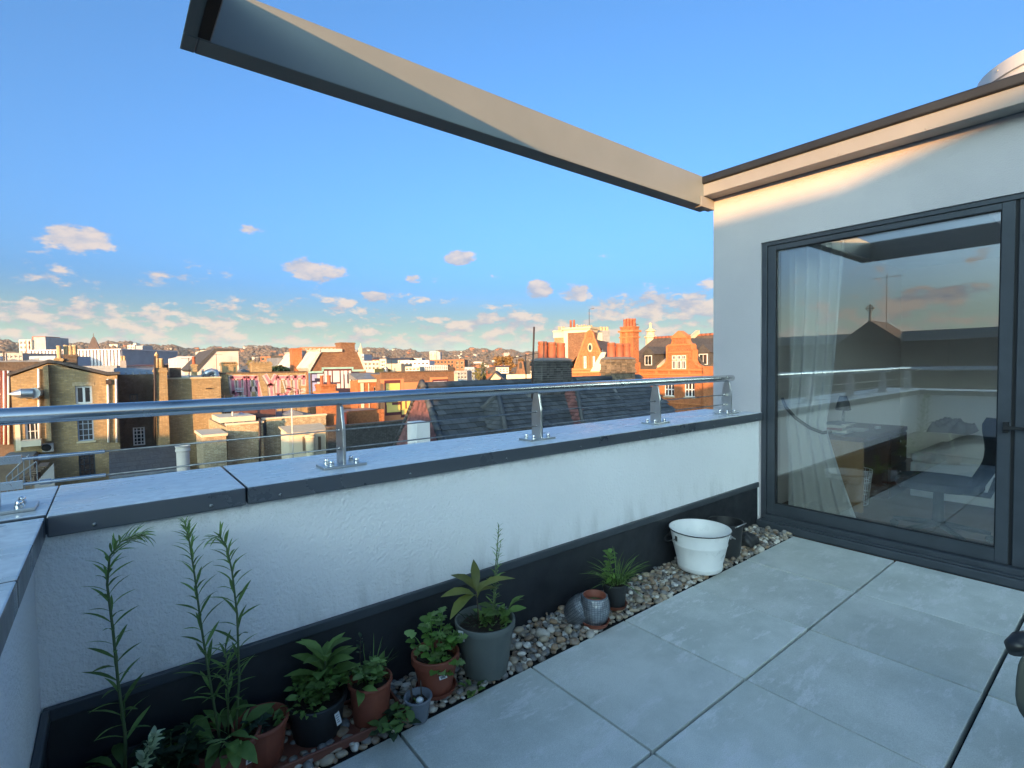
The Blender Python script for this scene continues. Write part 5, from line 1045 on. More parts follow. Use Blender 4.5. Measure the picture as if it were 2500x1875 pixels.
# ---- L6 low brick front with pilasters
f = fy('low_shop_back', 'low orange brick building with cream pilasters between the two murals', 'building', 872, 932, 36); z0 = f.uz(900, 926)[1]
a = f.rect(912, 944, 920, 962); body(f, z0, 7, 'red_brick', [a], flat=False); window(f.root, *a, 1, 2, sill=False)
MB().prism([(-.2, z0), (1.6, f.uz(900, 909, -1.6)[1]), (7, f.uz(900, 909, -1.6)[1]), (7, z0)], -.1, f.w, 'yz').build('roof', M['lead'], f.root)
for x0, x1 in ((880, 889), (899, 902), (924, 930)): a = f.rect(x0, 935, x1, 1010); MB().box(a[0], -.07, a[2], a[1], -.003, a[3]).build('pilaster', M['cream'], f.root)
a = f.rect(874, 927, 932, 932); MB().box(a[0], -.16, a[2], a[1], -.003, a[3]).build('cornice', M['cream'], f.root)
# ---- L7 orange mural wall
f = fy('orange_mural_house', 'brick wall painted orange with big yellow letters above the slate roof', 'house', 930, 1108, 35); z0 = f.uz(1000, 909)[1]; body(f, z0, 8, 'brown_brick', cop='stock_dark'); clutter(f, z0, 4)
a = f.uz(1084, 909); K3 = lambda a, b, c, d: (860+a/7.373, 840+b/7.373, 860+c/7.373, 840+d/7.373)
paint(f, 'mural_ground', 'paint_orange', [K3(505, 635, 930, 900), K3(505, 900, 1340, 1400), K3(930, 690, 1400, 900), K3(1395, 600, 1720, 900)], .002)
paint(f, 'mural_outline', 'paint_maroon', [K3(575, 655, 880, 1268), K3(866, 970, 1140, 1300), K3(1440, 640, 1725, 690)], .010)
paint(f, 'mural_letter', 'paint_yellow', [K3(605, 710, 865, 1045), K3(612, 1045, 715, 1092), K3(620, 1092, 865, 1215), K3(890, 985, 955, 1165), K3(976, 985, 1045, 1165), K3(1062, 985, 1120, 1165), K3(890, 1165, 1120, 1250)], .016)
paint(f, 'mural_bar', 'paint_maroon', [K3(715, 1047, 865, 1090), K3(955, 1000, 976, 1163), K3(1045, 1000, 1062, 1163)], .020)
paint(f, 'mural_line', 'paint_white', [K3(1460, 672, 1700, 690)], .022)
MB().box(f.w+.003, 0, GZ, f.w+.35, 6, f.uz(1100, 912)[1]).build('end_pier', M['cream'], f.root)
# ---- yards in front: extensions, chimney, boundary wall
f = fy('yellow_extension', 'pale yellow brick back extension with dark downpipe below the graffiti', 'house', 548, 637, 28.5); z0 = f.uz(590, 1036)[1]; body(f, z0, 6, 'stock_pale', cop='cream'); clutter(f, z0, 3)
tubep(f, 'downpipe', 'dark_pipe', (634, 1022), (634, 1150), .05); a = f.rect(540, 1022, 630, 1034); MB().box(a[0], .5, z0+.1, a[1], 3, a[3]).build('roof_upstand', M['cream'], f.root)
f = fy('yellow_extension', 'wider pale brick extension with cream coping right of the downpipe', 'house', 638, 792, 29.5); z0 = f.uz(710, 1020)[1]; H = [f.rect(640, 1024, 652, 1064)]; body(f, z0, 6, 'stock_pale', H, cop='cream'); clutter(f, z0, 5)
MB().box(H[0][0], .15, H[0][2], H[0][1], .2, H[0][3]).build('door', M['frame'], f.root); a = f.rect(600, 1000, 690, 1010); MB().box(a[0], 1.5, z0, a[1], 4, a[3]).build('lead_flat', M['red_tile'], f.root)  # 'door' is a dark panel carrying the niche's shade in its colour
f = fy('yard_pier', 'small brick pier with pale cap left of the yellow extension', 'wall', 489, 546, 27.2); z0 = f.uz(520, 1066)[1]; MB().box(0, 0, GZ, f.w, 2.4, z0).build('wall', M['stock_pale'], f.root); MB().box(-.06, -.06, z0+.001, f.w+.06, 2.46, z0+.12).build('coping', M['cream'], f.root)
f = fy('cream_dormer', 'cream rendered box with sloping top and a cylindrical flue beside it', 'dormer', 699, 798, 26); z0 = f.uz(750, 1056)[1]; z1 = f.uz(750, 1040, -1.4)[1]; m = MB(); m.prism([(0, GZ), (0, z0), (1.4, z1), (1.4, GZ)], 0, f.w, 'yz'); m.build('wall', M['cream'], f.root)
rm = MB(); rm.prism([(-.1, z0-.03), (-.1, z0+.06), (1.5, z1+.09), (1.5, z1+.01)], -.08, f.w+.08, 'yz'); rm.build('roof', M['stone'], f.root)
u, zt = f.uz(757, 1060, .5); MB().lathe([(.23, zt-3), (.22, zt-.2), (.25, zt-.17), (.25, zt-.1), (.22, zt-.07), (.25, zt), (.2, zt), (.2, zt-.4), (0, zt-.4)], 18, (u, -.5)).build('flue', M['stone'], f.root, True, auto=35)
tubep(f, 'pole', 'white_wall', (712, 995), (716, 1125), .035, .8)
for x in (738, 776): a = f.rect(x, 1066, x+8, 1100); MB().box(a[0], -.03, a[2], a[1], -.003, a[3]).build('louvre', M['timber'], f.root)
f = fy('red_chimney', 'stout red brick chimney with two orange pots in front of the white mural', 'chimney', 782, 818, 30); zt = f.uz(800, 938)[1]; chimney(f.root, 0, f.w, 0, 1.0, -9, zt, 'red_brick', 2, 'chimney_pot', .5, .11)
MB().box(-.12, -.12, zt-.55, f.w+.12, 1.12, zt-.42).build('corbel', M['red_stone'], f.root)
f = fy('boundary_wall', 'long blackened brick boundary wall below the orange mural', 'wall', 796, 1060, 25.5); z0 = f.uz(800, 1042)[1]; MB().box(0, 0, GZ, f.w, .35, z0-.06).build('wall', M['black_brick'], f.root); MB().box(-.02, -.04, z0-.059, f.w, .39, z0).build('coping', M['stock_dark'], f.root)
f = fy('timber_hut', 'small dark boarded hut behind the steel post', 'hut', 815, 842, 30.5); body(f, f.uz(828, 1008)[1], 3, 'paint_maroon')
f = fy('brick_lean_to', 'orange brick lean-to under the white and orange murals', 'building', 846, 935, 33); body(f, f.uz(890, 1002)[1], 3, 'red_brick', roof='lead')
# ================================================================== NEAR ROOFS
def shingle_plane(parent, name, mat, o, ax, ay, lu, lv, gauge, width, inside, thick=.018, jitter=.005):
    """overlapping slates on a sloping plane: o origin at the eaves, ax along, ay up the slope"""
    ax, ay = ax.normalized(), ay.normalized(); nrm = ax.cross(ay); m = MB(); rows_ = int(lv/gauge)+1
    for j in range(rows_):
        n = int(lu/width)+2
        for i in range(-1, n):
            u = i*width+(width/2 if j % 2 else 0); v = j*gauge
            if not inside(u+width/2, v+gauge/2): continue
            d = rnd.uniform(-jitter, jitter); w_ = width*.97; c = [(u, v+d, thick*2), (u+w_, v+d, thick*2), (u+w_, v+gauge*1.25, .002), (u, v+gauge*1.25, .002)]
            P = [o+ax*a+ay*b+nrm*cz for a, b, cz in c]; B = [o+ax*a+ay*b+nrm*(cz-thick) for a, b, cz in c]
            m.add(P+B, [(0, 1, 2, 3), (4, 5, 1, 0), (5, 6, 2, 1), (7, 4, 0, 3)], rnd.random())
    return kind(m.build(name, M[mat], parent), 'stuff')
AP = Vector((7.26, 13.5, .76)); E1 = Vector((6.28, 9.6, -2.4)); E2 = Vector((7.75, 17.2, -2.4)); RX = 17.5
t = thing('slate_roof_house', 'house with big dark slate roof and red-tiled hip just beyond the railing', 'house', (AP.x, AP.y, 0))
L0 = Vector((AP.x, AP.y, 0))
def loc_(v): return Vector(v)-L0
MB().add([loc_(p) for p in ((E1.x, E1.y, -2.42), (RX, E1.y, -2.42), (RX, 17.2, -2.42), (E2.x, E2.y, -2.42), (E1.x, E1.y, GZ), (RX, E1.y, GZ), (RX, 17.2, GZ), (E2.x, E2.y, GZ))], [(0, 1, 5, 4), (1, 2, 6, 5), (2, 3, 7, 6), (3, 0, 4, 7)]).build('wall', M['black_brick'], t)
dn = Vector((0, 0, -.03)); bd = MB(); bd.add([loc_(p)+dn for p in (E1, (RX, 9.6, -2.4), (RX, 13.5, .76), AP)], [(0, 1, 2, 3)]); bd.add([loc_(p)+dn for p in (E2, E1, AP)], [(0, 1, 2)]); bd.add([loc_(p)+dn for p in ((RX, 17.2, -2.4), E2, AP, (RX, 13.5, .76))], [(0, 1, 2, 3)]); bd.build('roof_boarding', M['mortar'], t)
sv = Vector((0, 3.9, 3.16)); SL = sv.length
def in_main(u, v):
    k_ = v/SL; x = E1.x+u; return 0 <= v <= SL and x < RX and x > E1.x+(AP.x-E1.x)*k_+.05
shingle_plane(t, 'slates', 'slate', loc_(E1), Vector((1, 0, 0)), sv, RX-E1.x, SL, .20, .29, in_main)
hx = (E2-E1).normalized(); hm = (E1+E2)/2; hv = AP-E1; hv = hv-hx*hv.dot(hx); HL = hv.length; ua = (AP-E1).dot(hx); HU = (E2-E1).length
def in_hip(u, v):
    k_ = v/HL; return 0 <= v <= HL and ua*k_ < u < HU+(ua-HU)*k_
o_h = loc_(E1); shingle_plane(t, 'hip_tiles', 'red_tile', o_h+hx*HU, -hx, hv, HU, HL, .13, .18, lambda u, v: in_hip(HU-u, v))
rt = MB()
for i in range(38):
    x = AP.x+i*.28; rt.tube([(x-AP.x, 0, .02), (x-AP.x+.29, 0, .02)], [.105, .095], 8, col=rnd.random())
ridge = rt.build('ridge_tiles', M['slate'], t, True)
hp = MB()
for q in range(17): a = loc_(E1.lerp(AP, q/17)); b = loc_(E1.lerp(AP, (q+1.08)/17)); hp.tube([a+Vector((0, 0, .03)), b+Vector((0, 0, .03))], [.10, .085], 7, col=rnd.random())
for q in range(22): a = loc_(E2.lerp(AP, q/22)); b = loc_(E2.lerp(AP, (q+1.08)/22)); hp.tube([a+Vector((0, 0, .03)), b+Vector((0, 0, .03))], [.09, .08], 7, col=rnd.random())
hp.build('hip_ridge_tiles', M['slate'], t, True)
# dormer cut into the slope near the chimney
def hipped_dormer(name, label, o, w_, d_, h_, mat, mat2, gauge=.17):
    t = thing(name, label, 'dormer', o); MB().box(0, .02, -3, w_, d_, 0).build('wall', M['black_brick'], t)
    a, b, c, e, r1, r2 = Vector((0, 0, 0)), Vector((w_, 0, 0)), Vector((w_, d_, 0)), Vector((0, d_, 0)), Vector((w_*.45, d_*.55, h_)), Vector((w_+.6, d_*.55, h_))
    m = MB(); m.add([v-Vector((0, 0, .02)) for v in (a, b, c, e, r1, r2)], [(0, 1, 5, 4), (0, 4, 3), (3, 4, 5, 2)]); m.build('roof_boarding', M['mortar'], t)
    up = (r1-a)-Vector((1, 0, 0))*(r1-a).x; sl = up.length
    shingle_plane(t, 'slates', mat, a, Vector((1, 0, 0)), up, w_+.6, sl, gauge, .24, lambda u, v: 0 <= v < sl and u > r1.x*v/sl and u < w_+.3)
    hx_ = (e-a).normalized(); up2 = (r1-a)-hx_*(r1-a).dot(hx_); s2 = up2.length; ua_ = (r1-a).dot(hx_)
    shingle_plane(t, 'hip_tiles', mat2, e, -hx_, up2, d_, s2, .13, .17, lambda u, v: 0 <= v < s2 and ua_*v/s2 < d_-u < d_+(ua_-d_)*v/s2)
    h = MB(); [h.tube([p+Vector((0, 0, .03)), q+Vector((0, 0, .03))], .075, 7, col=.4) for p, q in ((a, r1), (e, r1), (r1, r2))]; h.build('ridge_tiles', M['slate'], t, True); return t
p = on_y(1425, 1045, 11.2); hipped_dormer('hipped_dormer', 'hipped roof with red-tiled left face beside the second chimney', (p.x, p.y, p.z), 2.4, 2.6, 1.45, 'slate', 'red_tile')
p = on_y(1235, 1052, 11.0); hipped_dormer('hipped_dormer', 'small weathered slate dormer low on the dark roof left of the first chimney', (p.x, p.y, p.z), 1.3, 2.0, .95, 'slate', 'slate')
# white cabinet on the hip
p = on_y(1017, 1085, 11.4); p2 = on_y(1050, 1030, 11.4); t2 = thing('roof_cabinet', 'plain white box standing against the red-tiled hip', 'cabinet', (p.x, p.y, p.z-.5)); MB().box(0, 0, 0, p2.x-p.x, .5, p2.z-p.z+.5).build('cabinet', M['white_paint'], t2, bevel=.015); MB().box(.02, -.012, .3, p2.x-p.x-.02, -.001, .34).build('door_seam', M['lead'], t2); MB().box(-.35, -.05, .42, p2.x-p.x, -.02, .46).build('rail', M['white_paint'], t2)
# ---- near chimneys, every brick modelled
def brick_face(m, o, ax, L_, H_, course=.075, bl=.215, gap=.012, proud=.012):
    ax = ax.normalized(); nrm = Vector((ax.y, -ax.x, 0)); rows_ = int(H_/course)
    for j in range(rows_):
        x = -(bl*.5 if j % 2 else 0)+0; k_ = 0
        while x < L_:
            l_ = bl if (k_+j) % 2 == 0 else bl*.5; a, b = max(0, x), min(L_, x+l_-gap)
            if b-a > .03:
                d = proud+rnd.uniform(-.004, .004); z0 = j*course+gap; z1 = (j+1)*course
                vs = [o+ax*a+Vector((0, 0, z0)), o+ax*b+Vector((0, 0, z0)), o+ax*b+Vector((0, 0, z1)), o+ax*a+Vector((0, 0, z1))]; fs_ = [v+nrm*d for v in vs]
                m.add(vs+fs_, [(4, 5, 6, 7), (0, 1, 5, 4), (3, 7, 6, 2), (0, 4, 7, 3), (1, 2, 6, 5)], rnd.random())
            x += l_; k_ += 1
def brick_stack(name, label, x0, x1, y0, y1, zb, zt, mat, pots, band, potm='chimney_pot', lean=0, top_mat=None, split=None):
    t = thing(name, label, 'chimney', (x0, y0, 0)); W_, D_ = x1-x0, y1-y0; H_ = zt-zb
    MB().box(0, 0, zb, W_, D_, zt-.0).build('core', M['mortar'], t); m = MB()
    for o, ax, L_ in ((Vector((0, 0, zb)), Vector((1, 0, 0)), W_), (Vector((0, D_, zb)), Vector((0, -1, 0)), D_), (Vector((W_, 0, zb)), Vector((0, 1, 0)), D_)):
        brick_face(m, o, ax, L_, H_)
    for bz, ex in band:
        for q in range(2 if ex > .03 else 1):
            z = bz+q*.075; e = ex*(1 if q == 0 else .6)
            for o, ax, L_ in ((Vector((-e, -e, z)), Vector((1, 0, 0)), W_+2*e), (Vector((-e, D_+e, z)), Vector((0, -1, 0)), D_+2*e), (Vector((W_+e, -e, z)), Vector((0, 1, 0)), D_+2*e)): brick_face(m, o, ax, L_, .076)
            MB().box(-e, -e, z+.004, W_+e, D_+e, z+.074).build('corbel', M['mortar'], t)
    kind(m.build('bricks', M[mat], t), 'stuff')
    hb = MB(); hb.add([(-.06, -.06, zt), (W_+.06, -.06, zt), (W_+.06, D_+.06, zt), (-.06, D_+.06, zt), (.12, .12, zt+.10), (W_-.12, .12, zt+.10), (W_-.12, D_-.12, zt+.10), (.12, D_-.12, zt+.10)], [(0, 1, 5, 4), (1, 2, 6, 5), (2, 3, 7, 6), (3, 0, 4, 7), (4, 5, 6, 7), (3, 2, 1, 0)]); hb.build('mortar_cap', M['mortar'], t)
    for (fx, h, r_) in pots:
        x = W_*fx; pt = MB(); pt.lathe([(r_*1.05, zt+.05), (r_*1.02, zt+.12), (r_*.98, zt+.14), (r_*.86, zt+h*.82), (r_*.94, zt+h*.85), (r_*.96, zt+h*.96), (r_*.90, zt+h), (r_*.74, zt+h), (r_*.70, zt+h*.6), (0, zt+h*.6)], 22, (x, D_/2)); po_ = pt.build('chimney_pot', M[potm], t, True, auto=40)
        sl_ = MB()
        for q in range(12):
            a = q*math.tau/12; sl_.obox(Matrix.Translation((x+r_*.905*math.cos(a), D_/2+r_*.905*math.sin(a), zt+h*.62)) @ Matrix.Rotation(a, 4, 'Z'), .02, .035, h*.34)
        sl_.build('flute', M[potm], po_)
    return t
brick_stack('brick_chimney', 'soot-black brick chimney with three red pots, left of the near pair', 11.42, 12.81, 12.8, 13.35, -1.6, 1.38, 'soot_brick', [(.20, .66, .17), (.50, .64, .165), (.82, .62, .165)], [(1.20, .035), (.62, .02)])
brick_stack('brick_chimney', 'brown brick chimney with three red pots, right of the near pair', 15.38, 16.85, 13.2, 13.72, -1.6, 1.42, 'warm_brick', [(.22, .66, .17), (.55, .64, .165), (.86, .64, .165)], [(1.24, .035), (.86, .045), (.30, .02)])
p = at(1297, 885, 15.6); p2 = at(1304, 798, 15.6); t = thing('roof_pole', 'thin dark pole standing beside the black chimney', 'pole', (p.x, p.y, p.z-1.2)); MB().tube([(0, 0, 0), (p2.x-p.x, p2.y-p.y, p2.z-p.z+1.2)], .028, 8).build('pole', M['dark_pipe'], t, True)
p = at(1284, 905, 17); aerial((p.x, p.y, p.z-.3), .85, R(-30), 'small comb aerial left of the black chimney', 6, .9, .15)
# lead lantern behind the second chimney
p = at(1564, 1015, 20.5); t = thing('roof_lantern', 'lead-dressed roof lantern to the right of the near chimneys', 'lantern', (p.x, p.y, p.z-.6), R(15))
MB().lathe([(.36, 0), (.36, 1.0), (.42, 1.02), (.42, 1.10), (.30, 1.18), (.16, 1.36), (.0, 1.5)], 8).build('lead_roof', M['lead'], t)
for i in range(8):
    a = (i+.5)*math.tau/8; q = .36*math.cos(math.pi/8); MB().obox(Matrix.Translation(((q+.003)*math.cos(a), (q+.003)*math.sin(a), .66)) @ Matrix.Rotation(a, 4, 'Z'), .02, .18, .5).build('pane', M['pane'], t)
# ================================================================== RED BRICK BUILDING ON THE RIGHT
f = Facade('gabled_mansion', 'large orange brick building with curved gable and white windows at the right', 'building', 1548, 46.5, 1815, 38)
zc = f.uz(1650, 903)[1]
HR = [f.rect(1622, 934, 1646, 968), f.rect(1671, 933, 1696, 970), f.rect(1563, 930, 1576, 958), f.rect(1621, 1001, 1634, 1024)]
m = MB(); holes_wall(m, 0, f.w, GZ, zc, HR, .25); m.box(0, .251, GZ, f.w, 11, zc-.1); m.build('wall', M['red_brick'], f.root)
for a in HR[:3]: window(f.root, *a, 3 if a is not HR[2] else 2, 2, fw=.08, bar=.09)
window(f.root, *HR[3], 2, 1, fw=.07)
for za, zb, o_ in ((902, 905, .16), (913, 917, .12), (919, 921, .08)):
    a = f.rect(1549, za, 1811, zb); z1, z0 = f.uz(1650, za)[1], f.uz(1650, zb)[1]; MB().box(.0, -o_, z0, f.w, -.003, z1+.02).build('cornice', M['red_stone'], f.root)
z1, z0 = f.uz(1690, 985)[1], f.uz(1690, 988)[1]; MB().box(0, -.14, z0, f.w, -.003, z1).build('string_course', M['red_stone'], f.root)
for x0, x1 in ((1601, 1606), (1632, 1636), (1682, 1686), (1719, 1723)): a = f.rect(x0, 905, x1, 913); MB().box(a[0], -.10, f.uz(x0, 913)[1], a[1], -.003, f.uz(x0, 905)[1]-.02).build('panel_strip', M['red_stone'], f.root)
# gable
GP = [(1604, 901), (1615, 897), (1622, 892), (1627, 885), (1629, 876), (1629, 846), (1638, 844), (1642, 838), (1644, 828), (1640, 825), (1658, 809.5), (1676, 823), (1674, 828), (1676, 835), (1680, 840), (1688, 842), (1688, 852), (1692, 855), (1691, 878), (1694, 886), (1700, 892), (1712, 898), (1724, 901)]
gp = [f.uz(*p) for p in GP]; gw = f.rect(1641, 868, 1676, 901)
gm = MB(); gm.prism([(gp[0][0], zc-.01)]+gp+[(gp[-1][0], zc-.01)], .02, .5, 'xz'); go = gm.build('gable', M['red_brick'], f.root)
for a, b in zip(gp, gp[1:]):
    d = Vector(b)-Vector(a)
    if d.length < .05: continue
    n = Vector((-d.y, d.x)).normalized()*.09; MB().prism([a, b, (b[0]+n.x, b[1]+n.y), (a[0]+n.x, a[1]+n.y)], -.06, .56, 'xz').build('gable_coping', M['red_stone'], go)
pd_ = [f.uz(*p) for p in ((1639, 826), (1658, 809), (1677, 824.5))]; MB().prism(pd_, -.05, .019, 'xz').build('pediment', M['red_stone'], go)
for zy in (842, 860): z_ = f.uz(1658, zy)[1]; u0 = f.uz(1631, zy)[0]; u1 = f.uz(1687, zy)[0]; MB().box(u0, -.05, z_-.06, u1, .018, z_+.06).build('band', M['red_stone'], go)
u0, u1, z0, z1 = gw; w3 = (u1-u0)/3; zm = z0+(z1-z0)*.66
MB().box(u0-.08, -.02, z0-.05, u1+.08, .019, z1+.05).build('window_surround', M['red_stone'], go)
for i in range(3):
    window(go, u0+w3*i+.04, u0+w3*(i+1)-.04, z0, zm-.04, 2, 1, y=-.07, fw=.06, sill=False); window(go, u0+w3*i+.04, u0+w3*(i+1)-.04, zm+.04, z1, 2, 1, y=-.07, fw=.06, sill=False)
# roofs
zr = f.uz(1640, 823, -6)[1]
rm = MB(); rm.add([(-2.5, .3, zc-.1), (f.w, .3, zc-.1), (f.w, 6, zr), (-2.5, 6, zr), (-2.5, 11.5, zc), (f.w, 11.5, zc)], [(0, 1, 2, 3), (3, 2, 5, 4), (0, 3, 4), (1, 5, 2)]); rm.build('roof', M['brown_slate'], f.root)
gr = MB(); za = gp[10][1]-.5; gu = (gp[5][0]+gp[15][0])/2; gr.add([(gp[0][0]+.4, .5, zc), (gp[-1][0]-.4, .5, zc), (gu, .5, za), (gu, 5.4, za), (gp[0][0]+.4, 5.5, zc), (gp[-1][0]-.4, 5.5, zc)], [(0, 2, 3, 4), (1, 5, 3, 2)]); gr.build('gable_roof', M['slate_roof'], f.root)
rt = MB()
for i in range(int((f.w+2.5)/.45)): rt.tube([(-2.5+.45*i, 6, zr+.02), (-2.5+.45*i+.46, 6, zr+.02)], .13, 7)
rt.build('ridge_tiles', M['chimney_pot'], f.root, True)
pw = MB(); uu = f.uz(1603, 900)[0]; pw.add([(uu-.2, .3, zc), (uu+.2, .3, zc), (uu+.2, 6, zr+.15), (uu-.2, 6, zr+.15), (uu-.2, .3, zc+.35), (uu+.2, .3, zc+.35), (uu+.2, 6, zr+.5), (uu-.2, 6, zr+.5)], [(4, 5, 6, 7), (0, 1, 5, 4), (0, 4, 7, 3), (1, 2, 6, 5)]); pw.build('party_wall', M['stone'], f.root)
for x in (1566, 1700):
    u = f.uz(x, 895)[0]; z0 = zc+.2; dm = MB(); dm.box(u-.55, 1.0, z0-.3, u+.55, 3, z0+1.2); do = dm.build('dormer', M['slate_roof'], f.root); MB().prism([(u-.75, z0+1.2), (u+.75, z0+1.2), (u, z0+1.9)], .9, 4.4, 'xz').build('dormer_roof', M['slate_roof'], do); window(do, u-.4, u+.4, z0+.2, z0+1.1, 2, 1, y=.92, sill=False)
u = f.uz(1736, 905)[0]; MB().box(u-.5, -.35, GZ, u+.6, -.001, f.uz(1736, 894)[1]).build('pilaster', M['red_brick'], f.root)
tubep(f, 'downpipe', 'red_pipe', (1725, 903), (1725, 1005), .07, .15)
u = f.uz(1553, 900)[0]; MB().box(u-.3, -.4, GZ, u+.5, -.001, f.uz(1553, 885)[1]).build('corner_pier', M['red_stone'], f.root)
# ---- smaller curved gable to its left
f = Facade('curved_gable_house', 'orange brick house with round-topped gable between the near chimneys', 'house', 1394, 40, 1482, 39)
GP = [(1396, 899), (1404, 898), (1410, 879), (1415, 866), (1420, 853), (1424, 840), (1427, 832), (1430, 826), (1431, 818), (1435, 811), (1440, 808), (1445, 811), (1448, 818), (1449, 826), (1452, 832), (1456, 842), (1461, 853), (1466, 866), (1474, 880), (1480, 899)]
gp = [f.uz(*p) for p in GP]; zc = f.uz(1430, 900)[1]; gm = MB(); gm.prism([(gp[0][0], zc-.01)]+gp+[(gp[-1][0], zc-.01)], 0, .45, 'xz'); go = gm.build('gable', M['red_brick'], f.root)
for a, b in zip(gp[1:-1], gp[2:]):
    d = Vector(b)-Vector(a); n = Vector((-d.y, d.x)).normalized()*.10; MB().prism([a, b, (b[0]+n.x, b[1]+n.y), (a[0]+n.x, a[1]+n.y)], -.08, .5, 'xz').build('gable_coping', M['red_stone'], go)
MB().box(0, -.12, GZ, f.w, 8, zc-.011).build('wall', M['red_brick'], f.root)
for zy in (901, 908): z_ = f.uz(1430, zy)[1]; MB().box(-.05, -.24, z_-.1, f.w+.05, -.121, z_+.05).build('cornice', M['red_stone'], f.root)
for r_ in ((1426, 870, 1432, 899), (1448, 870, 1453, 895)): window(go, *f.rect(*r_), 1, 2, y=-.10, fw=.06, sill=False)
for x in (1413, 1422, 1436, 1444, 1458): a = f.rect(x, 868, x+1.6, 899); MB().box(a[0], -.05, a[2], a[1], -.002, a[3]).build('pilaster', M['red_stone'], go)
u, z_ = f.uz(1440.5, 848.5); MB().lathe([(.24, -.06), (.30, -.04), (.24, .0), (.16, .0), (.16, -.05), (.24, -.06)], 20, M=Matrix.Translation((u, -.02, z_)) @ Matrix.Diagonal((.7, 1, 1.3, 1)) @ Matrix.Rotation(R(90), 4, 'X')).build('oval_surround', M['stone'], go, True); MB().lathe([(.17, 0), (.17, .012), (0, .012)], 20, M=Matrix.Translation((u, -.01, z_)) @ Matrix.Diagonal((.7, 1, 1.3, 1)) @ Matrix.Rotation(R(90), 4, 'X')).build('oval_pane', M['pane'], go)
rm = MB(); za = gp[7][1]; uc = gp[10][0]; rm.add([(-.6, .4, zc-.2), (f.w+1.2, .4, zc-.2), (uc, .45, za), (uc, 8, za), (-.6, 8, zc-.2), (f.w+1.2, 8, zc-.2)], [(0, 2, 3, 4), (1, 5, 3, 2)]); rm.build('roof', M['brown_slate'], f.root)
a, b = f.uz(1468, 860, .3), f.uz(1441, 907, .3); MB().prism([a, b, (b[0]+.75, b[1]), (a[0]+.35, a[1])], -.3, -.02, 'xz').build('raking_coping', M['cream'], f.root)
# roof link between
f = Facade('link_roof', 'brown slate roof slope linking the two gabled buildings', 'roof', 1450, 46, 1560, 48.5); z0, z1 = f.uz(1500, 905)[1], f.uz(1500, 828, -5)[1]
MB().add([(0, 0, z0), (f.w, 0, z0), (f.w, 5, z1), (0, 5, z1), (0, 10, z0), (f.w, 10, z0)], [(0, 1, 2, 3), (3, 2, 5, 4), (0, 3, 4), (1, 5, 2)]).build('roof', M['brown_slate'], f.root); MB().box(0, .02, GZ, f.w, 10, z0-.02).build('wall', M['red_brick'], f.root)
# tall stacks
f = Facade('grand_chimney', 'broad brick and cream chimney stack crowded with small pots', 'chimney', 1378, 49, 1440, 47.5); zt = f.uz(1410, 799)[1]; zb = f.uz(1410, 812)[1]
MB().box(0, 0, GZ, f.w, 1.6, zb).build('stack', M['brown_brick'], f.root); MB().box(-.06, -.06, zb+.001, f.w+.06, 1.66, zt-.2).build('cream_band', M['cream'], f.root); MB().box(-.2, -.2, zt-.199, f.w+.2, 1.8, zt).build('cap', M['stone'], f.root); a = f.rect(1378, 812, 1387, 880); MB().box(-.03, -.04, -3, a[1], -.002, zb).build('quoin', M['cream'], f.root)
for i, (x, h, r_, mt) in enumerate(((1384, 20, .10, 'chimney_pot'), (1392, 20, .10, 'chimney_pot'), (1399, 9, .08, 'buff_pot'), (1405, 6, .09, 'buff_pot'), (1411, 7, .08, 'buff_pot'), (1417, 7, .08, 'buff_pot'), (1423, 6, .08, 'buff_pot'), (1429, 5, .08, 'buff_pot'), (1435, 5, .08, 'buff_pot'))):
    u = f.uz(x, 800)[0]; hh = h/FPX*48.5; MB().lathe([(r_*1.1, zt), (r_, zt+hh*.9), (r_*1.15, zt+hh), (r_*.7, zt+hh), (0, zt+hh*.6)], 10, (u, .8)).build('chimney_pot', M[mt], f.root, True)
MB().tube([(f.w*.85, .8, zt), (f.w*.85, .8, zt+1.7), (f.w*.85+.5, .8, zt+1.75)], .025, 6).build('mast', M['dark_pipe'], f.root)
f = Facade('grand_chimney', 'lower cream-framed stack on the left of the broad chimney', 'chimney', 1354, 50, 1377, 49.5); zt = f.uz(1366, 807)[1]; MB().box(0, 0, GZ, f.w, 1.2, zt-.7).build('stack', M['stock'], f.root); MB().box(-.05, -.05, zt-.699, f.w+.05, 1.25, zt-.15).build('cream_band', M['cream'], f.root); MB().box(-.12, -.12, zt-.149, f.w+.12, 1.32, zt).build('cap', M['stone'], f.root)
for q in (.25, .5, .75): MB().lathe([(.09, zt), (.08, zt+.38), (.1, zt+.42), (0, zt+.3)], 8, (f.w*q, .6)).build('chimney_pot', M['buff_pot'], f.root, True)
f = Facade('pale_chimney', 'pale yellow and grey chimney between the round gable and brick stack', 'chimney', 1458, 50, 1489, 50); chimney(f.root, 0, f.w, 0, 1.1, -3, f.uz(1474, 807)[1], 'lead', 4, 'buff_pot', .38, .15); MB().box(-.06, -.06, -3, f.w*.4, -.001, f.uz(1474, 810)[1]-.1).build('cream_flank', M['cream'], f.root)
f = Facade('tall_brick_stack', 'ornate orange brick chimney stack with four tall red pots', 'chimney', 1515, 45.5, 1545, 44.5); chimney(f.root, 0, f.w, 0, .9, -3, f.uz(1530, 797)[1], 'red_brick', 4, 'chimney_pot', .72, .15)
zt = f.uz(1530, 797)[1]; MB().box(-.16, -.16, zt-.5, f.w+.16, 1.06, zt-.34).build('corbel', M['red_stone'], f.root); MB().box(-.10, -.10, zt-1.0, f.w+.10, 1.0, zt-.9).build('corbel', M['red_stone'], f.root)
for q in (.0, .45): MB().box(f.w*q, -.07, -3, f.w*q+.2, -.002, zt-.51).build('strip', M['red_stone'], f.root)
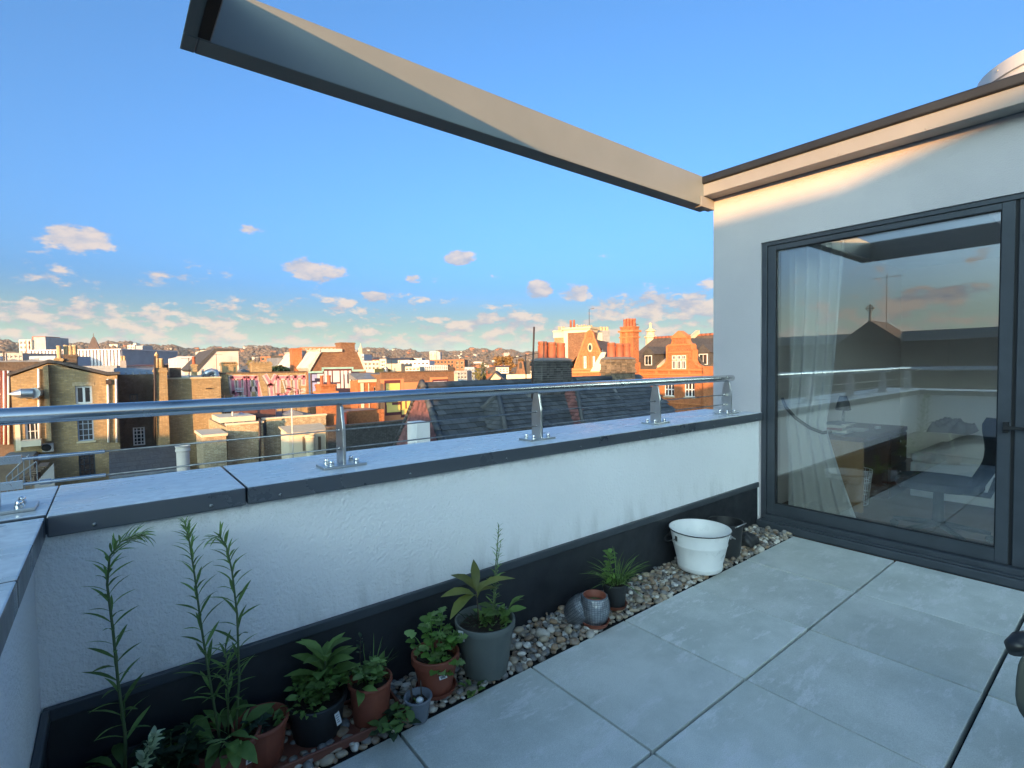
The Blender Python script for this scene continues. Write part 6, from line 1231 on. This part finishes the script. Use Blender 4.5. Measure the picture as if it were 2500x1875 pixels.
p = at(1553, 822, 45); aerial((p.x, p.y, p.z-1.2), 2.4, R(40), 'thin aerial to the right of the ornate brick stack', 6, .8)
p = at(1588, 830, 56); t = thing('stone_turret', 'small cream stone finial turret on the mansion ridge', 'finial', (p.x, p.y, p.z-1)); MB().lathe([(.55, 0), (.55, 1.2), (.7, 1.25), (.7, 1.4), (.45, 1.5), (.42, 1.9), (.6, 1.95), (.5, 2.1), (.15, 2.3), (.12, 2.7), (.18, 2.8), (0, 2.95)], 10).build('finial', M['stone'], t)
MB().box(.6, -.3, 0, 1.9, .3, 1.35).build('side_stack', M['brown_brick'], t)
# ================================================================== MIDDLE DISTANCE
def slab(name, label, cat, pl, pr, d, top, mat, wins=None, depth=None, dr=None, group=None, roofm='felt', wmat='white_paint', pitched=None):
    """block with rows of windows: wins = (columns, rows, first row px, last row px)"""
    f = Facade(name, label, cat, pl, d, pr, dr or d, group); z1 = f.uz((pl+pr)/2, top)[1]; depth = depth or max(4, f.w*.5); hs_ = []
    if wins:
        nc, nr, ya, yb = wins; za, zb = f.uz((pl+pr)/2, ya)[1], f.uz((pl+pr)/2, yb)[1]; rh = (za-zb)/nr
        for j in range(nr):
            for i in range(nc):
                cu = f.w*(i+.5)/nc; ww = f.w/nc*.30; hs_.append((cu-ww, cu+ww, zb+rh*j+rh*.18, zb+rh*(j+1)-rh*.18))
    body(f, z1, depth, mat, hs_, t=.3, roof=roofm)
    for h in hs_: window(f.root, *h, 2, 1, fm=wmat, y=.15, fw=(h[1]-h[0])*.10, bar=(h[1]-h[0])*.08, sill=False)
    if pitched: zr_ = f.uz((pl+pr)/2, pitched)[1]; MB().prism([(-.3, z1), (depth/2, zr_), (depth+.3, z1)], -.2, f.w+.2, 'yz').build('pitched_roof', M[roofm], f.root)
    return f
f = slab('tower_block', 'cream and red brick tower block on the skyline at the far left', 'tower', 49, 79, 420, 829, 'tower_cream', (3, 6, 831, 900), 22)
for x in (64, 72): a = f.rect(x, 831, x+3, 905); MB().box(a[0], -.5, a[2], a[1], -.05, a[3]).build('brick_band', M['tower_red'], f.root)
MB().box(f.w+.02, 2, GZ, f.w+10, 24, f.uz(79, 823)[1]).build('grey_wing', M['tower_grey'], f.root); MB().box(f.w*.7, 4, f.uz(79, 829)[1], f.w+8, 18, f.uz(79, 822)[1]+.4).build('lift_tower', M['tower_red'], f.root)
f = slab('tower_block', 'slim white tower block standing before the wooded hills', 'tower', 313, 331, 520, 842, 'tower_cream', (3, 9, 845, 905), 16); MB().box(f.w+.02, 1, GZ, f.w+7, 16, f.uz(331, 842)[1]-.8).build('grey_side', M['tower_grey'], f.root); MB().box(f.w*.45, -.4, GZ, f.w*.5, -.02, f.uz(322, 840)[1]).build('stair_slot', M['tower_grey'], f.root); MB().box(f.w*.5, 3, f.uz(322, 842)[1]-.2, f.w*.9, 8, f.uz(322, 838)[1]).build('lift_tower', M['tower_cream'], f.root)
f = Facade('ribbed_hall', 'long white hall with vertical ribbed cladding on the left skyline', 'building', 74, 150, 299, 150); z1 = f.uz(190, 853)[1]; MB().box(0, 0, GZ, f.w, 25, z1-.2).build('wall', M['tower_grey'], f.root); MB().box(-.2, -.6, z1-.3, f.w+.2, 25, z1).build('eaves', M['clad_white'], f.root)
rb = MB().box(-.30, -.5, GZ+4, .30, -.002, z1-.31).mesh('rib'); rb.materials.append(M['clad_white'])
for i in range(27): inst('rib', rb, f.root, Matrix.Translation((f.w*(i+.5)/27, 0, 0)))
f = slab('blue_hoarding', 'blue-grey clad block in front of the ribbed hall', 'building', 72, 136, 120, 869, 'clad_blue', None, 10)
a = f.rect(84, 875, 96, 888); MB().box(a[0], -.1, a[2], a[1], -.003, a[3]).build('door', M['lead'], f.root)
slab('low_offices', 'low grey and brown office roofs at the left edge', 'building', -30, 56, 130, 862, 'concrete', (8, 2, 866, 886), 14)
p = at(230, 853, 330); t = thing('church_spire', 'brown slate pyramid spire rising behind the ribbed hall', 'spire', (p.x, p.y, 0)); zb, za = p.z-2, at(230, 824, 330).z; rr = 15/FPX*330
MB().lathe([(rr*1.2, GZ), (rr*1.2, zb), (rr*1.35, zb), (rr*.25, za), (.3, za+.4), (.12, at(230, 814, 330).z), (0, at(230, 813, 330).z)], 4, M=Matrix.Rotation(R(40), 4, 'Z')).build('spire', M['spire'], t)
for s_ in (-1, 1): MB().lathe([(.9, zb-2), (.9, zb+.5), (0, zb+3)], 6, (s_*rr*1.05, -rr*.4)).build('pinnacle', M['spire'], t)
slab('roof_plant', 'low lead-coloured rooftop sheds right of the yellow house chimney', 'building', 186, 285, 60, 893, 'lead', None, 8)
slab('terrace_roofs', 'pinkish terrace roofs below the slim white tower', 'building', 288, 378, 85, 893, 'brown_brick', None, 10, roofm='red_tile', pitched=889)
slab('hill_house', 'buff house front between the chimney breast and corrugated block', 'house', 405, 436, 95, 888, 'stock', (3, 1, 890, 897), 8)
slab('modern_block', 'orange-brown modern flats with square windows before the hills', 'flats', 636, 661, 150, 870, 'modern_brick', (2, 3, 872, 900), 14, wmat='frame')
slab('modern_block', 'dark modern flats adjoining the orange-brown block', 'flats', 661.6, 719, 150, 868, 'black_brick', (4, 3, 872, 900), 14)
slab('brick_flats', 'long orange brick flats with pale balconies behind the mansard gable', 'flats', 733, 826, 190, 847, 'modern_brick', (9, 3, 849, 880), 14)
p = at(881, 866, 260); t = thing('white_steeple', 'slender pale steeple right of the mansard chimney', 'steeple', (p.x, p.y, 0)); z0, z1 = p.z, at(881, 838, 260).z; MB().lathe([(2.2, GZ), (2.0, z0), (1.3, z0+.2), (1.1, z0+(z1-z0)*.55), (.5, z0+(z1-z0)*.65), (.06, z1), (0, z1+.1)], 8).build('steeple', M['stone'], t)
slab('grey_tower', 'narrow blue-grey tower under the pale steeple', 'building', 877, 889, 140, 864, 'clad_blue', (2, 4, 868, 900), 8)
for row in (('cream_house', 'cream house with three dark windows right of the mansard house', 888, 926, 95, 881, 'cream', (4, 2, 884, 904)), ('cream_house', 'narrow tall cream house wall beside the peach block', 927, 943, 88, 876, 'cream', (1, 3, 880, 904)),
            ('peach_block', 'plain peach block in front of the long white terrace', 944, 979, 80, 888, 'stone', None), ('white_terrace', 'long white low-rise terrace with ribbon windows', 978, 1048, 130, 880, 'white_paint', (7, 1, 884, 892)),
            ('green_shed', 'low pale green roof in front of the cream houses', 914, 938, 76, 900, 'foliage_green', None), ('orange_roof_house', 'house with orange roof beyond the cream houses', 908, 943, 170, 878, 'red_brick', (4, 1, 879, 884)),
            ('cream_workshop', 'cream workshop with flat felt roof above the orange wall', 989, 1024, 78, 895, 'cream', (4, 1, 898, 905)), ('grey_workshop', 'grey workshop beside the lattice fence', 1023, 1038, 82, 894, 'concrete', (2, 1, 896, 904)),
            ('white_house', 'small white house at the foot of the hills left of the cream tower', 1003, 1030, 210, 874, 'white_wall', (3, 1, 876, 882)), ('navy_roof_house', 'white house with dark navy roof among the cream houses', 945, 1000, 150, 879, 'white_wall', (6, 1, 881, 887))):
    slab(row[0], row[1], 'building', row[2], row[3], row[4], row[5], row[6], row[7], 9, roofm='slate_roof' if 'roof' in row[0] else 'felt', pitched=row[5]-6 if 'roof_house' in row[0] else None)
f = Facade('lattice_fence', 'white lattice roof fence above the orange mural wall', 'fence', 1037, 80, 1092, 80); z0, z1 = f.uz(1060, 906)[1], f.uz(1060, 892)[1]
for i in range(13): u = f.w*(i+.0)/12; MB().box(u-.03, 0, z0, u+.03, .05, z1).build('post', M['white_paint'], f.root)
for q in range(5): zq = z0+(z1-z0)*q/4; MB().box(0, .051, zq-.03, f.w, .08, zq+.03).build('rail', M['white_paint'], f.root)
f = slab('orange_school', 'long orange brick block with square windows in the middle distance', 'building', 1049, 1134, 150, 878, 'modern_brick', (10, 2, 880, 896), 12, wmat='frame')
f = slab('orange_school_tower', 'taller end bay of the orange block with four square windows', 'building', 1111, 1134, 140, 877, 'modern_brick', (2, 3, 880, 914), 6, wmat='stone')
f = slab('cream_tower', 'cream balcony tower rising above the town in the centre', 'tower', 1050, 1065, 560, 858, 'tower_cream', (2, 6, 860, 880), 12); MB().box(f.w+.02, 1, GZ, f.w+4.5, 14, f.uz(1065, 859)[1]).build('grey_side', M['tower_grey'], f.root)
for i in range(6): zq = f.uz(1057, 861+3*i)[1]; MB().box(-.6, -1.2, zq, f.w+.02, -.02, zq+.5).build('balcony', M['tower_cream'], f.root)
slab('blue_box', 'dark blue clad building right of the orange block', 'building', 1134, 1158, 105, 896, 'clad_blue', (3, 3, 900, 922), 8)
slab('dark_terrace', 'dark shaded houses behind the end of the orange mural wall', 'building', 1108, 1140, 70, 905, 'lead', (4, 2, 908, 926), 8)
slab('white_villa', 'white villa in front of the big autumn tree', 'house', 1210, 1242, 95, 896, 'white_wall', (4, 2, 899, 910), 7, roofm='red_tile', pitched=893)
slab('skyline_block', 'pale block on the skyline above the autumn tree', 'building', 1230, 1244, 620, 861, 'concrete', (3, 3, 863, 872), 12)
f = Facade('gabled_cottage', 'small gabled house with slate roof behind the dark ridge', 'house', 1193, 52, 1226, 52); z0 = f.uz(1210, 931)[1]; ga = f.uz(1209, 911); MB().box(0, .02, GZ, f.w, 8, z0).build('wall', M['stock'], f.root); MB().prism([(0, z0), (f.w, z0), ga], 0, .3, 'xz').build('gable', M['stone'], f.root)
MB().prism([(-.25, z0), (ga[0], ga[1]), (f.w+.25, z0), (f.w+.25, z0+.15), (ga[0], ga[1]+.2), (-.25, z0+.15)], -.15, 8, 'xz').build('roof', M['slate_roof'], f.root)
f = slab('slate_cottage', 'slate-roofed house to the right of the small gable', 'house', 1226, 1252, 54, 928, 'stock', None, 7, roofm='slate_roof', pitched=913)
f = slab('cream_parapet_house', 'cream parapeted house in front of the bell gable', 'house', 1236, 1300, 44, 914, 'cream', None, 5); 
f = Facade('bell_gable', 'tapering brick bell gable with arched opening left of the black chimney', 'bell gable', 1257, 48, 1284, 48); ps_ = [f.uz(*p) for p in ((1257, 925), (1266, 882), (1277, 881), (1285, 925))]; m = MB(); m.prism(ps_, 0, .8, 'xz'); m.build('tower', M['brown_brick'], f.root); u, z_ = f.uz(1271, 892); MB().prism([(u-.14, z_-.3), (u+.14, z_-.3), (u+.14, z_+.15), (u, z_+.32), (u-.14, z_+.15)], -.03, -.002, 'xz').build('arched_opening', M['frame_dark'], f.root); a = f.rect(1277, 881, 1290, 925); MB().box(a[0], .81, a[2], a[1]+.2, 1.6, a[3]).build('dark_flank', M['slate_roof'], f.root)
# ---- trees
def tree(name, label, px, py_base, py_top, half, d, mat, n=1500, trunk=True):
    p = at(px, py_base, d); zt = at(px, py_top, d).z; r_ = half/FPX*d; zb = p.z; t = thing(name, label, 'tree', (p.x, p.y, GZ), 0, 'trees in the town'); h = zt-GZ
    tm = MB(); tm.tube([(0, 0, 0), (0, 0, (h)*.45), (.02*h, 0, h*.75)], [h*.025, h*.018, h*.008], 8)
    for i in range(6): a = i*1.05; tm.tube([(0, 0, h*(.38+.05*i)), (r_*.6*math.cos(a), r_*.6*math.sin(a), h*(.55+.06*i))], [h*.010, h*.003], 6)
    tm.build('trunk', M['bark'], t); cm = MB(); zc_ = (zb+zt)/2-GZ; hz_ = (zt-zb)/2
    cl = [(rnd.gauss(0, .45), rnd.gauss(0, .45), rnd.uniform(-.8, .85), rnd.uniform(.25, .5)) for _ in range(34)]
    for i in range(n):
        cx_, cy_, cz_, cr_ = cl[rnd.randrange(34)]; v = Vector((rnd.gauss(0, 1), rnd.gauss(0, 1), rnd.gauss(0, 1))).normalized()*cr_*rnd.uniform(.5, 1)
        k_ = math.sqrt(max(.1, 1-cz_*cz_)); c = Vector(((cx_*k_+v.x)*r_*.8, (cy_*k_+v.y)*r_*.8, zc_+(cz_+v.z*.6)*hz_*.9)); s_ = rnd.uniform(.035, .085)*r_
        nv = Vector((rnd.gauss(0, 1), rnd.gauss(0, 1), rnd.gauss(0, 1))).normalized(); a = nv.orthogonal().normalized()*s_; b = nv.cross(a).normalized()*s_*.8; cm.add([c-a, c+b, c+a, c-b], [(0, 1, 2, 3)], rnd.random())
    cm.build('crown', M[mat], t); return t
tree('autumn_tree', 'large round golden-brown tree in the centre of the town', 1232, 930, 866, 36, 130, 'foliage_autumn', 3200)
tree('autumn_tree', 'second golden-brown tree just left of the black chimney', 1280, 930, 872, 24, 150, 'foliage_autumn', 2000)
tree('green_tree', 'dull green tree left of the large golden tree', 1180, 935, 881, 15, 120, 'foliage_green', 1500)
tree('yellow_tree', 'yellow-green tree beside the dark terrace houses', 1165, 938, 895, 15, 95, 'foliage_yellow', 1500)
tree('brown_tree', 'thin brown tree behind the yellow-green one', 1150, 930, 884, 14, 170, 'foliage_brown', 1200)
tree('yellow_tree', 'small orange tree between the white gable and modern flats', 613, 905, 878, 13, 150, 'foliage_yellow', 1000)
tree('yellow_tree', 'low orange shrub-like tree below the modern flats', 630, 910, 888, 9, 140, 'foliage_autumn', 800)
tree('brown_tree', 'brown tree tops between the slim tower and chimney breast', 350, 905, 884, 16, 240, 'foliage_brown', 900)
tree('brown_tree', 'reflected bare brown tree far to the left of the terrace', 1165, 925, 872, 40, 95, 'foliage_brown', 1500).location = (-75, 36, GZ)
# ---- hills and the distant town
def hill_h(a, r_):      # a: azimuth in degrees from +y towards +x
    top = 92-1.0*a if a < 20 else 72-.55*(a-20)
    if a < -9: top = max(24, 101-(-9-a)*6)
    top += 7*math.sin(a*.55+1)+4*math.sin(a*1.7)+3*math.sin(a*3.9+2)
    k_ = min(1, max(0, (r_-750)/1750)); return GZ+(top-GZ)*k_*k_*(3-2*k_)
hm_ = MB(); A = [a*1.0 for a in range(-90, 135)]; RR = [600, 750, 1000, 1300, 1600, 1900, 2200, 2500, 3200]
for r_ in RR:
    for a in A: z_ = hill_h(a, r_)+(random.Random(int(a*10+r_)).uniform(-2, 2) if r_ > 800 else -.5); hm_.v.append((r_*math.sin(R(a)), r_*math.cos(R(a)), z_ if r_ < 3000 else z_-60))
n = len(A); hm_.f = [(j*n+i, j*n+i+1, (j+1)*n+i+1, (j+1)*n+i) for j in range(len(RR)-1) for i in range(n-1)]; hm_.c = [None]*len(hm_.f)
kind(hm_.build('hills', M['hill'], None, True), 'structure')
ico = []; bmx = bmesh.new(); bmesh.ops.create_icosphere(bmx, subdivisions=1, radius=1); IV = [v.co.copy() for v in bmx.verts]; IF = [tuple(v.index for v in q.verts) for q in bmx.faces]; bmx.free()
wd = MB(); r2 = random.Random(4)
for i in range(14000):
    a = r2.uniform(-12, 62); r_ = r2.choice((r2.uniform(250, 900), r2.uniform(800, 2550), r2.uniform(1300, 2550))); s_ = r2.uniform(2.4, 4.2)*(1+r_/2600); c = Vector((r_*math.sin(R(a)), r_*math.cos(R(a)), hill_h(a, r_)+s_*.35)); sc = Vector((s_*r2.uniform(.8, 1.5), s_*r2.uniform(.8, 1.5), s_*r2.uniform(.7, 1.1)))
    wd.add([c+Vector((v.x*sc.x*r2.uniform(.8, 1.2), v.y*sc.y*r2.uniform(.8, 1.2), v.z*sc.z*r2.uniform(.8, 1.2))) for v in IV], IF, r2.random())
kind(tag(wd.build('hillside_woods', M['foliage_brown'], None, True), 'brown autumn woods covering the distant hills and town edge', 'woods'), 'stuff')
hc = {k_: MB() for k_ in ('tower_cream', 'red_brick', 'white_wall', 'brown_slate')}
for i in range(480):
    a = r2.uniform(-12, 62); r_ = r2.choice((r2.uniform(260, 700), r2.uniform(300, 1100), r2.uniform(800, 2200))); w_, d_, h_ = r2.uniform(7, 22), r2.uniform(7, 10), r2.uniform(6, 10); k_ = r2.choice(('tower_cream', 'red_brick', 'red_brick', 'white_wall', 'red_brick'))
    Mx = Matrix.Translation((r_*math.sin(R(a)), r_*math.cos(R(a)), hill_h(a, r_)+h_/2)) @ Matrix.Rotation(r2.choice((0, .3, -.4, .8)), 4, 'Z'); hc[k_].obox(Mx, w_, d_, h_)
    vs = [Mx @ Vector(v) for v in ((-w_/2-.3, -d_/2-.3, h_/2), (w_/2+.3, -d_/2-.3, h_/2), (w_/2+.3, d_/2+.3, h_/2), (-w_/2-.3, d_/2+.3, h_/2), (-w_/2, 0, h_/2+3), (w_/2, 0, h_/2+3))]; hc['brown_slate'].add(vs, [(0, 1, 5, 4), (2, 3, 4, 5), (0, 4, 3), (1, 2, 5)])
for k_, mb in hc.items(): kind(tag(mb.build({'tower_cream': 'distant_cream_houses', 'red_brick': 'distant_brick_houses', 'white_wall': 'distant_white_houses', 'brown_slate': 'distant_roofs'}[k_], M[k_]), {'tower_cream': 'scattered cream house fronts of the distant town', 'red_brick': 'scattered red brick house fronts of the distant town', 'white_wall': 'scattered white house fronts of the distant town', 'brown_slate': 'brown pitched roofs of the distant town'}[k_], 'town'), 'stuff')
# ---- thin autumn haze over the town
hzm = bpy.data.materials.new('haze'); hzm.use_nodes = True; nt = hzm.node_tree; nt.nodes.remove(nt.nodes['Principled BSDF']); pv = nt.nodes.new('ShaderNodeVolumePrincipled')
pv.inputs['Color'].default_value = (.84, .90, .90, 1); pv.inputs['Density'].default_value = .00009; pv.inputs['Anisotropy'].default_value = .0
nt.links.new(pv.outputs[0], nt.nodes['Material Output'].inputs['Volume'])
kind(tag(MB().box(-3400, -3400, GZ-1.0, 3400, 3400, 125).build('haze', hzm), 'thin pale haze in the air over the whole town', 'haze'), 'stuff')
